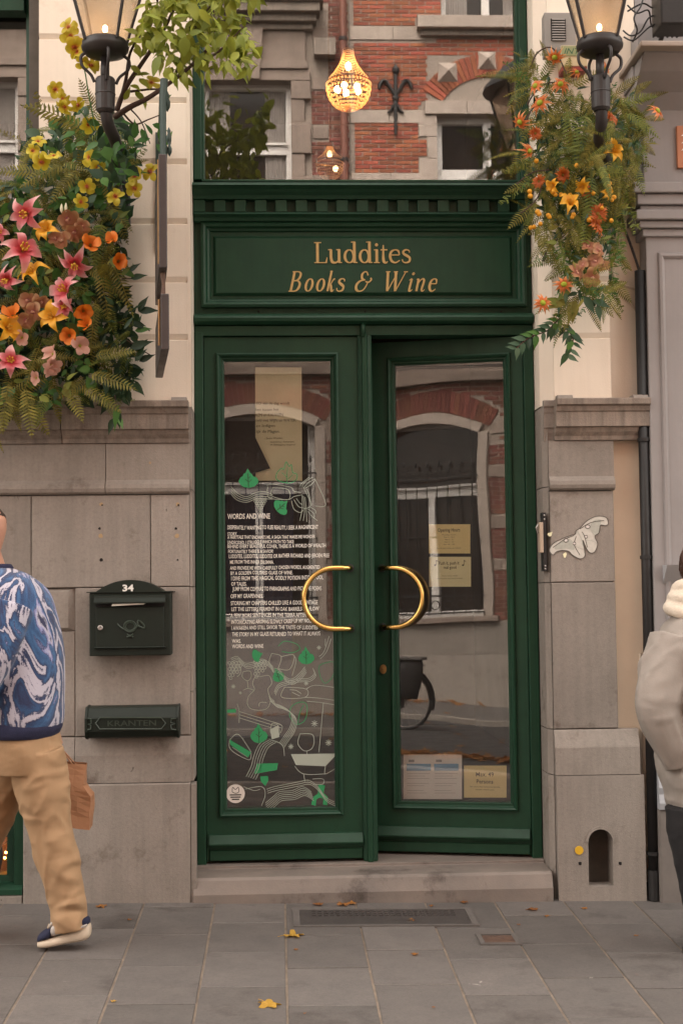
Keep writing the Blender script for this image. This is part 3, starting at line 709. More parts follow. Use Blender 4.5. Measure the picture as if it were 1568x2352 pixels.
# base with the arched boot-scraper niche
nx0, nx1 = WX(1347, 1980, 0), WX(1403, 1980, 0); nz0, nzs = WZ(1375, 2032, 0), WZ(1375, 1930, 0)
bx1 = WX(1476, 1900, 0)
nc, nr = (nx0+nx1)/2, (nx1-nx0)/2
arc = [(nc-nr*cos(pi*k/12), nzs+nr*sin(pi*k/12)) for k in range(13)]
m = MB(); y0, y1 = -.036, .16; zt = ZP2-.0015
outer_l = [(XA+.0015, -.1), (nx0, -.1), (nx0, nzs)]; 
m.box(XA+.0015, nx0, y0, y1, -.1, nzs); m.box(nx1, bx1, y0, y1, -.1, nzs); m.box(nx0, nx1, y0, y1, -.1, nz0)
up = [(XA+.0015, zt)] + [(nx0+(nx1-nx0)*k/12, zt) for k in range(13)] + [(bx1, zt)]
lo = [(XA+.0015, nzs)] + arc + [(bx1, nzs)]
n = len(up)
v = [(x, y0, z) for x, z in up] + [(x, y0, z) for x, z in lo] + [(x, y1, z) for x, z in up] + [(x, y1, z) for x, z in lo]
f = [(k, n+k, n+k+1, k+1) for k in range(n-1)] + [(n+k, 3*n+k, 3*n+k+1, n+k+1) for k in range(n-1)] + [(k, k+1, 2*n+k+1, 2*n+k) for k in range(n-1)] + [(0, 2*n, 3*n, n), (n-1, 2*n-1, 4*n-1, 3*n-1)]
m.add(v, f)
obj('base_stone', m, M['stone'], shop)
obj('niche_back', MB().box(nx0-.02, nx1+.02, .10, .11, nz0-.1, nzs+nr+.03), M['stone_dirty'], shop)
ring = MB()
for (a, b), (a2, b2) in zip(arc, arc[1:]):
    g = 1.22; e = lambda x, z: (nc+(x-nc)*g, nzs+(z-nzs)*g)
    ring.poly([(a, b), (a2, b2), e(a2, b2), e(a, b)], -.041, -.02)
obj('niche_moulding', ring, M['stone'], shop)
# --- holes and plugs left in the stone
def dot(x, y, r, mat, Y=-.0, nm='drill_hole'):
    p = W(x, y, Y); m = MB(); n = 10
    m.add([(p.x+r*cos(2*pi*k/n)*random.uniform(.8,1.2), Y-.0015, p.z+r*sin(2*pi*k/n)*random.uniform(.8,1.2)) for k in range(n)] + [(p.x+r*.9*cos(2*pi*k/n), Y+.01, p.z+r*.9*sin(2*pi*k/n)) for k in range(n)], [tuple(range(n-1,-1,-1))] + [(k, (k+1)%n, n+(k+1)%n, n+k) for k in range(n)])
    obj(nm, m, M[mat], shop)
for x in (233, 408):
    dot(x, 1158, .0085, 'plug', nm='wall_plug'); dot(x+2, 1160, .004, 'hole', Y=-.002); dot(x-4, 1214, .006, 'hole'); dot(x-1, 1231, .0105, 'plug', nm='wall_plug'); dot(x, 1286, .008 if x < 300 else .004, 'hole')
dot(345, 1063, .006, 'plug', nm='wall_plug')
for x in (1331, 1423): dot(x, 1983, .008, 'hole', -.036)
# --- doorstep
st = MB(); zt0 = WZ(850, 2010, -.02)
sx0, sx1 = WX(444, 2040, -.02), WX(1268, 2040, -.02)
st.prism([(-.045, -.15), (-.045, .05), (-.022, zt0-.012), (-.012, zt0), (.16, zt0+.006), (.16, zt0+.02), (.5, zt0+.02), (.5, -.15)], sx0, sx1)
obj('doorstep', st, surf('worn_step_stone', (.215,.178,.152), (.15,.128,.114), 4, .62, .001, 120, dark=((.45,.43,.42), 4.5, .55)), shop, bevel=.004)
ZSILL = zt0+.02
# --- left shop window (above the stone) and cellar window
wl = obj('window', MB(). frame(-3.3, xw-.002, ZC0-.01, 5.0, [(0, .30), (0, .10), (.05, .10), (.055, .15), (.085, .16), (.09, .30)]), M['green'], shop)
ztop = WZ(30, 33, .16)
obj('head', MB().box(-3.2, xw-.09, .11, .2, ztop, ztop+.12), M['green'], wl)
obj('pane', MB().box(-3.23, xw-.085, .225, .231, ZC0+.07, 4.92), M['pane'], wl)
for z in (zl(377), zl(236)): obj('dentil', MB().prism([(.085, z), (.085, z-.05), (.11, z-.05), (.11, z+.0)], xw-.03, xw-.002), M['green'], wl)
cw = obj('cellar_window', MB().frame(-2.2, x4-.003, .066, .615, [(0, .10), (0, -.0), (.04, -.0), (.05, .03), (.08, .035), (.085, .10)]), M['green'], shop)
obj('sill', join(MB().prism([(-.03, .066), (-.03, .09), (.0, .105), (.1, .105), (.1, .066)], -2.2, x4-.004)), M['green'], cw)
obj('pane', MB().box(-2.13, x4-.08, .07, .074, .14, .55), M['pane_door'], cw)
obj('window_sill', MB().cbox(-2.2, x4-.002, -.03, .2, -.08, .064, .006), M['stone'], shop)
for k in range(5):
    x = x4-.13-k*.16; obj('bar', MB().tube(cr([(x, -.012, .10), (x+.03, -.02, .25), (x+.01, -.02, .42), (x+.035, -.012, .60)], 4), .009, 6), M['black'], cw)
obj('bar', MB().tube([(-2.1, -.018, .33), (x4-.07, -.018, .33)], .007, 6), M['black'], cw)
# room behind
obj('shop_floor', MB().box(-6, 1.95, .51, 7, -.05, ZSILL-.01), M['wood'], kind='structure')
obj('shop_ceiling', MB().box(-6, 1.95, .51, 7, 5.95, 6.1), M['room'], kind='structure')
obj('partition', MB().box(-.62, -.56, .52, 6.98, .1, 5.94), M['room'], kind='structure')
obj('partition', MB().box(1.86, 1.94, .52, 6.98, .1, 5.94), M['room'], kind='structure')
# ================================================================== green shopfront
zf = lambda y, Y=YF: WZ(830, y, Y)
sf = root('wooden_shopfront', 'dark green painted wooden shopfront with dentil cornice and gold lettering', 'shopfront', ((XL+XR)/2, YF, ZSILL))
GX0, GX1 = XL+.002, XR-.004
pl, pr = GX0+.042, GX1-.048
ztr = zf(770)                                        # top of the doors
obj('post', MB().box(GX0, pl, YF, YF+.12, ZSILL-.008, ztr+.02), M['green'], sf, bevel=.004)
obj('post', MB().box(pr, GX1, YF, YF+.12, ZSILL-.008, ztr+.02), M['green'], sf, bevel=.004)
zw = zf(412)
obj('post', MB().box(GX0, GX0+.04, YF+.005, YF+.12, zw, 5.2), M['green'], sf, bevel=.004)
obj('post', MB().box(GX1-.04, GX1, YF+.005, YF+.12, zw, 5.2), M['green'], sf, bevel=.004)
obj('glazing_bead', MB().frame(GX0+.04, GX1-.04, zw-.005, 5.16, [(0, YF+.02), (.008, YF+.02), (.014, YF+.035), (.014, YF+.1)]), M['green'], sf)
obj('transom_window', MB().box(GX0+.045, GX1-.045, YF+.06, YF+.066, zw-.01, 5.14), M['pane'], sf)
# fascia board, cornice, dentils
zb0 = zf(745)
obj('fascia_board', MB().box(GX0, GX1, YF+.02, YF+.12, ztr+.021, zf(418)-.004), M['green'], sf)
c0, c1, c2, c3, c4_ = zf(418, .1), zf(428, .1), zf(442, .12), zf(456, .14), zf(490, .17)
obj('cornice', MB().prism([(YF+.10, c0), (YF-.105, c0-.004), (YF-.11, c1+.004), (YF-.10, c1), (YF-.085, c1-.01), (YF-.075, c2+.004), (YF-.06, c2-.008), (YF-.052, c3), (YF+.02, c3), (YF+.02, c0-.002)], GX0+.001, GX1-.001), M['green'], sf)
obj('dentil_backing', MB().box(GX0+.001, GX1-.001, YF-.012, YF+.02, c4_+.002, c3-.001), M['green'], sf)
obj('dentil_bed', MB().prism([(YF-.045, c4_+.001), (YF-.05, c4_-.008), (YF-.03, c4_-.02), (YF-.022, c4_-.035), (YF+.019, c4_-.035), (YF+.019, c4_+.001)], GX0+.001, GX1-.001), M['green'], sf)
nd = 17; xa = WX(445, 470, YF); xb = WX(1212, 470, YF); stp = (xb-xa)/(nd-.42)
dm = MB().cbox(-.0275, .0275, -.034, .0, -(c3-c4_)/2+.003, (c3-c4_)/2-.003, .002).mesh('dentil'); dm.materials.append(M['green'])
for k in range(nd): put('dentil', dm, None, sf, Matrix.Translation((xa+stp*(k+.29), YF-.013, (c3+c4_)/2)))
# panel mouldings
px0, px1 = WX(462, 600, YF), WX(1207, 600, YF)
obj('moulding', MB().frame(px0, px1, zf(705), zf(510), [(0, YF+.019), (.0, YF-.008), (.012, YF-.014), (.022, YF-.010), (.03, YF+.006), (.04, YF+.010), (.045, YF+.0195)]), M['green'], sf)
qx0, qx1 = WX(490, 600, YF), WX(1176, 600, YF)
obj('name_panel', MB().cbox(qx0, qx1, YF+.004, YF+.0195, zf(677), zf(541), .012), M['green'], sf)
obj('drip_moulding', MB().prism([(YF+.019, zf(722)), (YF-.02, zf(722)), (YF-.04, zf(728)), (YF-.045, zf(733)), (YF-.04, zf(740)), (YF-.018, zf(745)), (YF+.019, zf(746))], GX0+.001, GX1-.001), M['green'], sf)
obj('head_rail', MB().box(GX0+.001, GX1-.001, YF+.001, YF+.11, ztr, zf(747)), M['green'], sf, bevel=.003)
for x in (594, 838, 1150): 
    p = W(x, 715.5, YF+.02); obj('nail_hole', MB().ball((p.x, YF+.019, p.z), .005, 6, 4), M['hole'], sf)
# gold name, stroke by stroke
SEQ = [0]
def strokes(defs, x, z, sx, sz, y, shear=0):
    out = MB()
    for pts, ws in defs:
        P = cr(pts, 7) if len(pts) > 2 else [pts[0], ((pts[0][0]+pts[1][0])/2, (pts[0][1]+pts[1][1])/2), pts[1]]
        if isinstance(ws, (int, float)): wv = [ws]*len(P)
        else: wv = [float(np.interp(k/(len(P)-1), np.linspace(0, 1, len(ws)), ws)) for k in range(len(P))]
        SEQ[0] += 1; d = (SEQ[0] % 9)*.00022
        out.ribbon([(x+(a+shear*b)*sx, z+b*sz) for a, b in P], [q*sz for q in wv], y-d, .004)
    return out
def ell(cx, cy, rx, ry, a0=0, n=16): return [(cx+rx*cos(a0+2*pi*k/n), cy+ry*sin(a0+2*pi*k/n)) for k in range(n+1)]
T, t_ = .125, .05
def ring_w(thick, thin, n=16, ph=0): return [thin+(thick-thin)*abs(cos(2*pi*k/n+ph))**1.3 for k in range(n+1)]
G = {
 'L': (.62, [([(.17,0),(.17,1)],T), ([(.02,.977),(.34,.977)],.045), ([(.02,.022),(.58,.022)],.045), ([(.555,.02),(.6,.27)],[.09,.03])]),
 'u': (.60, [([(.12,.64),(.12,.25),(.17,.06),(.28,.015),(.38,.06),(.45,.16)],[T,T,T,.09,.06,.05]), ([(.46,.65),(.46,.02)],T), ([(.0,.635),(.14,.645)],.045), ([(.34,.635),(.48,.645)],.045), ([(.44,.022),(.58,.03)],.045)]),
 'd': (.60, [(ell(.25,.325,.185,.305,pi/2),ring_w(T,.05,16,pi/2)), ([(.46,1.02),(.46,.02)],T), ([(.32,1.0),(.47,1.01)],.045), ([(.44,.022),(.58,.03)],.045)]),
 'i': (.27, [([(.14,.65),(.14,.02)],T), ([(.02,.632),(.16,.645)],.045), ([(.01,.022),(.27,.022)],.045), (ell(.135,.875,.033,.033),.075)]),
 't': (.36, [([(.15,.86),(.15,.2),(.19,.05),(.27,.015),(.35,.07)],[.05,T,T,.08,.03]), ([(.02,.633),(.34,.633)],.05)]),
 'e': (.50, [([(.07,.385),(.44,.385)],.045), ([(.445,.385),(.41,.57),(.27,.632),(.12,.54),(.065,.33),(.12,.11),(.28,.018),(.46,.13)],[.05,.085,.05,.1,T,.11,.075,.035])]),
 's': (.42, [([(.36,.5),(.33,.60),(.2,.635),(.085,.56),(.1,.44),(.25,.34),(.36,.24),(.34,.08),(.19,.015),(.06,.07),(.03,.18)],[.045,.05,.06,.1,.11,T,.11,.1,.06,.05,.045])]),
 'B': (.66, [([(.15,.02),(.15,.98)],.115), ([(.03,.977),(.38,.977),(.53,.87),(.5,.66),(.36,.545),(.16,.535)],[.045,.05,.1,.11,.06,.045]), ([(.16,.535),(.44,.53),(.59,.38),(.56,.16),(.40,.03),(.02,.022)],[.045,.06,.11,.12,.06,.045])]),
 'o': (.46, [(ell(.23,.325,.175,.30,pi/2),ring_w(.115,.045,16,pi/2))]),
 'k': (.52, [([(.10,1.02),(.10,.02)],.105), ([(.0,1.0),(.11,1.01)],.045), ([(.12,.27),(.24,.40),(.36,.60),(.45,.60)],[.045,.05,.06,.09]), ([(.2,.38),(.28,.25),(.36,.04),(.44,.02),(.52,.10)],[.07,.11,.1,.06,.03])]),
 '&': (.95, [([(.66,.80),(.56,.95),(.40,.97),(.28,.84),(.34,.64),(.54,.57)],[.07,.05,.06,.11,.1,.045]), ([(.54,.57),(.26,.53),(.07,.35),(.10,.12),(.30,.015),(.54,.08),(.68,.28),(.74,.50)],[.045,.08,.12,.12,.07,.06,.06,.05]), ([(.58,.50),(.78,.46),(.92,.58),(.86,.68)],[.05,.07,.08,.06])]),
 'W': (1.12, [([(.10,.98),(.26,.02)],.12), ([(.27,.02),(.58,.9)],.05), ([(.50,.98),(.66,.02)],.12), ([(.67,.02),(1.0,.98)],.05), ([(.0,.977),(.22,.977)],.045), ([(.40,.977),(.60,.977)],.045), ([(.90,.977),(1.10,.977)],.045)]),
 'n': (.54, [([(.10,.62),(.10,.02)],.105), ([(.0,.60),(.11,.63)],.045), ([(.11,.36),(.2,.54),(.32,.63),(.41,.55),(.40,.35),(.37,.10),(.44,.018),(.53,.10)],[.045,.05,.07,.1,.105,.1,.06,.03])]),
 'I': (.28, [([(.12,.62),(.09,.12),(.14,.018),(.25,.10)],[.105,.105,.07,.03]), ([(.0,.56),(.12,.64)],[.035,.06]), (ell(.15,.88,.03,.03),.075)]),
}
def word(items, base_y, cap_y, shear):
    y = YF+.0005
    for ch, xd0, xd1 in items:
        a = W(xd0, base_y, YF); b = W(xd1, base_y, YF)
        sz = zf(cap_y)-zf(base_y)
        wd, df = G[ch]
        sh = shear*sz
        hgt = .66 if ch in 'uesonI' else 1.0
        sx = (b.x-a.x-sh*hgt*.9)/wd
        o = strokes(df, a.x, a.z, sx, sz, y, 0)
        o.v = [(vx+(vz-a.z)*shear, vy, vz) for vx, vy, vz in o.v]
        obj('letter', o, M['gold'], sf)
zx = lambda q: 425.0+.5345*q
word([('L',zx(553),zx(612)),('u',zx(615),zx(676)),('d',zx(680),zx(742)),('d',zx(745),zx(807)),('i',zx(810),zx(836)),('t',zx(838),zx(871)),('e',zx(874),zx(926)),('s',zx(930),zx(970))], 604, 556, 0)
word([('B',zx(442),zx(508)),('o',zx(509),zx(556)),('o',zx(558),zx(606)),('k',zx(605),zx(654)),('s',zx(646),zx(692)),('&',zx(726),zx(808)),('W',zx(845),zx(958)),('I',zx(953),zx(987)),('n',zx(984),zx(1038)),('e',zx(1040),zx(1087))], 669.5, 623, .22)

# ------------------------------------------------------------------ door leaves
dl0, dl1 = pl+.003, WX(828, 1400, YF+.02)             # left leaf
DZ0, DZ1 = ZSILL+.012, ztr-.004
gx0, gx1 = WX(514, 1350, YF+.04), WX(768, 1350, YF+.04)
gz0, gz1 = zf(1853, YF+.04), zf(825, YF+.04)
DW = dl1-dl0
SA, SB = gx0-dl0, dl1-gx1                              # stile widths
def make_leaf(x0, x1, g0, g1, y, fr, pane, lab, mirror):
    """one glazed door leaf, front face on the plane y, in the frame fr"""
    d = obj('door', join(MB().box(x0, g0-.0, y, y+.05, DZ0, DZ1), MB().box(g1, x1, y, y+.05, DZ0, DZ1), MB().box(g0-.0005, g1+.0005, y+.0006, y+.0494, DZ0, gz0), MB().box(g0-.0005, g1+.0005, y+.0006, y+.0494, gz1, DZ1)), M['green'], sf, frame=fr, label=lab)
    a = lambda nm, m, mat, **k: obj(nm, m, mat, d, frame=fr, **k)
    a('moulding', MB().frame(g0-.030, g1+.030, gz0-.035, gz1+.030, [(0, y-.0005), (.002, y-.014), (.010, y-.018), (.018, y-.012), (.022, y-.002), (.028, y+.004), (.038, y+.012), (.039, y+.03)]), M['green'])
    a('pane', MB().box(g0-.002, g1+.002, y+.022, y+.027, gz0-.002, gz1+.002), pane)
    a('inner_bead', MB().frame(g0-.001, g1+.001, gz0-.001, gz1+.001, [(0, y+.05), (.012, y+.045), (.012, y+.03)]), M['green'])
    za, zb_ = zf(1942, YF), zf(1912, YF)
    e0, e1 = x0+.012, x1-.004
    a('weather_bar', MB().prism([(y-.0005, zb_), (y-.010, zb_-.002), (y-.022, zb_-.022), (y-.034, za+.020), (y-.034, za+.014), (y-.026, za+.010), (y-.02, za), (y-.0005, za-.002)], e0, e1), M['green'])
    a('kick_board', MB().cbox(e0, e1, y-.012, y-.0005, DZ0+.002, za-.012, .004), M['green'])
    return d
left = make_leaf(dl0, dl1, gx0, gx1, YF+.02, I4, M['pane_door'], 'closed door leaf with white drawings and a poem painted on its glass', False)
# meeting post, fixed to the closed leaf
mp0, mp1 = WX(829, 1400, YF-.01), WX(861, 1400, YF-.01)
m = MB().prism([(0, 0)]*0 or [(mp0, YF+.05), (mp0, YF+.006), (mp0+.010, YF), (mp0+.016, YF-.002), (mp0+.020, YF-.018), (mp1-.026, YF-.022), (mp1-.020, YF-.004), (mp1-.006, YF), (mp1, YF+.006), (mp1, YF+.08)], DZ0-.01, zf(770))
m.v = [(y, z, x) for x, y, z in m.v]; m.f = [tuple(reversed(q)) for q in m.f]
obj('meeting_post', m, M['green'], left)
obj('post_cap', MB().tube([(mp0+.024, YF-.012, zf(770)-.01), (mp0+.024, YF-.012, zf(738))], .013, 12), M['green'], sf, smooth=True)
AJ = radians(-14)
HX, HY = pr-.003, YF+.02
FR = Matrix.Translation((HX, HY, 0)) @ Matrix.Rotation(AJ, 4, 'Z')
right = make_leaf(-DW-.02, 0, -DW-.02+SB+.0, -SA, 0, FR, M['pane_ajar'], 'door leaf standing ajar with paper notices behind its glass', True)
RG0, RG1 = -DW-.02+SB, -SA
FRI = FR.inverted()
def D2(x, y, dy=0):
    """right leaf coordinates (x, z) of a picture position"""
    n = FR.to_3x3() @ Vector((0, -1, 0)); p0 = FR @ Vector((0, dy, 0))
    d = FW + RT*((x-784)/FPX) + UP*((1176-y)/FPX)
    t = (p0-CAM).dot(n)/d.dot(n); q = FRI @ (CAM+d*t); return q.x, q.z
# handles: big brass half rings
def handle(name, x, z0, z1, sx, y, fr, parent, dx):
    r = (z1-z0)/2; zc_ = (z0+z1)/2
    pts = [(x, y+.03, z1), (x, y-.03, z1), (x-sx*.012, y-.052, z1), (x-sx*.04, y-.058, z1)]
    n = 18
    for k in range(n+1):
        a = pi/2-pi*k/n; pts.append((x-sx*(dx-r)-sx*r*cos(a), y-.06, zc_+r*sin(a)))
    pts += [(x-sx*.04, y-.058, z0), (x-sx*.012, y-.052, z0), (x, y-.03, z0), (x, y+.03, z0)]
    h = obj(name, MB().tube(pts, .0125, 14), M['brass'], parent, smooth=True, frame=fr)
    for zz in (z0, z1):
        q = MB().lathe([(.001,-.004),(.02,-.004),(.02,.004),(.012,.006),(.001,.006)], (0,0,0), 14); q.v = [(x+a, y-.003-c, zz+b) for a, b, c in q.v]
        obj('rose', q, M['black'], h, frame=fr)
    return h
hz0, hz1 = zf(1444, YF-.04), zf(1304, YF-.04)
hxl = WX(805, 1375, YF-.02)
handle('handle', hxl, hz0, hz1, 1, YF+.02, I4, left, WX(805,1375,YF-.05)-WX(697,1375,YF-.05))
hxr = D2(878, 1375, 0)[0]
handle('handle', hxr, hz0, hz1, -1, 0, FR, right, .205)
q = MB().lathe([(.001,-.004),(.017,-.004),(.017,.005),(.001,.006)], (0,0,0), 14, 1, 1.35); kx, kz = D2(880, 1537, 0); q.v = [(kx+a, -.003-c, kz+b) for a, b, c in q.v]
obj('lock', q, surf('old_brass', (.42,.25,.10), (.34,.2,.08), 20, .4, metal=1), right, frame=FR)
# ------------------------------------------------------------------ paint on the left pane
YP = YF+.02+.022-.0025
def A(z): return 436.4+.2709*z[0], 746.4+.2709*z[1]
def Bq(z): return 436.4+.293*z[0], 1320.5+.293*z[1]
def pts(fn, lst): 
    out = []
    for q in lst:
        p = W(*fn(q), YP); out.append((p.x, p.z))
    return out
Q = [0]
def line(fn, lst, wpx=4.6, closed=False, k=5):
    Q[0] += 1
    return MB().ribbon(cr(pts(fn, lst), k, closed), wpx*.27*PX(YP), YP-.00015*(Q[0] % 13), .0004)
def fill(fn, lst):
    Q[0] += 1; y = YP-.00015*(Q[0] % 13)
    P = pts(fn, lst); return MB().poly(P, y, y+.0004)
LEAF = [(-.10,-1.30),(.08,-1.02),(.20,-.74),(.30,-.70),(.50,-.36),(.82,-.28),(1.05,.12),(.98,.45),(.62,.82),(.05,1.0),(-.52,.88),(-.92,.52),(-1.02,.18),(-.80,-.26),(-.56,-.42),(-.52,-.66),(-.30,-.76),(-.20,-1.0)]
def leaf_shape(cx, cz, s, h, rot=0):
    """toothed vine leaf with its tip upwards"""
    return [(cx+x*s*cos(rot)-y*h*sin(rot), cz+x*s*sin(rot)+y*h*cos(rot)) for x, y in LEAF]
def leaf_veins(fn, cx, cz, s, h, rot=0):
    P = lambda x, y: (cx+x*s*cos(rot)-y*h*sin(rot), cz+x*s*sin(rot)+y*h*cos(rot))
    m = join(line(fn, [P(.02,.95), P(.0,.1), P(-.06,-.7)], 5), line(fn, [P(.0,.35), P(.35,.0)], 4), line(fn, [P(0,.25), P(-.35,-.05)], 4), line(fn, [P(-.02,-.1), P(.2,-.35)], 4)); m.v = [(x, y-.0012, z) for x, y, z in m.v]; return m
lw = []     # white lines of the drawing
lw += [line(A, [(350+0*i,1370+i*22),(400,1425+i*20),(480,1455+i*16),(560,1420+i*18),(640,1415+i*20),(700,1440+i*12)]) for i in range(4)]
lw += [line(A, p) for p in ([(700,1380),(830,1395),(835,1480),(695,1450),(700,1380)], [(650,1360),(700,1350),(850,1375),(880,1410),(940,1420)], [(660,1370),(655,1420),(680,1470),(830,1480),(880,1455),(950,1440)], [(960,1375),(1025,1525),(960,1560)], [(1060,1310),(1150,1520),(1060,1535)], [(930,1370),(950,1340),(1010,1290)], [(950,1370),(975,1330),(1040,1290)], [(965,1380),(1000,1340),(1060,1305)], [(975,1385),(1030,1350),(1065,1310)], [(990,1390),(1010,1450),(1030,1530)], [(860,1490),(880,1560),(930,1590),(960,1570)], [(880,1480),(920,1540),(960,1550)], [(900,1470),(930,1510),(950,1520)], [(930,1660),(950,1560),(950,1440)], [(960,1660),(970,1570),(960,1450)], [(990,1670),(985,1570),(975,1460)], [(1010,1540),(1060,1570),(1065,1600)], [(1000,1560),(1050,1600),(1050,1640)], [(1000,1580),(1030,1620),(1080,1660)])]
for cx, cz, rr in ((595, 1530, 11),):
    for r in range(7):
        nb = max(1, 5-abs(r-1)+ (0 if r < 5 else -1))
        for q in range(max(1, 5-max(0, r-1))): lw.append(line(A, ell(cx+(q-(max(1, 5-max(0, r-1))-1)/2)*22, 1475+r*19, 9, 9, 0, 8), 4, k=2))
pane = [c for c in left.children if c.name.startswith('pane')][0]
def onpane(nm, ms, mat): return obj(nm, join(*ms), M[mat], left)
onpane('vine_drawing', lw, 'pale_film')
green = [fill(A, leaf_shape(495, 1310, 82, 72)), fill(A, leaf_shape(775, 1540, 72, 55, .9))]
green += [fill(Bq, leaf_shape(910, 640, 62, 62, 0)), fill(Bq, leaf_shape(540, 1250, 66, 70)), fill(Bq, leaf_shape(525, 632, 50, 38, 1.3)), fill(Bq, leaf_shape(690, 790, 46, 50, -.3))]
green += [fill(Bq, [(310,1290),(480,1390),(455,1430),(315,1330)]), fill(Bq, [(520,1480),(690,1475),(680,1530),(505,1560)]), fill(Bq, [(550,1580),(610,1575),(615,1610),(590,1655),(555,1620)]), fill(Bq, [(1005,1640),(1060,1650),(1045,1710),(1080,1740),(1075,1805),(1040,1800),(1045,1755),(1015,1745),(990,1760),(985,1810),(948,1800),(965,1740),(1000,1715)]), fill(Bq, [(290,1055),(360,1050),(360,1080),(290,1080)])]
for g_ in green: onpane('painted_leaf', [g_], 'green_film')
onpane('leaf_veins', [leaf_veins(A, 495, 1310, 82, 72), leaf_veins(A, 775, 1540, 72, 55, .9), leaf_veins(Bq, 910, 640, 62, 62), leaf_veins(Bq, 540, 1250, 66, 70), leaf_veins(Bq, 690, 790, 46, 50, -.3)], 'ink')
onpane('leaf_outline', [line(A, [(790,1335),(735,1310),(735,1260),(775,1215),(795,1225),(815,1160),(840,1200),(860,1185),(870,1250),(905,1265),(900,1310),(850,1340),(790,1335)], 7), line(A, [(820,1340),(822,1260),(828,1210)], 6), line(A, [(775,1250),(820,1290)], 5), line(A, [(870,1270),(825,1310)], 5), line(Bq, [(780,1110),(790,1040),(850,1000),(910,1010),(915,1090),(890,1150),(830,1170),(780,1110)], 6), line(Bq, [(845,1165),(860,1080),(890,1020)], 5), line(Bq, [(690,560),(740,520),(830,540),(860,580),(800,610),(720,600)], 6), line(Bq, [(1020,800),(1010,720),(1060,690),(1130,690),(1120,790),(1060,850),(1020,800)], 5)], 'green_film')
lw = []
wave = lambda pl_, n, dx, dy, wp=4.4: [line(Bq, [(x+i*dx, y+i*dy) for x, y in pl_], wp) for i in range(n)]
lw += wave([(320,655),(370,640),(430,690),(490,685),(560,660),(610,680),(650,730)], 4, 3, 13)
lw += wave([(650,730),(700,745),(750,800),(800,815),(860,770),(900,720)], 4, 4, 14)
lw += wave([(660,920),(690,860),(760,835),(850,815),(930,810),(975,770),(960,730)], 3, 5, 12)
lw += wave([(620,950),(640,1000),(700,1020),(770,1060),(800,1120),(780,1200),(740,1260),(700,1320)], 5, 9, 8)
lw += wave([(600,1290),(540,1330),(500,1420),(480,1500),(440,1580)], 5, 18, 6)
lw += wave([(590,1790),(650,1740),(700,1700),(800,1690),(880,1660),(950,1700)], 6, 4, 14)
lw += wave([(600,1680),(660,1660),(760,1640),(860,1620),(930,1610),(1000,1660),(1060,1740),(1130,1780)], 3, 4, 16)
lw += [line(Bq, p) for p in ([(385,1070),(640,1150),(720,1180)], [(385,1095),(640,1175),(715,1200)], [(385,1120),(640,1200)], [(370,1010),(385,1070),(385,1160)], [(640,1150),(720,1180),(710,1240)],
   [(640,615),(620,680),(650,720)], [(640,615),(715,640),(690,735)], [(715,640),(815,630),(780,740),(690,735)], [(815,630),(830,680),(800,790)],
   [(740,880),(720,960),(900,960),(910,895),(740,880)], [(910,895),(980,865),(1150,885)], [(900,960),(1000,965),(1150,985)], [(915,990),(1020,1000),(1150,1020)], [(780,900),(830,905),(870,930)], [(800,920),(860,950)],
   [(310,1295),(320,1370),(460,1450),(480,1395)], [(330,1350),(450,1430)], [(310,1295),(380,1250),(480,1390)],
   [(1045,1000),(1010,1390)], [(860,1250),(845,1320),(880,1370),(915,1380),(955,1360),(972,1310),(955,1250),(860,1245)], [(915,1380),(915,1470)], [(875,1472),(915,1462),(980,1472)],
   [(340,760),(380,700),(400,760),(370,800)], [(415,760),(410,800),(450,830),(480,800),(470,755),(415,760)], [(450,830),(455,890)], [(415,905),(455,890),(500,905)],
   [(510,800),(490,850),(505,900),(460,950),(450,1010),(480,1050),(560,1060),(610,1040),(630,980),(610,900),(640,850),(620,790),(560,795),(510,800)], [(540,1030),(550,1000),(600,1000)],
   [(640,1165),(630,1230),(660,1270),(700,1250),(690,1180),(640,1165)], [(620,1290),(720,1330),(740,1420)], [(430,1680),(560,1660),(590,1720),(560,1810)], [(420,1660),(500,1690),(550,1680)],
   [(1010,640),(1050,600),(1090,480)], [(1020,660),(1070,600),(1105,500)], [(1060,560),(1060,500)], [(1060,1500),(1060,1560),(1150,1510)], [(820,1500),(890,1560),(1060,1560)], [(890,1560),(900,1620)], [(960,1600),(1040,1600),(1040,1640),(960,1640)])]
for cx, cy in ((345, 740), (545, 730)):
    for r in range(6):
        for q in range(max(1, 4-max(0, r-2))): lw.append(line(Bq, ell(cx-35+q*25+(r%2)*10, cy-50+r*24, 11, 11, 0, 8), 4, k=2))
for cx, cy, r in ((340, 875, 18), (910, 850, 18), (1085, 1315, 26), (790, 1345, 22), (975, 1165, 26), (1010, 570, 18), (395, 925, 13)):
    for k in range(4): lw.append(line(Bq, [(cx-r*cos(k*pi/4), cy-r*sin(k*pi/4)), (cx+r*cos(k*pi/4), cy+r*sin(k*pi/4))], 5))
onpane('vine_drawing', lw, 'pale_film')
onpane('table_drawing', [fill(Bq, [(790,1405),(1155,1400),(1060,1500),(830,1490)]), fill(Bq, [(630,1210),(690,1180),(700,1270),(640,1290)])], 'pale_film')
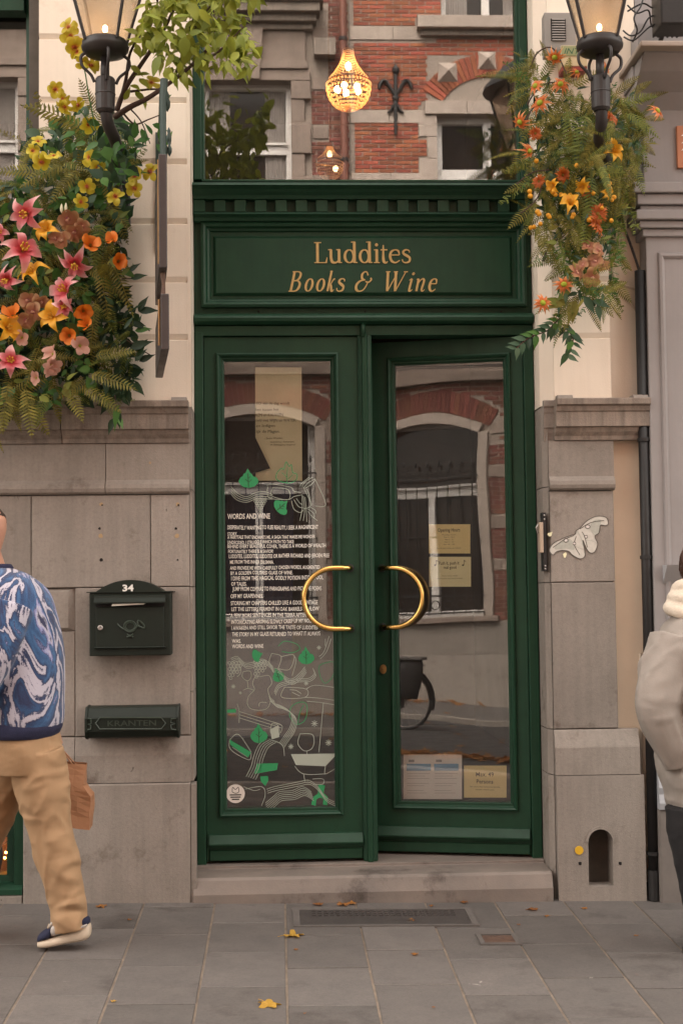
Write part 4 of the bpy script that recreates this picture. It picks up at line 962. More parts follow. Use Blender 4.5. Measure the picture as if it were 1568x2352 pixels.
# the poem
poem = [(A,318,678,1645,44,"WORDS AND WINE"),(A,318,1085,1735,33,"DESPERATELY WANTING TO FLEE REALITY, I SEEK A MAGNIFICENT"),(A,318,400,1782,28,"STORY."),(A,318,1060,1815,28,"A FAIRYTALE THAT ENCHANTS ME, A SAGA THAT MAKES ME WONDER"),(A,318,880,1857,28,"UNDECIDED, I STRUGGLE WHICH PATH TO TAKE"),(A,318,1150,1893,30,"BEHIND EVERY BEAUTIFUL COVER, THERE IS A WORLD OF WEALTH"),(A,325,705,1935,28,"FORTUNATELY THERE IS A SAVIOR!"),(A,330,1180,1978,32,"LUDDITES, LUDDITES, LUDDITES OR RATHER RICHARD AND JEROEN FREE"),(A,340,710,2027,30,"ME FROM THIS INNER DILEMMA."),(A,340,1100,2075,30,"AND PROVIDE ME WITH CAREFULLY CHOSEN WORDS, AUGMENTED"),(A,345,870,2119,30,"BY A GOLDEN COLORED GLASS OF WINE."),(A,350,1130,2166,34,"I DIVE FROM THIS MAGICAL GODLY POTION INTO A POOL"),(A,350,480,2211,30,"OF TALES."),(A,360,1115,2257,34,"JUMP FROM COMMAS TO PARAGRAPHS AND PICK THE POEMS"),(A,345,620,2317,34,"OFF MY GRAPEVINES."),
 (Bq,320,1000,238,34,"STORING MY CHAPTERS CHILLED LIKE A GOOD VINTAGE"),(Bq,325,1010,285,32,"LET THE LETTERS FERMENT IN OAK BARRELS I'LL FLOW"),(Bq,318,910,333,32,"A FEW MORE SENTENCES IN THE TERRA AFTER"),(Bq,325,960,383,32,"INTOXICATING AROMAS SLOWLY CREEP UP MY NOSE"),(Bq,325,1000,431,32,"I AWAKEN AND STILL SAVOR THE TASTE OF LUDDITES"),(Bq,330,1020,482,34,"THE STORY IN MY GLASS RETURNED TO WHAT IT ALWAYS"),(Bq,330,400,530,30,"WAS."),(Bq,330,575,577,32,"WORDS AND WINE")]
for fn, xa_, xb_, yb_, hh, s in poem:
    a = W(*fn((xa_, yb_)), YP); b = W(*fn((xb_, yb_)), YP)
    obj('poem_line', text_mb(s, a.x, a.z, b.x-a.x, hh*.28*PX(YP), YP, bold=.012, jit=.0035), M['white_paint'], left)
# round white sticker low on the pane
p = W(*Bq((357, 1715)), YP); R_ = 72*.293*PX(YP)
stk = tag(obj('round_sticker', MB().poly([(p.x+R_*cos(2*pi*k/24), p.z+R_*sin(2*pi*k/24)) for k in range(24)], YP-.003, YP-.0022), flat('sticker_white', (.68,.63,.58), .5)), 'small round white sticker at the bottom corner of the painted door glass', 'sticker')
WM[stk] = WM[stk]
obj('print', join(text_mb('THE HAPPIEST', p.x-R_*.7, p.z-R_*.25, R_*1.4, R_*.17, YP-.0036, bold=.03), text_mb('PLACE IN TOWN', p.x-R_*.7, p.z-R_*.5, R_*1.4, R_*.17, YP-.0036, bold=.03)) if False else join(MB().ribbon([(p.x-R_*.62, p.z-R_*.12), (p.x+R_*.62, p.z-R_*.12)], R_*.13, YP-.0036), MB().ribbon([(p.x-R_*.55, p.z-R_*.36), (p.x+R_*.55, p.z-R_*.36)], R_*.13, YP-.0036), MB().ribbon([(p.x-R_*.4, p.z-R_*.6), (p.x+R_*.4, p.z-R_*.6)], R_*.13, YP-.0036), MB().ribbon(cr([(p.x-R_*.35, p.z+R_*.2), (p.x-R_*.3, p.z+R_*.7), (p.x, p.z+R_*.45), (p.x+R_*.3, p.z+R_*.7), (p.x+R_*.35, p.z+R_*.2), (p.x, p.z+R_*.05), (p.x-R_*.35, p.z+R_*.2)], 4), R_*.07, YP-.0036)), M['ink'], stk)
# ------------------------------------------------------------------ notices behind the right pane
YN = .0335
def Cq(z): return 832.3+.2746*z[0], 746.2+.2746*z[1]
def Dq(z): return 832.3+.2928*z[0], 1320.2+.2928*z[1]
def sheet(name, fn, r, mat, label, cat, group=None):
    P = [D2(*fn(q), YN) for q in ((r[0],r[3]),(r[2],r[3]),(r[2],r[1]),(r[0],r[1]))]
    o = obj(name, MB().poly(P, YN, YN+.0008), M[mat], frame=FR); tag(o, label, cat, group); return o, P
def printed(o, fn, items, mat='ink'):
    ms = []
    for xc, yb_, wd, hh, s, bold in items:
        x, z = D2(*fn((xc, yb_)), YN); ms.append(text_mb(s, x, z, wd*.28*PX(.3), hh*.28*PX(.3), YN-.0006, bold=bold, center=True))
    obj('print', join(*ms), M[mat], o, frame=FR)
n1, _ = sheet('paper_notice', Cq, (553,1668,899,1912), 'paper_y', 'yellow paper with opening hours taped inside the ajar glass door', 'notice')
printed(n1, Cq, [(722,1729,185,30,"Opening Hours",.01)] + [(722,1760+20*k,(110,90,70,80,90,150)[k],9,("Monday closed","Tue 11 - 20 h","Wed 11 - 20","Thu 11 - 22","Sat 10 - 20","Sunday from noon to six")[k],.0) for k in range(5)] + [(722,1872,200,10,"For all other times see website",0)])
n2, _ = sheet('paper_notice', Cq, (556,1940,905,2190), 'paper_y2', 'paler yellow paper with two musical notes, taped below the opening hours', 'notice')
printed(n2, Cq, [(722,2005,170,28,"Push it, push it",.01),(730,2040,105,26,"real good",.01),(730,2103,130,9,"If the door sticks",0),(730,2125,210,9,"then press and push it here",0)])
ms = []
for qx in (608, 840):
    x, z = D2(*Cq((qx, 2010)), YN); s = .0095
    ms += [MB().ribbon([(x+s*.4, z), (x+s*.5, z+s*2.6)], s*.25, YN-.0006), MB().ribbon([(x+s*.5, z+s*2.5), (x+s*1.4, z+s*1.9)], s*.3, YN-.0008), MB().poly([(x+s*.55*cos(k*pi/5)-s*.1, YN and z+s*.4*sin(k*pi/5)) for k in range(10)], YN-.001, YN-.0009)]
obj('note_symbol', join(*ms), M['ink'], n2, frame=FR)
n3, _ = sheet('paper_notice', Dq, (320,1410,778,1760), 'paper_w', 'white double sheet with blue headings behind the bottom of the ajar glass door', 'notice')
ms = []; mi = []
for a, b in ((345,535),(560,752)):
    P = [D2(*Dq(q), YN) for q in ((a,1537),(b,1537),(b,1483),(a,1483))]; ms.append(MB().poly(P, YN-.0008, YN-.0003))
    for k in range(9):
        y = 1560+k*19
        if k in (3, 6): continue
        P = [D2(*Dq((a+4, y)), YN), D2(*Dq((b-8-(k*37 % 70), y)), YN)]; mi.append(MB().ribbon(P, .0016, YN-.0006))
    P = [D2(*Dq(q), YN) for q in ((a+15,1470),(a+60,1470),(a+60,1450),(a+15,1450))]; mi.append(MB().poly(P, YN-.0008, YN-.0003))
obj('blue_heading', join(*ms), M['ink_blue'], n3, frame=FR); obj('print', join(*mi), M['ink_grey'], n3, frame=FR)
n4, _ = sheet('paper_notice', Dq, (795,1497,1128,1748), 'paper_y', 'yellow paper giving the maximum of 49 persons, low in the ajar glass door', 'notice')
printed(n4, Dq, [(958,1582,145,36,"Max. 49",.01),(958,1637,135,34,"Persons",.01),(958,1668,245,11,"No more than forty nine people",0),(958,1690,150,11,"inside, thank you",0)])
# closer / strike box on the stone reveal beside the hinge
sb = root('lock_release_box', 'beige metal release box on a dark plate beside the ajar door', 'lock box', (XR+.004, .02, WZ(1232, 1315, .02)))
za, zc2 = WZ(1232, 1312, .02), WZ(1232, 1178, .02)
obj('plate', MB().box(XR-.012, XR+.004, -.004, .055, za, zc2), M['black'], sb)
obj('box', MB().box(XR-.030, XR-.0125, -.02, .03, WZ(1232, 1270, 0), WZ(1232, 1200, 0)), surf('beige_enamel', (.42,.32,.24), (.38,.29,.22), 9, .5), sb, bevel=.004)
for y in (1184, 1193, 1300, 1307):
    z = WZ(1232, y, 0); obj('screw', MB().ball((XR-.004, -.005, z), .0045, 8, 5), M['metal'], sb)
obj('lever', MB().tube([(XR-.032, .01, WZ(1232,1205,0)), (XR-.042, .0, WZ(1232,1212,0)), (XR-.034, .005, WZ(1232,1225,0))], .004, 6), M['metal'], sb)
# ================================================================== things on the walls
def wz(x, y, Y=-.04): return WX(x, y, Y), WZ(x, y, Y)
# ---- mail box
def Eq(z): return .2929*z[0], 976+.2929*z[1]
YM = -.115
def eq(x, z, Y=YM): return wz(*Eq((x, z)), Y)
bx0, bz1 = eq(702, 1318); bx1_, bz0 = eq(1342, 1805)
mbx = root('mail_box', 'dark green metal mail box with arched top and the number 34', 'mail box', ((bx0+bx1_)/2, -.001, bz0))
obj('body', MB().box(bx0, bx1_, YM, -.001, bz0, bz1), M['box_green'], mbx, bevel=.004)
ax0, _ = eq(745, 1320); ax1, _ = eq(1295, 1320); _, azt = eq(1020, 1215)
R_h = azt-bz1; hw = (ax1-ax0)/2; Rr = (hw*hw+R_h*R_h)/(2*R_h); ac = (ax0+ax1)/2; a0 = math.asin(hw/Rr)
arc = [(ac+Rr*sin(-a0+2*a0*k/20), azt-Rr+Rr*cos(-a0+2*a0*k/20)) for k in range(21)]
obj('lid', join(MB().poly([(x, z+.0) for x, z in arc] + [(ax1, bz1+.0005), (ax0, bz1+.0005)], YM-.004, -.002), MB().box(bx0-.012, bx1_+.012, YM-.006, -.002, bz1+.0005, bz1+.005)), M['box_green'], mbx, bevel=.002)
vx0, vz1 = eq(742, 1345); vx1, vz0 = eq(1300, 1412)
obj('visor', MB().prism([(YM+.001, vz1+.006), (YM-.012, vz1+.002), (YM-.014, vz1-.008), (YM-.030, vz0+.016), (YM-.030, vz0+.010), (YM+.001, vz0+.018)], vx0, vx1), M['box_green'], mbx)
obj('slot', MB().box(vx0+.006, vx1-.006, YM-.0012, YM+.001, vz0-.006, vz0+.02), M['hole'], mbx)
px0_, pz1 = eq(752, 1430); px1_, pz0 = eq(1288, 1748)
obj('door', MB().cbox(px0_, px1_, YM-.006, YM-.0005, pz0, pz1, .003), M['box_green'], mbx)
obj('ledge', MB().cbox(vx0, vx1, YM-.014, YM-.0005, eq(0, 1765)[1], eq(0, 1752)[1], .003), M['box_green'], mbx)
lx, lz = eq(790, 1590)
q = MB().lathe([(.001,-.002),(.0115,-.002),(.0115,.008),(.009,.010),(.001,.009)], (0,0,0), 16); q.v = [(lx+a, YM-.006-c, lz+b) for a, b, c in q.v]
obj('lock', q, M['metal'], mbx, smooth=False)
hx, hz_ = eq(1022, 1585); s_ = .0285
pp = lambda L, r=.0042: MB().tube([(hx+a*s_, YM-.0075, hz_+b*s_) for a, b in L], r, 6)
M['emblem'] = surf('worn_relief_enamel', (.035,.05,.036), (.028,.04,.03), 12, .4)
obj('posthorn_emblem', join(pp(ell(0, .1, .95, .85, 0, 20)), pp(ell(0, .1, .72, .62, 0, 20), .003), pp(cr([(-2.0, .55), (-1.5, .0), (-.9, -.35), (0, -.75), (.9, -.1), (1.4, .5)], 5)), pp(cr([(1.2, .2), (2.2, -.2), (2.1, .4), (1.3, 1.0), (1.2, .2)], 5)), pp([(-.5, -1.1), (0, -1.5), (.5, -1.1)]), pp([(-.5, -1.6), (0, -1.3), (.5, -1.6)])), M['emblem'], mbx)
nx, nz = eq(962, 1303, YM-.004)
obj('house_number', text_mb('34', nx, nz, eq(1050, 1303)[0]-nx, .029, YM-.0052, bold=.035), flat('number_white', (.72,.70,.66), .6), mbx)
q0, q1 = eq(880, 1412), eq(1130, 1405)
lt = tag(obj('letter', MB().poly([(q0[0]-.0, q0[1]-.005), (q1[0], q1[1]-.001), (q1[0]+.01, q1[1]+.004), (q0[0]+.004, q0[1]+.005)], YM-.022, YM+.0), surf('envelope_paper', (.75,.74,.66), (.72,.71,.60), 20, .6)), 'folded white letter sticking out of the mail box slot', 'letter')
# ---- newspaper holder
def Hq(z): return .2929*z[0], 1521+.2929*z[1]
YK = -.13
kx = lambda x, z, Y=YK: wz(*Hq((x, z)), Y)
k0, k1 = kx(682, 500)[0], kx(1385, 500)[0]; kt = kx(1000, 362)[1]; kb_ = kx(1000, 595)[1]
nb = root('newspaper_holder', 'low dark green newspaper holder reading KRANTEN under the mail box', 'newspaper box', ((k0+k1)/2, -.001, kb_))
kz = lambda z: kx(1000, z)[1]
pf = [(-.001, kz(352)), (YK+.035, kz(358)), (YK+.004, kz(428)), (YK, kz(440)), (YK, kz(540)), (YK+.02, kz(590)), (YK+.05, kb_-.004), (-.001, kb_+.0)]
obj('body', MB().prism(pf, k0, k1), M['box_green'], nb, bevel=.004)
obj('end_cap', MB().prism([(y-.004 if y < -.01 else y, (z-kz(475))*1.05+kz(475)) for y, z in pf], k0-.010, k0+.002), M['box_green'], nb, bevel=.003)
obj('end_cap', MB().prism([(y-.004 if y < -.01 else y, (z-kz(475))*1.05+kz(475)) for y, z in pf], k1-.002, k1+.010), M['box_green'], nb, bevel=.003)
def kp(L): return [Vector((kx(x, z)[0], YK-.003, kx(x, z)[1])) for x, z in L]
obj('cartouche', join(MB().tube(kp([(750,480),(785,436),(1265,436),(1300,478),(1265,524),(785,524),(750,480),(752,476)]), .0035, 6), MB().tube(kp([(685,440),(715,445),(718,480),(690,485),(715,495),(712,525),(685,530)]), .0035, 6), MB().tube(kp([(1380,440),(1345,445),(1340,475),(1375,482),(1340,495),(1345,525),(1380,530)]), .0035, 6)), M['emblem'], nb)
ka, kb2 = kx(845, 502), kx(1225, 502)
obj('lettering', text_mb('KRANTEN', ka[0], ka[1], kb2[0]-ka[0], .026, YK-.0022, bold=.01), M['emblem'], nb)
# ---- moth sticker and small scraps on the right pier
mo = []
def Mq(z): return 1177+.4273*z[0], 1091+.4273*z[1]
def mz(L, Y=-.0025): return [wz(*Mq(q), Y) for q in L]
M['moth'] = surf('faded_paper_print', (.56,.53,.48), (.48,.46,.41), 60, .8)
M['moth2'] = surf('grey_green_print', (.42,.42,.37), (.35,.35,.31), 90, .8)
out = cr([(340,300),(360,285),(400,245),(450,222),(500,228),(512,262),(495,272),(470,270),(462,310),(440,330),(455,370),(440,412),(415,418),(395,395),(375,350),(388,430),(360,450),(320,430),(300,410),(265,405),(235,412),(215,430),(197,405),(215,370),(260,345),(310,325),(335,318)], 4, True)
ms_ = tag(obj('moth_sticker', MB().poly(mz(out), -.0025, -.0012), M['moth']), 'pale cut-out paper moth pasted on the stone pier beside the door', 'sticker')
ln = lambda L, w, y=-.0032: MB().ribbon(mz(cr(L, 4)), w, y, .0003)
obj('wing_pattern', join(MB().poly(mz(cr([(415,290),(430,245),(470,240),(470,270),(460,305),(440,325)], 4, True)), -.0032, -.0027), MB().poly(mz(cr([(310,345),(330,400),(290,395),(235,400),(225,390),(255,360)], 4, True)), -.0032, -.0027), ln([(345,300),(370,350),(385,420)], .004), ln([(395,350),(430,355),(450,370)], .002), ln([(320,370),(350,390),(380,400)], .002)), M['moth2'], ms_)
M['moth_ink'] = flat('moth_outline_ink', (.09,.08,.07), .8)
obj('outline', join(MB().ribbon(mz(out), .0034, -.0036, .0003), ln([(360,290),(420,255),(490,245)], .0034), ln([(330,325),(280,345),(215,390)], .0034), ln([(370,305),(385,330),(400,390)], .003), ln([(340,330),(330,375),(360,430)], .003), ln(ell(402,278,13,10,0,10), .003), ln(ell(285,352,13,10,0,10), .003), ln(ell(393,332,9,8,0,8), .0025), ln(ell(330,368,8,8,0,8), .0025)), M['moth_ink'], ms_)
obj('eye_spot', join(*[MB().poly(mz(ell(x, y, r, r*.8, 0, 8)[:-1]), -.004, -.0035) for x, y, r in ((402,278,8),(285,352,8),(393,332,6),(330,368,6))]), flat('spot_white', (.68,.62,.60), .8), ms_)
tag(obj('paper_scrap', MB().poly(mz([(185,320),(190,312),(205,308),(212,305),(208,325),(198,332),(190,325)]), -.0025, -.0012), M['poster']), 'torn scrap of buff paper on the stone left of the moth', 'paper scrap')
tag(obj('paper_scrap', MB().poly(mz([(268,425),(285,415),(290,425),(283,445),(275,445)]), -.0025, -.0012), M['poster']), 'torn scrap of buff paper on the stone just under the moth', 'paper scrap')
p = W(1329, 1953, -.037); tag(obj('yellow_marker', MB().poly([(p.x+.0195*cos(2*pi*k/20), p.z+.0195*sin(2*pi*k/20)) for k in range(20)], -.0405, -.0365), flat('marker_yellow', (.62,.36,.02), .6)), 'round yellow sticker beside the arched niche in the stone base', 'sticker')
# ---- hanging sign seen nearly edge on
def sign():
    a = W(375, 600, -.86); b = W(365, 640, -.10)
    d = Vector((b.x-a.x, b.y-a.y, 0)); n = Vector((-d.y, d.x, 0)).normalized()*.017
    zt_, zm0 = WZ(375, 353, -.86), WZ(375, 615, -.86)
    zl1, zl0 = WZ(378, 674, -.86), WZ(378, 803, -.86)
    r_ = root('hanging_sign', 'dark two-board hanging sign seen almost edge on, on a scrolled iron bracket', 'sign', (b.x, b.y, zl0))
    def board(z0, z1, off, nm):
        p = [a+n+Vector((off,0,0)), a-n+Vector((off,0,0)), b-n, b+n]
        m = MB().add([(q.x, q.y, z) for z in (z0, z1) for q in p], [(3,2,1,0),(4,5,6,7),(0,1,5,4),(1,2,6,5),(2,3,7,6),(3,0,4,7)])
        o = obj(nm, m, M['sign'], r_, bevel=.004); return o
    M['sign'] = surf('brown_black_sign_paint', (.052,.042,.040), (.038,.031,.030), 8, .42, .0006, 40)
    M['side_strip'] = surf('brown_side_strip', (.30,.17,.06), (.22,.12,.05), 20, .5, metal=.4)
    u = board(zm0, zt_, 0, 'board'); lo = board(zl0, zl1, .006, 'board')
    for o, z0, z1 in ((u, zm0, zt_), (lo, zl0, zl1)):
        n2 = n*1.12; p0, p1 = a+n2, b+n2
        obj('side_face_strip', MB().tube([(p0.x, p0.y+.02, z0+.02), (p0.x, p0.y+.02, z1-.02)], .005, 6), M['side_strip'], o)  # added strip stands in for the boards' lighter left face at grazing view
    for t in (.12, .8):
        q = a+(b-a)*t; obj('link', MB().tube([(q.x, q.y, zl1-.01), (q.x+.004, q.y, (zl1+zm0)/2), (q.x, q.y, zm0+.01)], [.012, .007, .012], 8), M['rust'], r_)
    # bracket
    zb1 = WZ(372, 190, -.8)
    M['verdigris'] = surf('green_bronze', (.030,.055,.046), (.022,.04,.034), 10, .5)
    obj('bracket', join(MB().tube([(a.x, a.y+.02, zt_-.01), (a.x, a.y+.02, zt_+.22), (a.x+.006, a.y+.02, zb1)], [.013, .014, .016], 8), MB().tube([(a.x, a.y+.02, zb1-.05), (b.x, b.y+.12, zb1-.02)], .014, 8), MB().tube(cr([(a.x, a.y+.1, zt_+.06), (a.x-.02, -.5, zt_+.10), (b.x, b.y+.11, zt_-.10)], 5), .011, 8), MB().box(b.x-.02, b.x+.02, -.012, .004, zt_-.2, zb1+.05)), M['verdigris'], r_, smooth=False)
    for zz, dx, s in ((zt_+.28, .006, .030), (zt_+.13, .012, .026), (zt_+.04, -.014, .03), (zt_+.08, .014, .024), (zb1-.02, .0, .022)):
        obj('leaf_ornament', MB().lathe([(.001,-s*1.5),(s*.5,-s*.8),(s*.55,-.1*s),(s*.25,s*.5),(s*.4,s*.9),(.001,s*1.5)], (a.x+dx, a.y+.18, zz), 8, .8, 1.6), M['verdigris'], r_, smooth=True)
sign()
# ---- wall lanterns
YL = -.62
def lantern(cx, cy, sgn, label, wallx):
    """cx, cy: picture position of the middle of the round gallery under the glass"""
    p = W(cx, cy, YL); s = PX(YL)
    r_ = root('wall_lantern', label, 'lantern', (p.x, YL, p.z-.25), 'lit wall lanterns')
    R = 54*s; z = p.z
    obj('gallery', MB().lathe([(.001,-.042),(R*.55,-.040),(R*.86,-.032),(R*.93,-.02),(R*1.0,-.014),(R*1.02,.0),(R*.97,.010),(R*.99,.016),(R*.93,.024),(R*.86,.02),(R*.85,-.01),(.001,-.008)], p, 32), M['lantern'], r_, smooth=True)
    obj('stem', MB().tube([(p.x, YL, z-.04), (p.x, YL, z-.16)], .018, 12), M['lantern'], r_, smooth=True)
    z0 = WZ(cx, cy+72, YL); z1 = WZ(cx, cy+145, YL)
    obj('socket', MB().lathe([(.001, z0-z+.004),(.036, z0-z+.002),(.042, z0-z-.006),(.042,(z0+z1)/2-z+.004),(.044,(z0+z1)/2-z),(.042,(z0+z1)/2-z-.004),(.040, z1-z),(.030, z1-z-.012),(.001, z1-z-.012)], p, 20), M['lantern'], r_, smooth=False)
    for a in (0, pi/2, pi, 3*pi/2):
        e = lambda rr, zz: (p.x+rr*cos(a+.25), YL+rr*sin(a+.25), zz)
        obj('scroll', MB().tube(cr([e(R*.78, z-.03), e(R*1.02, z-.05), e(R*.98, z-.09), e(R*.62, z-.125), e(.046, z0-.02)], 5), .007, 6), M['lantern'], r_, smooth=True)
    obj('arm', MB().tube(cr([(p.x, YL, z1+.02), (p.x+sgn*.008, YL+.03, z1-.05), (p.x+sgn*.03, YL+.16, z1-.11), (wallx, -.14, z1-.18), (wallx, .0, z1-.2)], 5), .026, 12), M['lantern'], r_, smooth=True)
    obj('wall_plate', MB().cbox(wallx-.05, wallx+.05, -.02, .005, z1-.34, z1-.06, .006), M['lantern'], r_)
    # tapering four-sided glass
    zt_ = z+.42; r0, r1 = R*.98, R*1.02+.42*.30
    cs = [(cos(radians(a)), sin(radians(a))) for a in (45-8, 135-8, 225-8, 315-8)]
    for k in range(4):
        c, s2 = cs[k]; d, e2 = cs[(k+1) % 4]
        obj('bar', MB().tube([(p.x+c*r0, YL+s2*r0, z+.012), (p.x+c*r1, YL+s2*r1, zt_)], .0075, 6), M['lantern'], r_)
        m = MB(); f = .995
        q = [(p.x+c*r0*f, YL+s2*r0*f, z+.02), (p.x+d*r0*f, YL+e2*r0*f, z+.02), (p.x+d*r1*f, YL+e2*r1*f, zt_), (p.x+c*r1*f, YL+s2*r1*f, zt_)]
        m.add(q + [(p.x+(v[0]-p.x)*.985, YL+(v[1]-YL)*.985, v[2]) for v in q], [(0,1,2,3),(7,6,5,4),(0,4,5,1),(1,5,6,2),(2,6,7,3),(3,7,4,0)])
        obj('pane', m, M['lamp_pane'], r_)
    obj('roof', MB().lathe([(r1*.78, .42),(r1*1.08,.425),(r1*1.05,.45),(r1*.6,.56),(r1*.3,.60),(r1*.28,.66),(.03,.70),(.001,.74)], p, 4+20), M['lantern'], r_)
    obj('burner', MB().tube([(p.x, YL, z+.015), (p.x, YL, z+.06)], .012, 10), M['brass'], r_)
    obj('flame_bulb', MB().lathe([(.001,.062),(.008,.066),(.0115,.078),(.009,.090),(.001,.096)], p, 12), M['glow'], r_, smooth=True)
def lamp_pane():
    m, nt, b = new_mat('hazy_lantern_glass'); L = nt.links.new; nt.nodes.remove(b)
    tr = nt.nodes.new('ShaderNodeBsdfTransparent'); tr.inputs[0].default_value = (.985,.95,.90,1)
    df = nt.nodes.new('ShaderNodeBsdfTranslucent'); df.inputs[0].default_value = (.95,.86,.75,1)
    gl = nt.nodes.new('ShaderNodeBsdfGlossy'); gl.inputs['Roughness'].default_value = .05
    m1 = nt.nodes.new('ShaderNodeMixShader'); m2 = nt.nodes.new('ShaderNodeMixShader')
    g = nt.nodes.new('ShaderNodeNewGeometry'); nz = N(nt, 'ShaderNodeTexNoise', Scale=9.0, Detail=4); L(g.outputs['Position'], nz.inputs['Vector'])
    mr = N(nt, 'ShaderNodeMapRange'); mr.inputs['To Min'].default_value = .16; mr.inputs['To Max'].default_value = .34; L(nz.outputs[0], mr.inputs['Value'])
    L(mr.outputs[0], m1.inputs[0]); L(tr.outputs[0], m1.inputs[1]); L(df.outputs[0], m1.inputs[2])
    m2.inputs[0].default_value = .09; L(m1.outputs[0], m2.inputs[1]); L(gl.outputs[0], m2.inputs[2]); L(m2.outputs[0], nt.nodes['Material Output'].inputs[0]); return m
M['lamp_pane'] = lamp_pane()
lantern(242, 108, 1, 'lit black street lantern on a bracket above the pink lilies', WX(275, 320, 0))
lantern(1376, 104, 1, 'lit black street lantern on a bracket above the orange daisies', WX(1395, 330, 0))
# ---- grey louvred box, small enamel sign behind the right lantern
gx, gzt = wz(1248, 30, -.06); gx2, gzb = wz(1322, 128, -.06)
gb = root('louvred_box', 'grey metal box with a louvred grille high on the right pier', 'speaker box', ((gx+gx2)/2, 0, gzb))
obj('body', MB().box(gx, gx2, -.07, .001, gzb, gzt), surf('grey_enamel', (.26,.235,.215), (.23,.21,.19), 9, .5), gb, bevel=.004)
ga, gb_ = wz(1266, 45, -.07), wz(1297, 92, -.07)
obj('recess', MB().box(ga[0]-.004, gb_[0]+.004, -.0712, -.069, gb_[1]-.004, ga[1]+.004), M['hole'], gb)
for k in range(9):
    z = gb_[1]+(ga[1]-gb_[1])*k/8; obj('louvre', MB().box(ga[0], gb_[0], -.078, -.0715, z-.0035, z+.002), M['metal'], gb)
sgx, sgt = wz(1288, 104, -.09); sgx2, sgb = wz(1348, 152, -.09)
es = root('enamel_sign', 'small cream wall sign with a green headed panel and red foot under the louvred box', 'sign', ((sgx+sgx2)/2, 0, sgb))
obj('plate', MB().box(sgx, sgx2, -.09, .001, sgb, sgt), surf('cream_enamel', (.52,.40,.24), (.48,.37,.22), 8, .45), es, bevel=.003)
obj('green_panel', MB().box(sgx+.001, sgx2-.001, -.0935, -.0905, sgt-.050, sgt-.004), surf('pale_green_enamel', (.26,.27,.13), (.24,.25,.12), 8, .5), es)
obj('lettering', text_mb('INTE', sgx+.012, sgt-.042, (sgx2-sgx)*.8, .028, -.0945, shear=.3), flat('green_ink', (.03,.10,.05), .7), es)
obj('red_foot', MB().box(sgx+.002, sgx2-.002, -.088, -.001, sgb-.022, sgb-.0005), flat('red_enamel', (.22,.03,.02), .5), es)
# ---- neighbour on the right: grey painted pilaster
nbx = WX(1497, 1200, -.06)
nh = root('neighbour_building', 'grey painted shop building with moulded pilaster beside the black rain pipe', 'building', (nbx+.5, 0, -.05))
obj('wall', join(MB().box(1.74, 1.93, .06, .5, -.4, 11.5), MB().box(1.951, 6, .0, .5, -.4, 11.5)), M['grey'], nh)
zcp0, zcp1 = WZ(1530, 420, -.12), WZ(1530, 530, -.10)
zsh = WZ(1530, 2010, -.06)
obj('shaft', MB().box(nbx, nbx+.62, -.06, .06, .62, zcp1), M['grey'], nh, bevel=.004)
fx = WX(1516, 900, -.06)
obj('panel_moulding', MB().frame(fx, nbx+.56, .95, WZ(1530, 580, -.06), [(0, -.0605), (.006, -.072), (.018, -.074), (.028, -.066), (.032, -.0605)]), M['grey'], nh)
def cap(nm, levels):
    """stack of mouldings that step out: (z0, z1, projection)"""
    for z0, z1, pr_ in levels: obj(nm, MB().box(nbx-pr_, nbx+.62+pr_, -.06-pr_, .06, z0, z1-.002), M['grey'], nh, bevel=.005)
Z = lambda y, Y=-.1: WZ(1530, y, Y)
cap('capital', [(Z(540), Z(522), .018), (Z(522), Z(505), .036), (Z(505), Z(482), .058), (Z(482), Z(470), .03), (Z(470), Z(445), .048), (Z(445), Z(420), .068)])
cap('console', [(Z(415), Z(225), .004), (Z(225), Z(195), .03), (Z(195), Z(150), .06)])
m = MB().prism([(-.06, Z(250)), (-.12, Z(215)), (-.22, Z(185)), (-.30, Z(150)), (-.30, Z(118, -.3)), (.06, Z(118, -.3)), (.06, Z(250))], nbx-.05, 4.0); obj('cornice', m, M['grey'], nh)
obj('cornice_shelf', MB().box(nbx-.08, 4.0, -.36, .06, Z(117, -.3), Z(104, -.3)), surf('warm_grey_paint', (.36,.30,.255), (.32,.27,.23), 5, .6), nh, bevel=.006)
obj('upper_fascia', MB().box(nbx-.02, 4.0, -.08, .06, Z(103, -.3)+.002, Z(50, -.1)), M['grey'], nh)
obj('base', MB().cbox(nbx-.006, nbx+.64, -.075, .06, -.2, .40, .01), M['grey_dark'], nh)
obj('base_moulding', MB().prism([(.06, .40), (-.085, .402), (-.09, .43), (-.078, .47), (-.085, .50), (-.07, .55), (-.062, .62), (.06, .62)], nbx-.004, nbx+.63), surf('pale_grey_base', (.36,.37,.39), (.31,.32,.34), 7, .5), nh)
# corner bracket behind the walker
cx_, cz_ = wz(1523, 1298, -.08)
obj('shelf_bracket', MB().prism([(-.06, cz_), (-.14, cz_), (-.13, cz_-.012), (-.062, cz_-.085)], cx_, cx_+.5), surf('pale_blue_grey', (.40,.40,.41), (.36,.36,.37), 6, .5), nh)
# orange plate
ox, ozt = wz(1554, 287, -.09); _, ozb = wz(1554, 384, -.09)
op = root('wall_plaque', 'salmon coloured plaque with white letters on the grey pilaster', 'sign', (ox+.12, -.06, ozb))
obj('plate', MB().box(ox, ox+.26, -.082, -.0605, ozb, ozt), surf('salmon_enamel', (.46,.19,.10), (.42,.17,.09), 8, .5), op, bevel=.003)
obj('lettering', join(*[text_mb(s, ox+.018, ozt-.05-.035*k, .20, .02, -.0835) for k, s in enumerate(('A&A', 'ART', 'ATELIER'))]), M['white_paint'], op)
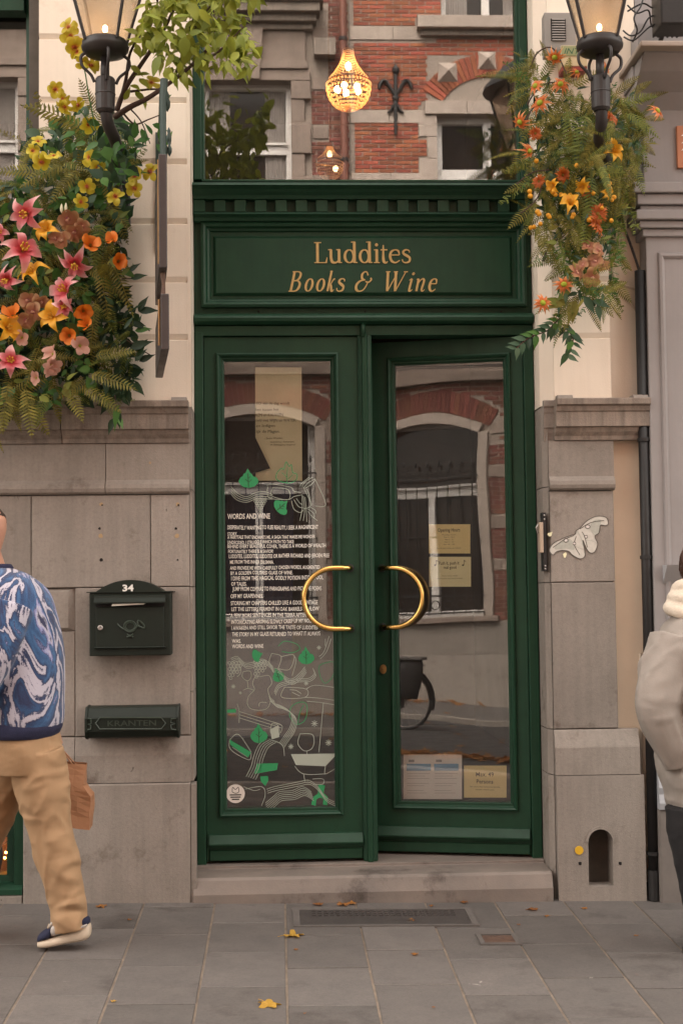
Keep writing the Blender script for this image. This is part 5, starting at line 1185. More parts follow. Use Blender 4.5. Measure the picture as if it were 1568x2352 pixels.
# ---- black rain pipe in its channel
rx = WX(1484, 1300, -.03)
rp = root('rain_pipe', 'black plastic rain pipe running down between the cream and grey buildings', 'pipe', (rx, -.02, gz(rx, 0)))
zpt = WZ(1471, 622, -.03); xt = WX(1472, 640, -.03)
obj('pipe', MB().tube([(rx, -.028, gz(rx, 0)+.01), (rx, -.028, zpt)], .0245, 16), M['black'], rp, smooth=True)
for y in (1010, 1280, 1960): obj('clip', MB().lathe([(.025,-.008),(.030,-.008),(.030,.008),(.025,.008)], (rx, -.028, WZ(1484, y, -.03)), 14), M['black'], rp)
obj('shoe', MB().tube([(rx, -.028, gz(rx, 0)+.0), (rx, -.028, .12)], .0285, 14), M['black'], rp)
# cables
def cable(lst, r, label, mat='black'):
    o = obj('cable', MB().tube([W(x, y, Y) for x, y, Y in lst] if len(lst) < 3 else cr([tuple(W(x, y, Y)) for x, y, Y in lst], 6), r, 6), M[mat]); tag(o, label, 'cable')
cable([(1420, 470, -.03), (1432, 520, -.03), (1450, 570, -.035), (1464, 612, -.035), (1473, 640, -.03)], .006, 'black cable slanting into the top of the rain pipe')
M['cream_flex'] = flat('cream_flex', (.60,.50,.40), .6)
cable([(1404, 560, .04), (1406, 620, .04), (1420, 648, .045), (1450, 662, .045), (1472, 668, .045)], .006, 'cream flex bending towards the rain pipe', 'cream_flex')
cable([(1406, 640, .04), (1425, 672, .045), (1450, 700, .045), (1474, 735, .045)], .005, 'cream flex drooping below the other one', 'cream_flex')
cable([(1469, 1500, .045), (1471, 1700, .045), (1474, 1800, .045)], .006, 'cream flex running down beside the stone plinth', 'cream_flex')
# cable tangle and black floodlight high on the neighbour
for k, L in enumerate(([(1430, 70, -.2), (1448, 82, -.22), (1470, 72, -.22), (1490, 40, -.22), (1518, 34, -.2)], [(1432, 85, -.2), (1455, 92, -.24), (1490, 62, -.24), (1515, 52, -.2)], [(1452, 96, -.2), (1462, 70, -.25), (1455, 40, -.25), (1470, 15, -.22), (1480, -20, -.2)], [(1440, 12, -.2), (1462, 30, -.22), (1488, 24, -.22), (1496, 60, -.2), (1520, 66, -.2)], [(1440, 26, -.2), (1475, 8, -.2), (1500, 18, -.2), (1530, 6, -.2), (1560, -10, -.18)])):
    cable(L, .004, ('black cable looped under the floodlight', 'black cable sagging from the lantern to the floodlight', 'black cable rising past the grey cornice', 'black cable crossing the bundle above the cornice', 'black cable running along the top of the grey fascia')[k])
fa, fb = W(1512, 62, -.3), W(1585, -30, -.3)
fl = root('floodlight', 'black floodlight above the grey cornice', 'floodlight', ((fa.x+fb.x)/2, -.2, fa.z))
obj('housing', MB().box(fa.x, fb.x, -.34, -.18, fa.z, fb.z), M['black'], fl, bevel=.008)
for k in range(6): obj('fin', MB().box(fa.x+.01+k*.022, fa.x+.018+k*.022, -.18, -.15, fa.z+.01, fb.z-.01), M['black'], fl)
obj('bracket', MB().tube([(fa.x+.06, -.18, fa.z+.05), (fa.x+.06, -.05, fa.z-.02), (fa.x+.06, .0, fa.z-.02)], .012, 8), M['black'], fl)
# ================================================================== flower garlands
def leaf_tpl(wd=.42, pts=5, fold=.18, curl=.25, point=1.2, base=.0):
    V = []; F = []
    for i in range(pts+1):
        u = i/pts; h = wd/2*(sin(pi*min(u**(.75), 1)))**.9*(1 if u < .6 else 1)
        if point > 1.1: h *= (1-u**4)
        h = max(h, .004)
        z = -curl*u*u
        V += [(u, -h, z+fold*h), (u, 0, z), (u, h, z+fold*h)]
    for i in range(pts):
        a = 3*i; F += [(a, a+3, a+4, a+1), (a+1, a+4, a+5, a+2)]
    return np.array(V), F
def frond_tpl(n=15, wid=.32, curl=.35, lw=.05, droop=.25):
    """fern: a bent rachis with pairs of narrow leaflets"""
    V = []; F = []
    for i in range(n):
        u = .08+.92*i/(n-1); z = -curl*u*u; L = wid*(sin(pi*min(.15+u*.86, 1))**.8)*.62+.01
        for s in (-1, 1):
            b = len(V); x = u; tip = (x+L*.42, s*L, z-droop*L)
            mid = (x+L*.25+lw*.5, s*L*.5, z-droop*L*.3+.012); mid2 = (x+L*.25-lw*.5, s*L*.5, z-droop*L*.3+.012)
            V += [(x-lw*.25, 0, z), (x+lw*.3, 0, z), mid, tip, mid2]; F += [(b, b+1, b+2, b+4), (b+4, b+2, b+3)]
    m = len(V)
    for i in range(6):
        u = i/5; V += [(u, -.008, -curl*u*u+.004), (u, .008, -curl*u*u+.004)]
    F += [(m+2*i, m+2*i+1, m+2*i+3, m+2*i+2) for i in range(5)]
    return np.array(V), F
def spray_tpl(n=9):
    """fine asparagus-like spray"""
    V = []; F = []; rng = random.Random(3)
    for i in range(n*5):
        u = rng.uniform(.05, 1); a = rng.uniform(0, 2*pi); L = .16*(1.1-u*.6)
        b = len(V); z = -.3*u*u
        V += [(u, 0, z), (u+.02, .012, z), (u+L*.6, L*cos(a), z+L*sin(a)), (u+L*.6-.02, L*cos(a)-.008, z+L*sin(a))]; F += [(b, b+1, b+2, b+3)]
    return np.array(V), F
TPL = {'leaf': leaf_tpl(), 'narrow': leaf_tpl(.26, 5, .2, .3), 'round': leaf_tpl(.62, 5, .15, .2, 1.0), 'ivy': leaf_tpl(.8, 4, .12, .15), 'fern': frond_tpl(), 'fern2': frond_tpl(18, .24, .55, .045, .4), 'spray': spray_tpl()}
def basis(d, n):
    d = Vector(d).normalized(); n = Vector(n); y = n.cross(d)
    if y.length < 1e-4: y = d.orthogonal()
    y.normalize(); n = d.cross(y); return Matrix((d, y, n)).transposed()
def inpoly(x, y, P):
    c = False; j = len(P)-1
    for i in range(len(P)):
        if (P[i][1] > y) != (P[j][1] > y) and x < (P[j][0]-P[i][0])*(y-P[i][1])/(P[j][1]-P[i][1])+P[i][0]: c = not c
        j = i
    return c
class Cloud:
    def __init__(s): s.v = []; s.f = []; s.n = 0
    def add(s, tpl, p, d, n, size):
        V, F = TPL[tpl]; B = np.array(basis(d, n))*size
        s.v.append(V @ B.T + np.array(p)); s.f += [tuple(i+s.n for i in q) for q in F]; s.n += len(V)
    def build(s, name, mat, parent, **kw):
        if not s.v: return
        m = MB(); m.v = [tuple(q) for q in np.concatenate(s.v)]; m.f = s.f
        return obj(name, m, mat, parent, **kw)
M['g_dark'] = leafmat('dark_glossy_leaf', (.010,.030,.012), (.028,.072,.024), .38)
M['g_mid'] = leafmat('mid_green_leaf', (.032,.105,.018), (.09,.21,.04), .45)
M['g_blue'] = leafmat('blue_green_leaf', (.035,.085,.045), (.09,.15,.085), .55)
M['g_olive'] = leafmat('olive_fern', (.10,.098,.014), (.26,.23,.04), .6)
M['g_fern'] = leafmat('green_fern', (.08,.11,.018), (.20,.23,.04), .6)
M['g_lime'] = leafmat('yellow_green_leaf', (.14,.18,.017), (.33,.36,.045), .5)
M['bark'] = surf('brown_twig', (.075,.045,.032), (.05,.03,.022), 30, .8, .002, 90)
rnd = random.Random(11)
def rdir(front=.8, down=.3, spread=1.0):
    return Vector((rnd.gauss(0, spread), -abs(rnd.gauss(0, .5))*front, rnd.gauss(0, spread)-down))
def rnorm(): return Vector((rnd.gauss(0, .45), -1, rnd.gauss(.35, .45)))
leaf_me = {}
def leaf_obj(parent, tpl, mat, p, d, n, size, nm='leaf'):
    key = (tpl, mat)
    if key not in leaf_me:
        me = bpy.data.meshes.new(nm); V, F = TPL[tpl]; me.from_pydata([tuple(q) for q in V], [], F); me.materials.append(M[mat])
        me.polygons.foreach_set('use_smooth', [True]*len(me.polygons)); leaf_me[key] = me
    put(nm, leaf_me[key], None, parent, Matrix.Translation(Vector(p)) @ (basis(d, n).to_4x4()) @ Matrix.Scale(size, 4))
# ---- flower kinds, unit size = span 1
def star_flower(nP, length, width, cup, recurve, layers=1, notch=0, seed=0):
    m = MB(); rg = random.Random(seed*31+nP); cup0, rec0, len0, wid0 = cup, recurve, length, width
    for L in range(layers):
        for k in range(nP):
            a = 2*pi*(k+.5*L)/nP + rg.gauss(0, .09); n = 7; V = []
            cup = cup0*rg.uniform(.7, 1.4); recurve = rec0*rg.uniform(.3, 2.0)+rg.gauss(0, .03); length = len0*rg.uniform(.88, 1.08); width = wid0*rg.uniform(.85, 1.12); tws = rg.gauss(0, .35); bend = rg.gauss(0, .12)
            for i in range(n+1):
                u = i/n; r = length*(u*.97+.03); h = width/2*sin(pi*(u**.72)*.985+.01)*(1-.15*u) + (.02*(1-u))
                if notch: h = width/2*min(1, (u*1.6+.12))*sqrt(max(0, 1-max(0, (u-.55)/.47)**2))+.004
                z = cup*sin(u*pi*.75)*.6 + cup*.35*u - recurve*u*u*u + .03*L
                tw = tws*u; aa = bend*u*u; rc, rs_ = cos(a+aa), sin(a+aa)
                for s_ in (-1, 0, 1): V.append((r*rc-s_*h*rs_, r*rs_+s_*h*rc, z+(abs(s_)*h*(.5 if not notch else .22))+tw*s_*h+.02*sin(u*9+k*2+s_)*abs(s_)))
            F = []
            for i in range(n): q = 3*i; F += [(q,q+3,q+4,q+1),(q+1,q+4,q+5,q+2)]
            m.add(V, F)
    return m
def stamens(n, L, r=.012):
    m = MB()
    for k in range(n):
        a = 2*pi*k/n+.3; t = (L*.35*cos(a), L*.35*sin(a), L)
        m.tube([(0,0,.02), (t[0]*.5, t[1]*.5, L*.6), t], r, 4); m.ball(t, r*2.4, 5, 4, 1.6)
    return m
M['lily_pink'] = petal('pink_lily_petal', [(.05,(.50,.07,.06)),(.30,(.60,.055,.075)),(.60,(.66,.17,.19)),(.95,(.78,.50,.48))], .5)
M['lily_yellow'] = petal('yellow_lily_petal', [(.05,(.62,.22,.01)),(.4,(.74,.35,.012)),(1.0,(.78,.42,.03))], .5)
M['poppy'] = petal('orange_poppy_petal', [(.08,(.25,.05,.005)),(.25,(.62,.12,.006)),(1.0,(.78,.22,.015))], .5)
M['orch_mauve'] = petal('dusky_orchid_petal', [(.05,(.55,.10,.30)),(.2,(.42,.16,.10)),(.7,(.36,.165,.075)),(1.0,(.46,.27,.12))], .5)
M['orch_yellow'] = petal('yellow_orchid_petal', [(.08,(.48,.02,.07)),(.24,(.60,.30,.02)),(.5,(.56,.46,.02)),(1.0,(.62,.52,.05))], .5)
M['pink_small'] = petal('pale_pink_petal', [(.05,(.5,.35,.1)),(.3,(.62,.32,.24)),(1.0,(.70,.42,.34))], .5)
M['daisy'] = petal('orange_daisy_petal', [(.1,(.45,.30,.03)),(.35,(.66,.17,.03)),(.8,(.70,.24,.08)),(1.0,(.70,.35,.14))], .5)
M['rust_flower'] = petal('rust_flower_petal', [(.05,(.40,.12,.01)),(.4,(.45,.09,.012)),(1.0,(.52,.15,.02))], .5)
M['pollen'] = flat('pollen', (.55,.30,.03), .7); M['pollen_dark'] = flat('dark_pollen', (.20,.11,.01), .7); M['green_eye'] = flat('green_flower_eye', (.28,.32,.02), .7); M['berry'] = surf('yellow_berry', (.62,.29,.012), (.55,.24,.01), 30, .5)
def kinds(q):
    SF = lambda *p, **k: star_flower(*p, seed=q, **k)
    return {
 'lily': ('lily_flower', SF(6, .52, .25, .20, .20), 'lily_pink', stamens(6, .24), 'pollen'),
 'ylily': ('lily_flower', SF(6, .52, .30, .24, .14), 'lily_yellow', stamens(5, .20), 'pollen'),
 'poppy': ('poppy_flower', SF(5, .46, .50, .34, -.10, 1, 1), 'poppy', join(stamens(12, .14, .012), MB().ball((0,0,.08), .075, 8, 6)), 'pollen_dark'),
 'orchid': ('orchid_flower', SF(5, .48, .44, .10, .04, 1, 1), 'orch_mauve', join(MB().ball((0,-.06,.08), .07, 8, 6, .8), MB().ball((0,.03,.07), .05, 6, 5)), 'pink_small'),
 'yorchid': ('orchid_flower', SF(5, .50, .40, .10, .06, 1, 1), 'orch_yellow', join(MB().ball((0,-.06,.07), .075, 8, 6, .8)), 'rust_flower'),
 'small': ('blossom', SF(5, .46, .42, .18, -.02, 1, 1), 'pink_small', MB().ball((0,0,.05), .06, 6, 5), 'green_eye'),
 'daisy': ('daisy_flower', SF(11, .55, .14, .06, .34), 'daisy', MB().ball((0,0,.05), .15, 10, 6, .9), 'green_eye'),
 'rust': ('daisy_flower', SF(10, .52, .17, .16, .08, layers=2), 'rust_flower', MB().ball((0,0,.06), .10, 8, 6, .7), 'pollen_dark')}
KM = {}
for q in range(5):
    for k, (nm, m, mt, c, cm) in kinds(q).items():
        a = m.mesh(nm); a.materials.append(M[mt]); a.polygons.foreach_set('use_smooth', [True]*len(a.polygons))
        if q == 0: b = c.mesh('flower_heart'); b.materials.append(M[cm]); KM[k] = (nm, [], b)
        KM[k][1].append(a)
def flower(parent, kind, x, y, px, Y, face=None, lab=None):
    p = W(x, y, Y); n = Vector(face) if face else Vector((rnd.gauss(.12, .5), -1, rnd.gauss(-.05, .45)))
    n.normalize(); B = basis(n.orthogonal(), n).to_4x4() @ Matrix.Rotation(rnd.uniform(0, 6.28), 4, 'Z')
    mt = Matrix.Translation(p) @ B @ Matrix.Scale(px*PX(Y), 4)
    nm, al, b = KM[kind]; mt = mt @ Matrix.Diagonal((1, rnd.uniform(.82, 1.08), rnd.uniform(.8, 1.3), 1)); o = put(nm, rnd.choice(al), None, parent, mt)
    put('flower_heart', b, None, o, mt)
    if lab: o['label'] = lab
    return o
# ---------------------------------------------------------------- left garland
gl = root('flower_garland', 'artificial garland of pink and yellow lilies, orchids and ferns below the left lantern', 'garland', tuple(W(170, 930, -.1)))
PL = [(-160,420),(-160,930),(20,945),(120,925),(190,915),(250,935),(300,900),(322,840),(318,760),(300,690),(285,640),(280,560),(288,470),(290,420),(318,380),(300,320),(262,260),(190,250),(130,285),(75,315),(45,400),(10,440)]
# dark bedding that fills the heart of the garland
cl = {k: Cloud() for k in ('g_dark', 'g_mid', 'g_blue', 'g_olive', 'g_fern')}
def fill_poly(P, n, ymin, ymax, chooser, inset=0):
    xs = [q[0] for q in P]; ys = [q[1] for q in P]; c = 0
    while c < n:
        x, y = rnd.uniform(min(xs), max(xs)), rnd.uniform(min(ys), max(ys))
        if not inpoly(x, y, P): continue
        c += 1; chooser(x, y, rnd.uniform(ymin, ymax))
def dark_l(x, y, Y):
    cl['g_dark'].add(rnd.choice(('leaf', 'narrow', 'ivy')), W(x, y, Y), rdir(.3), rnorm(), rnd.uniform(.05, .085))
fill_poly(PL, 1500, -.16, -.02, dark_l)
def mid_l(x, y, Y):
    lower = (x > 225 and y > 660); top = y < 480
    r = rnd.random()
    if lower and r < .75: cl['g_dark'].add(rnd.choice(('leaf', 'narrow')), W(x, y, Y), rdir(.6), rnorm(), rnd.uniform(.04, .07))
    elif r < .42: cl['g_mid'].add(rnd.choice(('leaf', 'ivy')), W(x, y, Y), rdir(.6), rnorm(), rnd.uniform(.04, .075))
    elif r < .55: cl['g_blue'].add('round', W(x, y, Y), rdir(.6), rnorm(), rnd.uniform(.03, .055))
    elif r < .75: cl['g_olive'].add(rnd.choice(('fern', 'fern2')), W(x, y, Y), rdir(.7, .5, .8), rnorm(), rnd.uniform(.12, .20))
    elif r < .90: cl['g_fern'].add(rnd.choice(('fern', 'fern2', 'spray')), W(x, y, Y), rdir(.7, .4, .9), rnorm(), rnd.uniform(.10, .18))
    else: cl['g_dark'].add('narrow', W(x, y, Y), rdir(.6), rnorm(), rnd.uniform(.05, .08))
fill_poly(PL, 900, -.30, -.12, mid_l)
for k, nm in (('g_dark', 'dark_foliage'), ('g_mid', 'green_foliage'), ('g_blue', 'blue_green_foliage'), ('g_olive', 'olive_ferns'), ('g_fern', 'green_ferns')): cl[k].build(nm, M[k], gl, kind='stuff')
# leaves one can pick out
def pick_l(x, y, Y):
    if x > 225 and y > 640: leaf_obj(gl, rnd.choice(('leaf', 'narrow')), 'g_dark', W(x, y, Y), rdir(.7), rnorm(), rnd.uniform(.05, .085))
    elif y < 480: leaf_obj(gl, rnd.choice(('leaf', 'ivy', 'round')), rnd.choice(('g_mid', 'g_mid', 'g_blue')), W(x, y, Y), rdir(.7), rnorm(), rnd.uniform(.045, .08))
    else: leaf_obj(gl, rnd.choice(('leaf', 'round')), rnd.choice(('g_mid', 'g_blue', 'g_fern')), W(x, y, Y), rdir(.7), rnorm(), rnd.uniform(.04, .065))
fill_poly(PL, 200, -.36, -.22, pick_l)
def frond(x, y, Y, ang, px, mat, tpl='fern', out=-.35):
    d = Vector((cos(radians(ang)), out, sin(radians(ang)))); leaf_obj(gl_now[0], tpl, mat, W(x, y, Y), d, Vector((.1, -1, .5)), px*PX(Y), 'fern_frond')
gl_now = [gl]
for a in ((205,860,-.32,-10,110,'g_olive'),(190,890,-.3,-25,100,'g_olive'),(215,820,-.33,15,95,'g_olive'),(150,880,-.3,-60,95,'g_olive'),(60,890,-.3,-80,110,'g_olive'),(20,880,-.3,-95,110,'g_olive'),(110,900,-.28,-110,80,'g_fern'),(225,600,-.3,-75,130,'g_olive','fern2'),(250,590,-.3,-60,130,'g_olive','fern2'),(235,510,-.3,-100,110,'g_fern'),(255,480,-.3,-40,70,'g_olive'),(200,300,-.3,150,150,'g_olive'),(190,330,-.3,120,100,'g_fern','spray'),(120,300,-.28,110,90,'g_olive','spray'),(150,380,-.32,200,110,'g_olive'),(100,400,-.3,170,110,'g_olive'),(185,390,-.33,225,100,'g_olive'),(110,650,-.3,-20,80,'g_fern'),(20,470,-.25,170,90,'g_olive'),(220,690,-.3,-95,110,'g_olive','fern2'),(60,330,-.25,150,70,'g_olive','spray'),(270,930,-.3,-95,60,'g_mid','narrow'),(30,930,-.28,-120,80,'g_olive')): frond(*a)
for x, y, a, s, mt in ((318,715,60,42,'g_dark'),(318,715,5,48,'g_dark'),(305,720,110,38,'g_dark'),(300,740,-20,40,'g_dark'),(310,760,10,40,'g_mid'),(300,800,20,55,'g_dark'),(320,830,25,40,'g_dark'),(300,640,15,40,'g_dark'),(295,625,40,35,'g_dark'),(268,940,-80,45,'g_dark'),(270,955,-60,35,'g_mid'),(262,960,-110,40,'g_dark'),(310,830,50,40,'g_dark'),(300,880,-40,40,'g_dark'),(282,620,-30,38,'g_mid'),(265,630,-80,36,'g_mid'),(255,635,-110,34,'g_mid'),(60,400,170,40,'g_blue'),(40,420,190,40,'g_blue'),(8,470,140,48,'g_dark'),(5,500,-120,48,'g_dark'),(12,450,60,48,'g_dark')):
    leaf_obj(gl, 'leaf', mt, W(x, y, -.24), Vector((cos(radians(a)), -.25, sin(radians(a)))), Vector((rnd.gauss(0,.3), -1, .3)), s*PX(-.24))
for L in (([(280,640),(305,640),(325,630)]), ([(270,740),(310,745),(345,760)]), ([(290,780),(320,800),(345,815)]), ([(262,900),(270,940),(268,968)])):
    obj('twig', MB().tube([W(x, y, -.22) for x, y in L], .0025, 5), M['bark'], gl)
fill_poly([(215,285),(300,280),(305,420),(225,430)], 60, -.56, -.36, lambda x, y, Y: leaf_obj(gl, rnd.choice(('leaf', 'ivy')), rnd.choice(('g_mid', 'g_dark')), W(x, y, Y), rdir(.6, .5), rnorm(), rnd.uniform(.05, .085)))
LILY = [(65,490,92),(52,578,90),(172,602,80),(22,640,66),(157,672,84),(28,832,80),(-6,535,50),(146,706,56),(-40,700,85),(-60,600,80),(-70,800,85)]
for x, y, s in LILY: flower(gl, 'lily', x, y, s*1.12, -.40)
for x, y, s in ((110,530,66),(78,632,68),(122,727,66),(14,752,68),(-80,520,66)): flower(gl, 'ylily', x, y, s*1.15, -.385)
for x, y, s in ((155,502,46),(172,532,44),(142,552,40),(128,548,36),(65,690,40),(78,716,42),(98,692,38),(60,735,36),(188,520,34)): flower(gl, 'orchid', x, y, s*1.25, -.37)
for x, y, s in ((207,566,40),(261,554,36),(270,601,40),(192,713,40),(204,751,34),(161,770,36),(32,732,40)): flower(gl, 'poppy', x, y, s*1.2, -.37)
for x, y, s in ((183,795,42),(125,814,42),(118,838,40),(52,775,36),(112,850,34),(85,868,30)): flower(gl, 'small', x, y, s*1.25, -.36)
YO = [(158,62),(163,85),(172,108),(178,120),(192,145),(208,152),(128,205),(143,228),(150,245),(178,240),(205,285),(88,325),(76,347),(122,360),(95,372),(205,361),(225,385),(311,405),(309,432),(200,428),(266,452),(346,395),(348,190),(232,400)]
for x, y in YO: flower(gl, 'yorchid', x, y, rnd.uniform(38, 50), -.42 if y > 250 else -.50)
flower(gl, 'yorchid', 186, 463, 40, -.40, lab=None)
obj('orchid_stem', MB().tube(cr([tuple(W(x, y, -.47)) for x, y in ((220,300),(205,220),(190,140),(165,80),(155,50))], 5), .003, 5), M['g_mid'], gl)
obj('orchid_stem', MB().tube(cr([tuple(W(x, y, -.45)) for x, y in ((215,300),(190,260),(150,225),(112,205))], 5), .003, 5), M['g_mid'], gl)
obj('orchid_stem', MB().tube(cr([tuple(W(x, y, -.42)) for x, y in ((250,420),(290,400),(320,395),(350,400))], 5), .003, 5), M['g_mid'], gl)
for x, y in ((142,478),(152,476)): obj('lily_bud', MB().lathe([(.001,-.022),(.006,-.012),(.007,0),(.004,.012),(.001,.02)], W(x, y, -.4), 8), flat('bud_cream', (.62,.60,.42), .5), gl, smooth=True)
# ---------------------------------------------------------------- leafy branch over the transom
br = root('leafy_branch', 'artificial branch with yellow green leaves reaching from the left lantern towards the window', 'branch', tuple(W(262, 300, -.45)))
def limb(L, r0, r1, Y0, Y1):
    P = cr([(x, y) for x, y in L], 6); n = len(P)
    pts_ = [W(x, y, Y0+(Y1-Y0)*k/(n-1)) for k, (x, y) in enumerate(P)]
    obj('limb', MB().tube(pts_, [r0+(r1-r0)*k/(n-1) for k in range(n)], 7), M['bark'], br, smooth=True); return pts_
limbs = [limb([(264,268),(300,245),(340,225),(390,190),(440,150),(480,110)], .014, .006, -.5, -.68), limb([(268,255),(290,200),(330,140),(370,80),(400,20),(420,-30)], .012, .005, -.5, -.62), limb([(275,240),(290,180),(300,120),(335,60),(345,20)], .009, .003, -.5, -.58), limb([(300,210),(345,205),(370,205)], .006, .003, -.52, -.55), limb([(345,60),(360,20),(362,-20)], .007, .003, -.55, -.6), limb([(440,150),(500,120),(560,60)], .007, .003, -.66, -.72), limb([(400,180),(430,100),(470,30),(520,-20)], .007, .003, -.6, -.72), limb([(285,262),(310,285),(340,275),(372,262)], .005, .002, -.5, -.55), limb([(300,250),(325,280),(345,330)], .004, .002, -.48, -.5)]
PB = [(330,20),(345,-60),(620,-60),(560,40),(575,80),(588,150),(560,170),(545,182),(500,140),(470,175),(440,150),(420,185),(380,160),(350,110),(325,120),(310,100)]
def leaf_b(x, y, Y):
    leaf_obj(br, rnd.choice(('leaf', 'leaf', 'round')), 'g_lime', W(x, y, Y), Vector((rnd.gauss(.15, .6), rnd.gauss(-.1, .4), rnd.gauss(-.5, .6))), Vector((rnd.gauss(0,.6), -.8, rnd.gauss(.5,.5))), rnd.uniform(.055, .092))
fill_poly(PB, 280, -.84, -.56, leaf_b)
bc = Cloud()
fill_poly(PB, 300, -.78, -.46, lambda x, y, Y: bc.add(rnd.choice(('leaf', 'narrow')), W(x, y, Y), Vector((rnd.gauss(.15, .6), rnd.gauss(-.1, .4), rnd.gauss(-.5, .6))), Vector((rnd.gauss(0,.6), -.8, rnd.gauss(.5,.5))), rnd.uniform(.045, .075)))
bc.build('small_leaves', M['g_lime'], br, kind='stuff')
for x, y in ((300,195),(320,180),(345,170),(300,150),(285,230),(310,210),(335,300),(325,295),(350,310),(372,290),(360,330),(345,318),(298,310),(310,318),(375,335),(330,225),(290,330),(350,285),(310,110),(330,95),(370,240),(365,255)):
    leaf_obj(br, 'leaf', 'g_lime' if y < 240 else 'g_mid', W(x, y, -.55), Vector((rnd.gauss(.2, .6), -.2, rnd.gauss(-.3, .6))), Vector((rnd.gauss(0,.4), -1, rnd.gauss(.3,.4))), rnd.uniform(.05, .08))
# ---------------------------------------------------------------- right garland
gr = root('flower_garland', 'artificial garland of orange daisies, ferns and yellow berries below the right lantern', 'garland', tuple(W(1320, 760, -.1)))
PR = [(1170,135),(1225,120),(1270,185),(1330,200),(1405,195),(1450,215),(1492,255),(1490,320),(1455,400),(1430,480),(1420,560),(1405,640),(1380,690),(1340,700),(1300,720),(1275,700),(1290,640),(1250,560),(1225,520),(1215,430),(1200,380),(1180,385),(1190,330),(1215,280),(1220,220),(1190,190)]
cl = {k: Cloud() for k in ('g_dark', 'g_olive', 'g_fern', 'g_blue', 'g_mid')}
PRc = [(1240,260),(1440,230),(1470,300),(1425,420),(1410,520),(1380,600),(1330,640),(1290,560),(1255,480),(1230,380)]
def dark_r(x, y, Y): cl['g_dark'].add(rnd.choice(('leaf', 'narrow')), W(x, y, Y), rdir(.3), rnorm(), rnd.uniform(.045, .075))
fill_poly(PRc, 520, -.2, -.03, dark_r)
def mid_r(x, y, Y):
    r = rnd.random()
    if r < .36: cl['g_olive'].add(rnd.choice(('fern', 'fern2')), W(x, y, Y), rdir(.7, .6, .8), rnorm(), rnd.uniform(.09, .18))
    elif r < .66: cl['g_fern'].add(rnd.choice(('fern', 'fern2', 'spray')), W(x, y, Y), rdir(.6, .8, .7), rnorm(), rnd.uniform(.09, .17))
    elif r < .75: cl['g_blue'].add('leaf', W(x, y, Y), rdir(.6), rnorm(), rnd.uniform(.035, .06))
    elif r < .85: cl['g_mid'].add('spray', W(x, y, Y), rdir(.5, 1.0), rnorm(), rnd.uniform(.08, .14))
    else: cl['g_dark'].add('narrow', W(x, y, Y), rdir(.6), rnorm(), rnd.uniform(.04, .07))
fill_poly(PR, 560, -.38, -.10, mid_r)
for k, nm in (('g_dark', 'dark_foliage'), ('g_mid', 'green_sprays'), ('g_blue', 'blue_green_foliage'), ('g_olive', 'olive_ferns'), ('g_fern', 'green_ferns')): cl[k].build(nm, M[k], gr, kind='stuff')
gl_now = [gr]
for a in ((1240,150,-.3,185,85,'g_olive'),(1215,190,-.3,160,60,'g_olive'),(1260,150,-.3,100,60,'g_olive','fern2'),(1300,250,-.36,-80,120,'g_fern'),(1345,260,-.38,-100,130,'g_fern'),(1320,330,-.36,-110,110,'g_fern'),(1420,240,-.36,20,90,'g_fern'),(1435,260,-.36,-30,95,'g_fern'),(1445,220,-.34,40,60,'g_olive'),(1250,370,-.34,190,100,'g_olive','spray'),(1235,400,-.34,215,110,'g_fern','spray'),(1355,400,-.38,-90,140,'g_fern','fern2'),(1350,470,-.38,-95,120,'g_fern','fern2'),(1400,350,-.34,-60,110,'g_fern','fern2'),(1420,420,-.3,-70,120,'g_fern','spray'),(1230,470,-.3,215,85,'g_olive'),(1280,540,-.3,-80,120,'g_mid','spray'),(1300,560,-.28,-70,130,'g_mid','spray'),(1395,560,-.3,-85,130,'g_mid','spray'),(1405,480,-.28,-80,130,'g_mid','spray'),(1330,560,-.3,-90,110,'g_fern','spray')): frond(*a)
for x, y, a, s, mt in ((1280,372,200,52,'g_blue'),(1270,385,-110,50,'g_blue'),(1300,360,-60,50,'g_blue'),(1310,352,-40,50,'g_blue'),(1290,395,-80,48,'g_blue'),(1310,660,-140,50,'g_fern'),(1300,690,200,55,'g_olive'),(1320,690,-100,55,'g_olive'),(1340,680,-60,50,'g_blue'),(1360,690,-20,45,'g_blue'),(1370,700,-80,40,'g_blue'),(1330,660,-30,45,'g_fern'),(1290,700,160,50,'g_fern'),(1350,650,-50,45,'g_mid'),(1375,660,-30,36,'g_mid'),(1315,690,-100,60,'g_olive')):
    leaf_obj(gr, 'leaf', mt, W(x, y, -.3), Vector((cos(radians(a)), -.25, sin(radians(a)))), Vector((rnd.gauss(0,.3), -1, .3)), s*PX(-.3))
def pick_r(x, y, Y): leaf_obj(gr, rnd.choice(('leaf', 'narrow')), rnd.choice(('g_fern', 'g_blue', 'g_olive', 'g_dark')), W(x, y, Y), rdir(.7, .6), rnorm(), rnd.uniform(.035, .06))
fill_poly(PR, 110, -.40, -.25, pick_r)
fill_poly([(1345,270),(1420,270),(1425,400),(1350,400)], 26, -.6, -.42, lambda x, y, Y: leaf_obj(gr, rnd.choice(('fern', 'fern2')), rnd.choice(('g_fern', 'g_olive')), W(x, y, Y), rdir(.4, .9), rnorm(), rnd.uniform(.09, .15), 'fern_frond'))
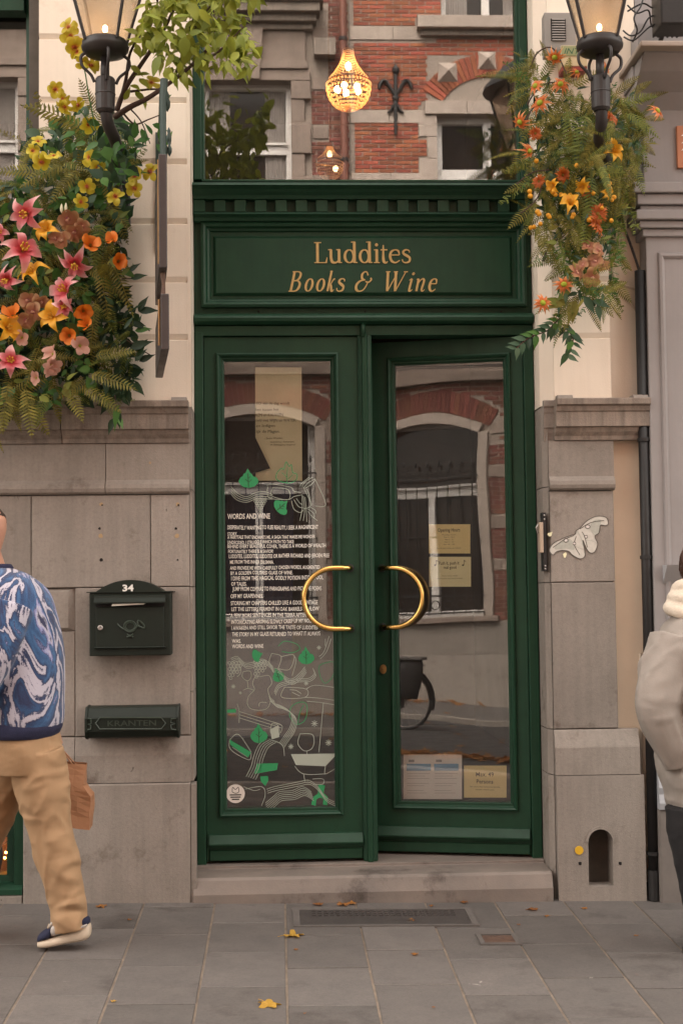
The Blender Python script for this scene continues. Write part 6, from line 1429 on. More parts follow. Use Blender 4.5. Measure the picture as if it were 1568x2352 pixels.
# dangling twigs with leaves at the lower end
tw1 = cr([(1300,720),(1275,740),(1255,760),(1215,775),(1185,800)], 5); tw2 = cr([(1280,735),(1300,755),(1315,780),(1300,815)], 5)
for T_ in (tw1, tw2):
    obj('twig', MB().tube([W(x, y, -.24) for x, y in T_], .0035, 6), M['bark'], gr)
    for k, (x, y) in enumerate(T_[2:]):
        a = atan2(T_[-1][1]-T_[0][1], T_[-1][0]-T_[0][0]); sd = 1 if k % 2 else -1
        d = Vector((cos(-a+sd*.8), -.25, sin(-a+sd*.8))); leaf_obj(gr, 'leaf', rnd.choice(('g_dark', 'g_blue', 'g_mid')), W(x, y, -.24), d, Vector((rnd.gauss(0,.3), -1, .35)), rnd.uniform(26, 38)*PX(-.24))
obj('twig', MB().tube(cr([tuple(W(x, y, -.28)) for x, y in ((1310,525),(1290,545),(1262,562),(1246,600))], 4), [.003]*6+[.003,.003,.003,.004,.005,.007,.006], 6), M['bark'], gr)
obj('twig', MB().tube(cr([tuple(W(x, y, -.36)) for x, y in ((1260,390),(1225,395),(1200,410),(1185,425))], 4), .003, 5), M['bark'], gr)
obj('twig', MB().tube(cr([tuple(W(x, y, -.36)) for x, y in ((1246,410),(1240,440),(1225,465),(1195,490))], 4), .003, 5), M['bark'], gr)
for L in (([(1215,160),(1235,120),(1270,112),(1300,170)]), ([(1210,240),(1230,210),(1260,190),(1300,195)]), ([(1200,300),(1215,260),(1235,235)])): obj('twig', MB().tube(cr([tuple(W(x, y, -.33)) for x, y in L], 5), .0035, 5), M['bark'], gr)
Ez = lambda x, y: (1091+.3042*x, .3042*y)
for z, s, f in (((600,430),34,None),((760,550),26,None),((980,520),26,None),((640,640),36,None),((455,650),34,(-.7,-.6,.2)),((490,780),38,(-.5,-.8,.1)),((340,920),36,(-.7,-.6,-.5)),((1370,840),36,(.5,-.7,.4)),((400,1140),32,None)): flower(gr, 'daisy', *Ez(*z), s*1.3, -.42, f)
for z, s in (((650,1320),36),((480,1370),30),((1010,900),34),((450,1010),30)): flower(gr, 'rust', *Ez(*z), s*1.2, -.40)
flower(gr, 'daisy', 1294, 653, 50, -.38, (-.2, -.9, -.1)); flower(gr, 'daisy', 1246, 696, 48, -.36, (-.1, -1, 0))
flower(gr, 'ylily', 1403, 348, 64, -.46, (.15, -1, .1)); flower(gr, 'ylily', 1308, 472, 62, -.42); flower(gr, 'ylily', 1272, 428, 44, -.40); flower(gr, 'ylily', 1338, 428, 42, -.40); flower(gr, 'ylily', 1392, 440, 40, -.38); 
for x, y, s in ((1372,492,46),(1362,522,46),(1345,440,32)): flower(gr, 'rust', x, y, s*1.15, -.38)
M['orch_mauve2'] = M['orch_mauve']
for x, y, s in ((1350,566,36),(1372,575,36),(1366,600,40),(1322,626,42),(1357,638,44),(1385,610,34),(1338,608,30)): flower(gr, 'orchid', x, y, s*1.15, -.37)
for z in ((875,1235),(590,1450),(605,1470),(410,1445),(415,1480),(560,1640),(550,1625),(645,1470),(715,1470),(1015,1385),(1005,1410),(960,1330),(1005,1330),(1045,1490),(1030,1510),(480,1615),(470,1600),(890,1460),(460,1215),(765,1250),(730,1640),(740,1620),(1025,1665),(955,1570),(860,1660),(490,1690)):
    x, y = Ez(*z); p = W(x, y, -.40); obj('berry', MB().ball(p, rnd.uniform(.009, .0125), 8, 6), M['berry'], gr, smooth=True)
for x, y in ((1218,523),(1226,521),(1260,498),(1240,514)): obj('berry', MB().ball(W(x, y, -.36), .0105, 8, 6), M['berry'], gr, smooth=True)
# ================================================================== inside the shop
def beads_mat():
    m, nt, b = new_mat('amber_crystal'); L = nt.links.new
    b.inputs['Base Color'].default_value = (.95,.82,.58,1); b.inputs['Roughness'].default_value = .12
    tr = nt.nodes.new('ShaderNodeBsdfTranslucent'); tr.inputs[0].default_value = (1,.84,.58,1)
    ms = nt.nodes.new('ShaderNodeMixShader'); ms.inputs[0].default_value = .85
    L(b.outputs[0], ms.inputs[1]); L(tr.outputs[0], ms.inputs[2]); L(ms.outputs[0], nt.nodes['Material Output'].inputs[0]); return m
M['crystal'] = beads_mat(); M['sparkle_glow'] = glow('sparkle_glow_bulb', (1, .62, .28), .9)
def chandelier(x, ytop, ymid, ybot, hw, Y, label, bulbs=5, bm='glow_big'):
    s = PX(Y); c = W(x, ymid, Y); zt, zb = WZ(x, ytop, Y), WZ(x, ybot, Y); R = hw*s
    r_ = root('chandelier', label, 'chandelier', (c.x, c.y, zb), 'lit crystal chandeliers in the shop')
    obj('rod', MB().tube([(c.x, c.y, zt-.02), (c.x, c.y, 5.95)], .006, 6), M['brass'], r_)
    obj('crown_ring', MB().lathe([(R*.22,-.006),(R*.25,0),(R*.22,.006)], (c.x, c.y, zt), 20), M['brass'], r_)
    obj('hoop', MB().lathe([(R*.96,-.008),(R*1.0,0),(R*.96,.008)], (c.x, c.y, c.z), 28), M['brass'], r_)
    n = 36; rb = .0085*R/.15
    for k in range(n):
        a = 2*pi*k/n; m = MB()
        for q in range(15):
            u = q/14; rr = R*(.23+.64*u**1.9); z = zt+(c.z+.03-zt)*u
            m.ball((c.x+rr*cos(a), c.y+rr*sin(a), z), rb*.5, 5, 4)
        for q in range(9):
            t = q/8*pi/2; rr = R*cos(t*.94); z = c.z-.014-(c.z-.014-zb)*sin(t)
            m.ball((c.x+rr*cos(a), c.y+rr*sin(a), z), rb, 5, 4)
        obj('bead_strand', m, M['crystal'], r_)
    for k in range(bulbs):
        a = 2*pi*k/5+.5
        obj('bulb', MB().ball((c.x+R*.5*cos(a), c.y+R*.5*sin(a), c.z-.045), .022, 8, 6, 1.2), M[bm], r_)
    obj('bulb', MB().ball((c.x, c.y, zt+(c.z-zt)*.5), .02, 8, 6, 1.6), M[bm], r_)
chandelier(800, 114, 190, 252, 52, 3.2, 'lit basket chandelier of amber crystal beads hanging in the window')
chandelier(757, 336, 372, 412, 32, 4.5, 'small dimmer crystal chandelier added for the faint reflected sparkle in the window', 1, 'sparkle_glow')  # added small copy stands in for the faint reflected sparkle in the pane
# poster, dark banner with a painted-in reflection and navy counter seen through the closed leaf
YI = YF+.02+.075
def sheetI(name, fn, L, Y, mat, label, cat):
    P = [(WX(*fn(q), Y), WZ(*fn(q), Y)) for q in L]; o = obj(name, MB().poly(P, Y, Y+.002), M[mat]); tag(o, label, cat); return o
po = sheetI('poster', A, [(552,358),(945,360),(950,1320),(556,1320)], YI, 'poster', 'tall cream handwritten poem poster hanging behind the closed glass leaf', 'poster')
ms = []
for x, y, wd, h, s in ((560,675,285,30,"EID van de dag wordt"),(556,728,195,30,"ken tussen het"),(556,775,240,34,"KEN en KAUWEN,"),(556,820,345,32,"oeld met WIJN en WATER."),(560,866,160,30,"en ledigen"),(560,915,200,32,"lijk de Magen."),(632,967,155,20,"- Esohe Weyden,"),(678,998,205,18,"stadsdichter Antwerpen"),(680,1022,215,18,"uit 'Richtingloos navigeren'")):
    p = W(*A((x, y)), YI); ms.append(text_mb(s, p.x, p.z, wd*.2709*PX(YI), h*.2709*PX(YI)*.8, YI-.0012, shear=.08, jit=.002))
obj('handwriting', join(*ms), M['ink'], po)
M['banner'] = flat('banner_and_reflection_black', (.010,.008,.007), .9)  # the black also paints in the dark window reflected beside the tilted card
sheetI('banner', A, [(270,790),(552,795),(552,950),(680,1215),(545,1255),(270,1330)], YI-.02, 'banner', 'black slanting card and the dark window reflection painted as one sheet behind the glass', 'banner')
sheetI('display_board', A, [(285,1340),(880,1345),(870,2330),(850,3500),(285,3500)], YI+.3, 'navy', 'dark navy display board standing behind the painted door glass', 'board')
# warm fairy lights in the cellar window
fl_ = root('fairy_lights', 'string of tiny orange lights behind the cellar window', 'lights', tuple(W(30, 1990, .3)))
M['fairy'] = glow('orange_fairy_bulb', (1, .33, .05), 9)
for k in range(26):
    p = W(8+rnd.uniform(-60, 42), rnd.uniform(1855, 1990), .3); obj('bulb', MB().ball(p, .006, 6, 4), M['fairy'], fl_)
obj('wire', MB().tube(cr([tuple(W(x, y, .302)) for x, y in ((-50,1850),(0,1890),(40,1860),(20,1930),(-30,1960),(40,1985))], 6), .002, 4), M['black'], fl_)
obj('cellar_back', MB().box(-2.3, -1.0, .5, .52, -.1, .7), surf('warm_cellar_wall', (.30,.20,.12), (.22,.14,.09), 6, .8), kind='structure')

# ================================================================== people
def loft(cs, rx, ry, seg=36, sub=6, fold=0, ff=(9, 9, 26), seed=0, tilt=None, power=2.0, closed=True):
    """rings of an upright form: centres, half widths along x and y, with cloth folds pressed in"""
    P = cr([(c[0], c[1], c[2], a, b) for c, a, b in zip(cs, rx, ry)], sub); m = MB(); V = []
    for x, y, z, a, b in P:
        for k in range(seg):
            t = 2*pi*k/seg; e = 2/power
            cx = abs(cos(t))**e*(1 if cos(t) >= 0 else -1); sy = abs(sin(t))**e*(1 if sin(t) >= 0 else -1)
            v = Vector((x+a*cx, y+b*sy, z))
            if fold:
                q = Vector((v.x*ff[0]+seed, v.y*ff[1], v.z*ff[2]+v.x*5))
                d = fold*(noise.noise(q)*.9 + max(0, 1-abs(noise.noise(q*1.2))*5)*.35); v += Vector((cx, sy, 0)).normalized()*d
            V.append(v)
    n = len(P)
    F = [(i*seg+k, i*seg+(k+1)%seg, (i+1)*seg+(k+1)%seg, (i+1)*seg+k) for i in range(n-1) for k in range(seg)]
    if closed: F += [tuple(range(seg-1, -1, -1)), tuple(range((n-1)*seg, n*seg))]
    return m.add(V, F)
def limb_mb(pts_, rs, seg=24, sub=7, fold=0, ff=16, seed=0):
    """tapered limb along a path with folds across it"""
    P = cr([tuple(p)+(r,) for p, r in zip(pts_, rs)], sub); n = len(P); V = []
    pv = [Vector(q[:3]) for q in P]; nv = None
    for i in range(n):
        t = (pv[min(i+1, n-1)]-pv[max(i-1, 0)]).normalized()
        if nv is None: nv = Vector((1, 0, 0))
        nv = (nv-t*nv.dot(t)).normalized(); b = t.cross(nv)
        for k in range(seg):
            a = 2*pi*k/seg; d = nv*cos(a)+b*sin(a); v = pv[i]+d*P[i][3]
            if fold:
                s = (pv[i]-pv[0]).length; ph = s*ff*.62+cos(a-.7)*.85+seed
                q = Vector((cos(a)*.7+seed, sin(a)*.7, ph)); n1 = noise.noise(q); n2 = noise.noise(Vector((cos(a)*1.2, sin(a)*1.2+seed, s*4)))
                cs_ = max(0, 1-abs(n1)*5.5); cs2 = max(0, 1-abs(noise.noise(q*.8+Vector((4, 2, 9))))*6)
                v += d*fold*(cs_*(.9+1.2*n2)+cs2*.5+.9*n2-.35)
            V.append(v)
    F = [(i*seg+k, i*seg+(k+1)%seg, (i+1)*seg+(k+1)%seg, (i+1)*seg+k) for i in range(n-1) for k in range(seg)]
    F += [tuple(range(seg-1, -1, -1)), tuple(range((n-1)*seg, n*seg))]
    return MB().add(V, F)
def fuse(o, vox, it=3):
    r = o.modifiers.new('fuse', 'REMESH'); r.mode = 'VOXEL'; r.voxel_size = vox; r.use_smooth_shade = True
    s = o.modifiers.new('soften', 'SMOOTH'); s.factor = .5; s.iterations = it; return o
def hand_mb(w_, d, side, s=1.0):
    """palm, four curled fingers of unequal length and a thumb; d points from the wrist down the hand"""
    d = Vector(d).normalized(); sd = Vector(side).normalized(); nrm = d.cross(sd).normalized(); w_ = Vector(w_); m = MB()
    m.add(*[(lambda t: (t.v, t.f))(MB().tube([w_, w_+d*.045*s, w_+d*.09*s], [(.024*s, .018*s), (.036*s, .016*s), (.038*s, .014*s)], 12))][0])
    for k, L in enumerate((.068, .078, .074, .058)):
        b = w_+d*.085*s+sd*(.027-.018*k)*s; p = [b, b+d*L*.45*s+nrm*.006*s, b+d*L*.75*s+nrm*.024*s, b+d*L*.78*s+nrm*.045*s]
        t = MB().tube(p, [.0095*s, .009*s, .0085*s, .007*s], 8); m.add(t.v, t.f)
    b = w_+d*.03*s+sd*.03*s; t = MB().tube([b, b+sd*.022*s+d*.03*s+nrm*.01*s, b+sd*.024*s+d*.055*s+nrm*.026*s], [.013*s, .011*s, .008*s], 8); m.add(t.v, t.f)
    return m
def head_mb(c, look, s=1.0):
    """skull, jaw, nose, lips and ears; look = direction of the face"""
    f = Vector(look); f.z = 0; f.normalize(); r = Vector((f.y, -f.x, 0)); c = Vector(c)
    m = MB(); P = lambda a, b, h: c+r*a*s+f*b*s+Vector((0, 0, h*s))
    V = []; n = 20; rings = [(-.125,.030,.05,.035),(-.112,.046,.062,.022),(-.09,.056,.075,.010),(-.05,.066,.086,.004),(-.01,.073,.094,0),(.03,.077,.098,-.006),(.07,.073,.094,-.01),(.10,.058,.076,-.012),(.118,.030,.04,-.012)]
    for h, a, b, o in rings: V += [P(a*cos(2*pi*k/n), b*sin(2*pi*k/n)+o, h) for k in range(n)]
    m.add(V, [(i*n+k, i*n+(k+1)%n, (i+1)*n+(k+1)%n, (i+1)*n+k) for i in range(len(rings)-1) for k in range(n)] + [tuple(range(n-1,-1,-1)), tuple(range((len(rings)-1)*n, len(rings)*n))])
    t = MB().tube([P(0,.09,.02), P(0,.108,-.018), P(0,.102,-.034)], [.009*s,.014*s,.012*s], 8); m.add(t.v, t.f)
    t = MB().tube([P(-.022,.088,-.062), P(0,.097,-.060), P(.022,.088,-.062)], [.005*s,.009*s,.005*s], 8); m.add(t.v, t.f)
    for sg in (-1, 1):
        t = MB().ball(P(sg*.077, -.004, -.01), .022*s, 8, 6, 1.4); m.add(t.v, t.f)
    return m, P
M['skin'] = surf('skin', (.46,.25,.17), (.42,.22,.15), 8, .55, .0004, 200)
M['eye'] = flat('eye_white', (.6,.58,.55), .3)
# ---- person on the left: marbled jumper, khaki trousers, walking to the left
def swirl_mat():
    m, nt, b = new_mat('marbled_knit'); L = nt.links.new
    tc = nt.nodes.new('ShaderNodeTexCoord'); mp = N(nt, 'ShaderNodeMapping'); mp.inputs['Scale'].default_value = (5.2, 3.0, 1.75); mp.inputs['Location'].default_value = (.2, .4, 1.9); L(tc.outputs['Object'], mp.inputs[0])
    nz = N(nt, 'ShaderNodeTexNoise', Scale=1.25, Detail=5.0, Roughness=.5, Distortion=1.7); L(mp.outputs[0], nz.inputs['Vector'])
    fine = N(nt, 'ShaderNodeTexNoise', Scale=240.0, Detail=2); L(tc.outputs['Object'], fine.inputs['Vector'])
    ad = N(nt, 'ShaderNodeMath', _operation='MULTIPLY_ADD'); ad.inputs[1].default_value = .05; L(fine.outputs[0], ad.inputs[0]); L(nz.outputs[0], ad.inputs[2])
    nav, blu, mid, pale, lav = (.018,.022,.065), (.022,.065,.16), (.045,.12,.26), (.42,.40,.47), (.22,.23,.42)
    r = ramp(nt, [(.0,nav),(.34,blu),(.40,nav),(.445,blu),(.47,nav),(.485,pale),(.525,pale),(.535,nav),(.575,blu),(.61,mid),(.62,nav),(.64,lav),(.675,pale),(.70,nav)], ad.outputs[0]); r.color_ramp.interpolation = 'LINEAR'
    L(r.outputs[0], b.inputs['Base Color']); b.inputs['Roughness'].default_value = .9; b.inputs['Sheen Weight'].default_value = .2
    bp = N(nt, 'ShaderNodeBump', Strength=.5, Distance=.003); L(fine.outputs[0], bp.inputs['Height']); L(bp.outputs[0], b.inputs['Normal']); return m
M['swirl'] = swirl_mat()
M['navy_knit'] = surf('navy_knit', (.020,.022,.055), (.015,.017,.045), 40, .95, .002, 300)
M['khaki'] = surf('khaki_twill', (.36,.228,.125), (.32,.20,.108), 6, .85, .0006, 260, wrinkle=(.022, 10))
YA = -.74
def LP(x, y, d=0): 
    return W(x, y, YA+d)
sA = PX(YA)
pa = root('person', 'person in a blue and white marbled jumper and khaki trousers walking past the mail box', 'person', (LP(60, 2150).x, YA, gz(LP(60, 2150).x, YA)))
hd, HP = head_mb(LP(-42, 1234, -.02), (-1, .25, 0))
body = MB(); body.add(hd.v, hd.f)
def addm(a, b): a.add(b.v, b.f)
addm(body, MB().tube([LP(-36, 1250), LP(-16, 1322)], [.055, .062], 14))
addm(body, loft([LP(60, 1700), LP(52, 1500), LP(30, 1380), LP(-10, 1312)], [.12, .14, .13, .06], [.14, .16, .17, .06], 24, 4))
legA = [LP(84, 1725, -.06), LP(98, 1805, -.05), LP(113, 1890, -.04), LP(130, 1965, -.04), LP(151, 2050, -.03), LP(163, 2135, -.03)]
legB = [LP(22, 1735, .10), LP(-5, 1820, .11), LP(-32, 1900, .11), LP(-66, 2000, .11), LP(-96, 2105, .11)]
addm(body, limb_mb(legA, [.08, .075, .06, .055, .045, .036], 12, 3)); addm(body, limb_mb(legB, [.08, .075, .06, .05, .036], 12, 3))
armB = [LP(70, 1400, .16), LP(98, 1500, .25), LP(106, 1600, .28), LP(119, 1668, .28)]
armA = [LP(28, 1395, -.18), LP(0, 1480, -.23), LP(-42, 1570, -.23), LP(-85, 1640, -.18)]
addm(body, limb_mb(armB, [.05, .045, .04, .03], 12, 3)); addm(body, limb_mb(armA, [.05, .045, .04, .03], 12, 3))
addm(body, hand_mb(LP(119, 1666, .28), (.22, 0, -1), (0, -1, 0))); addm(body, hand_mb(LP(-85, 1640, -.18), (-.5, 0, -.8), (-.5, .3, .5)))
fuse(obj('body', body, M['skin'], pa, smooth=True), .0065, 2)
for sg in (-1, 1): obj('eye', MB().ball(HP(sg*.033, .083, .012), .011, 8, 6), M['eye'], pa)
hc = LP(-42, 1234, -.02); m = MB(); m.lathe([(.080, .045), (.086, .06), (.080, .09), (.058, .118), (.001, .134)], (hc.x+.008, hc.y, hc.z), 18, 1.1, 1)
obj('hair', m, surf('dark_brown_hair', (.035,.018,.010), (.022,.012,.008), 60, .6, .004, 120), pa, smooth=True)
sw = loft([LP(57, 1676), LP(61, 1640), LP(61, 1580), LP(56, 1500), LP(43, 1420), LP(27, 1360), LP(8, 1322), LP(-10, 1305)], [80*sA, 84*sA, 86*sA, 88*sA, 88*sA, 82*sA, 58*sA, 36*sA], [.20, .21, .21, .21, .215, .20, .15, .08], 40, 6, .006, (7, 7, 9), 3)
addm(sw, limb_mb(armB, [.085, .072, .066, .052], 20, 6, .006, 10, 2)); addm(sw, limb_mb(armA, [.09, .078, .068, .055], 20, 6, .006, 10, 5))
fuse(obj('jumper', sw, M['swirl'], pa, smooth=True), .009, 4)
obj('hem', loft([LP(53, 1690), LP(54, 1682), LP(57, 1668), LP(58, 1655)], [77*sA, 81*sA, 84*sA, 82*sA], [.195, .205, .208, .2], 40, 3, .003, (9, 9, 9), 3), M['navy_knit'], pa, smooth=True)
obj('cuff', limb_mb([armB[2]*.25+armB[3]*.75, armB[3]+Vector((.002, 0, -.008))], [.054, .046], 18, 5, .002), M['navy_knit'], pa, smooth=True)
obj('collar', MB().lathe([(.062,-.014),(.078,-.012),(.08,.004),(.07,.018),(.06,.016)], LP(-14, 1306), 24), M['navy_knit'], pa, smooth=True)
tr = loft([LP(62, 1772, .0), LP(61, 1735, .0), LP(59, 1690), LP(58, 1645)], [74*sA, 79*sA, 77*sA, 70*sA], [.17, .19, .185, .17], 40, 6, .006, (8, 8, 16), 9)
addm(tr, limb_mb(legA, [.112, .110, .091, .083, .075, .071], 44, 14, .0065, 13, 1)); addm(tr, limb_mb(legB, [.114, .110, .09, .08, .07], 44, 14, .0065, 13, 4))
fuse(obj('trousers', tr, M['khaki'], pa, smooth=True), .005, 1)
M['sole'] = surf('cream_rubber', (.52,.43,.33), (.46,.38,.29), 20, .7); M['shoe_navy'] = surf('navy_suede', (.014,.017,.045), (.011,.013,.035), 30, .85); M['shoe_grey'] = surf('grey_mesh', (.40,.37,.34), (.34,.31,.29), 60, .8, .001, 300)
def shoe(toe, heel, w_=.048):
    t, h = Vector(toe), Vector(heel); d = h-t; up = Vector((0, 0, 1)); sd = Vector((0, 1, 0)); L = d.length
    def ring(u, half, z0, z1): 
        c = t+d*u; return [c+sd*half*sx+up*zz for sx, zz in ((-1, z0*1.3), (-1.06, (z0+z1)*.65), (-.9, z1*1.3), (.9, z1*1.3), (1.06, (z0+z1)*.65), (1, z0*1.3))]
    def strip(rs):
        m = MB(); n = 6; V = [v for r in rs for v in r]; return m.add(V, [(i*n+k, i*n+(k+1)%n, (i+1)*n+(k+1)%n, (i+1)*n+k) for i in range(len(rs)-1) for k in range(n)] + [tuple(range(n-1,-1,-1)), tuple(range((len(rs)-1)*n, len(rs)*n))])
    so = obj('shoe', strip([ring(-.0, w_*.45, .010, .024), ring(.06, w_*.85, .003, .030), ring(.3, w_*1.02, .0, .032), ring(.55, w_*.9, .004, .036), ring(.8, w_*.98, .0, .050), ring(.97, w_*.9, .002, .056), ring(1.04, w_*.5, .014, .05)]), M['sole'], pa, smooth=True)
    def piece(nm, rs, mt):
        o = obj(nm, strip(rs), M[mt], so, smooth=True); q = o.modifiers.new('round', 'SUBSURF'); q.levels = 2; q.render_levels = 2
    q = so.modifiers.new('round', 'SUBSURF'); q.levels = 2; q.render_levels = 2
    piece('toe_cap', [ring(.0, w_*.4, .020, .038), ring(.06, w_*.78, .024, .050), ring(.20, w_*.92, .026, .060), ring(.30, w_*.9, .03, .064)], 'shoe_navy')
    piece('upper', [ring(.24, w_*.88, .03, .062), ring(.40, w_*.86, .032, .080), ring(.62, w_*.84, .036, .092), ring(.66, w_*.8, .036, .085)], 'shoe_grey')
    piece('heel_counter', [ring(.58, w_*.85, .036, .082), ring(.80, w_*.88, .045, .082), ring(.96, w_*.82, .05, .074), ring(1.02, w_*.4, .05, .066)], 'shoe_navy')
    piece('tongue', [ring(.20, w_*.42, .05, .066), ring(.34, w_*.46, .065, .088), ring(.46, w_*.46, .08, .11)], 'shoe_grey')
    for q in range(4):
        c = t+d*(.22+.055*q); z = (.066+.008*q)*1.3; obj('lace', MB().tube([c-sd*w_*.5+up*(z-.006), c+up*(z+.004), c+sd*w_*.5+up*(z-.006)], .0028, 5), M['sole'], so)
    c0, c1 = t+d*.62-sd*w_*1.0, t+d*.98-sd*w_*.86
    obj('stripe', MB().tube([c0+up*.055, (c0+c1)/2+up*.062-sd*.002, c1+up*.07], .005, 5), M['shoe_grey'], so)
g0 = lambda p: gz(p.x, p.y)
tA = LP(86, 2150, -.03); hA_ = LP(206, 2150, -.03); shoe((tA.x, tA.y, g0(tA)+.0), (hA_.x, hA_.y, g0(hA_)+.035))
tB = LP(-190, 2150, .11); hB_ = LP(-70, 2150, .11); shoe((tB.x, tB.y, g0(tB)+.03), (hB_.x, hB_.y, g0(hB_)+.0))
# paper bag in the far hand
def bag():
    c = LP(170, 1820, .24); r_ = root('paper_bag', 'creased brown paper carrier bag held behind the khaki trousers', 'bag', (c.x, c.y, LP(170, 1898, .24).z))
    P = [LP(x, y, .24) for x, y in ((128,1752),(200,1768),(196,1818),(213,1832),(210,1884),(150,1908),(118,1890),(120,1820))]
    m = MB(); n = 7; V = []; cx = c.x
    def edge(v):  # left and right outline at height v in 0..1 from the top
        lx = np.interp(v, [0, .5, 1], [LP(126,1820,.24).x, LP(120,1820,.24).x, LP(132,1820,.24).x]); rxx = np.interp(v, [0, .35, .5, 1], [LP(199,1820,.24).x, LP(196,1820,.24).x, LP(213,1820,.24).x, LP(209,1820,.24).x]); return lx, rxx
    zt, zb = LP(0, 1752, .24).z, LP(0, 1895, .24).z
    for i in range(13):
        v = i/12; lx, rxx = edge(v); z = zt+(zb-zt)*v; dp = .035+.03*min(1, v*2.2)
        ring = [(lx, -1), ((lx*2+rxx)/3, -1), ((lx+2*rxx)/3, -1), (rxx, -1), (rxx+.004*sin(v*9), 0), (rxx, 1), ((lx+2*rxx)/3, 1), ((lx*2+rxx)/3, 1), (lx, 1), (lx, 0)]
        for x, s_ in ring:
            q = Vector((x*14, s_*3, z*14)); V.append((x+.006*noise.noise(q), c.y+s_*dp*(1-.35*(s_ == 0))+.011*noise.noise(q+Vector((9,0,0))), z+(x-lx)*-.12*(1 if i == 12 else .6)+.004*noise.noise(q*2)))
    k = 10; F = [(i*k+j, i*k+(j+1)%k, (i+1)*k+(j+1)%k, (i+1)*k+j) for i in range(12) for j in range(k)] + [tuple(range(12*k, 13*k))]
    M['kraft'] = surf('brown_kraft_paper', (.34,.165,.085), (.30,.145,.072), 7, .75, .0015, 30)
    b = obj('bag_body', m.add(V, F), M['kraft'], r_); so_ = b.modifiers.new('thick', 'SOLIDIFY'); so_.thickness = .0008
    for s_ in (-1, 1): obj('handle', MB().tube(cr([(LP(130,1820,.24).x, c.y+s_*.034, zt-.005), (LP(133,1820,.24).x, c.y+s_*.012, zt+.045), (LP(142,1820,.24).x, c.y+s_*.010, zt+.05), (LP(178,1820,.24).x, c.y+s_*.034, zt-.03)], 5), .0035, 6), M['kraft'], r_)
bag()
# ---- person on the right: pale quilted jacket, white scarf, black trousers
YB = -.85; sB = PX(YB)
def RP(x, y, d=0):
    return W(x, y, YB+d)
pb = root('person', 'person with brown hair in a pale padded jacket, white scarf and black trousers', 'person', (RP(1612, 2180).x, YB, gz(RP(1612, 2180).x, YB)))
hb, HB = head_mb(RP(1630, 1300), (.8, .6, 0)); body = MB(); addm(body, hb)
addm(body, MB().tube([RP(1624, 1330), RP(1604, 1420)], [.05, .06], 14))
addm(body, loft([RP(1612, 1860), RP(1603, 1650), RP(1602, 1480), RP(1600, 1410)], [.13, .13, .14, .06], [.14, .15, .16, .06], 24, 4))
lA = [RP(1582, 1850, -.06), RP(1588, 1930, -.06), RP(1600, 2040, -.05), RP(1612, 2140, -.04), RP(1618, 2196, -.04)]; lB = [RP(1640, 1850, .08), RP(1665, 1930, .08), RP(1690, 2040, .08), RP(1700, 2140, .08), RP(1690, 2180, .08)]
for l in (lA, lB): addm(body, limb_mb(l, [.075, .07, .055, .04, .034], 12, 3))
aL = [RP(1542, 1468, -.08), RP(1518, 1560, -.12), RP(1512, 1640, -.13), RP(1560, 1752, -.10)]; aR = [RP(1665, 1468, .08), RP(1690, 1560, .12), RP(1695, 1650, .1), RP(1680, 1745, .0)]
for l in (aL, aR): addm(body, limb_mb(l, [.05, .045, .04, .03], 12, 3))
addm(body, hand_mb(aL[3]+Vector((.03, .06, 0)), (.8, .5, -.3), (.3, .2, 1), .8)); addm(body, hand_mb(aR[3]+Vector((-.03, .0, 0)), (-.8, .3, -.4), (.3, .2, 1), .8))
fuse(obj('body', body, M['skin'], pb, smooth=True), .0065, 2)
for sg in (-1, 1): obj('eye', MB().ball(HB(sg*.033, .083, .012), .011, 8, 6), M['eye'], pb)
h0 = RP(1628, 1300); m = MB().lathe([(.060,-.13),(.088,-.10),(.098,-.03),(.098,.03),(.088,.08),(.06,.118),(.001,.135)], (h0.x-.012, h0.y-.006, h0.z), 22, 1.05, 1.05)
m.v = [tuple(Vector(v)+Vector((1, 1, .3))*.006*noise.noise(Vector(v)*Vector((30, 30, 12)) if False else Vector((v[0]*40, v[1]*40, v[2]*9)))) for v in m.v]
for k in range(260):       # loose strands over the cap
    a = rnd.uniform(0, 6.28); e = rnd.uniform(.0, .9); c0 = Vector((h0.x-.012, h0.y-.006, h0.z)); pt = []
    for q in range(6):
        t = e+q*.22; zz = .128*cos(min(t, 3.0)); rr = .104*sin(min(max(t, .05), 1.9))+.003*sin(k*3+q*2)
        pt.append(c0+Vector((rr*cos(a+.12*q*sin(k))*1.05, rr*sin(a+.12*q*sin(k))*1.05, zz)))
    t_ = MB().tube(pt, [.0016, .0022, .0022, .002, .0016, .0008], 4); m.add(t_.v, t_.f)
obj('hair', m, surf('brown_hair', (.075,.028,.014), (.045,.018,.010), 50, .5, .004, 120), pb, smooth=True)
M['coat'] = surf('pale_quilted_cloth', (.28,.247,.218), (.245,.216,.19), 6, .75, .0008, 160, wrinkle=(.022, 8))
ct = loft([RP(1616, 1852), RP(1612, 1815), RP(1607, 1750), RP(1602, 1650), RP(1602, 1550), RP(1602, 1475), RP(1603, 1432), RP(1600, 1402)], [80*sB, 88*sB, 98*sB, 102*sB, 100*sB, 96*sB, 80*sB, 40*sB], [.175, .2, .215, .22, .22, .21, .17, .08], 44, 7, .012, (6, 6, 9), 2)
addm(ct, limb_mb(aL, [.088, .090, .088, .066], 28, 9, .010, 8, 3)); addm(ct, limb_mb(aR, [.088, .09, .088, .066], 28, 9, .010, 8, 8))
fuse(obj('jacket', ct, M['coat'], pb, smooth=True), .006, 1)
obj('hem', loft([RP(1617, 1864), RP(1616, 1855), RP(1614, 1832), RP(1612, 1822)], [79*sB, 83*sB, 86*sB, 84*sB], [.175, .185, .19, .185], 40, 3, .003), M['coat'], pb, smooth=True)
M['scarf'] = surf('white_wool', (.64,.56,.46), (.58,.50,.41), 30, .95, .003, 90)
sc = MB()
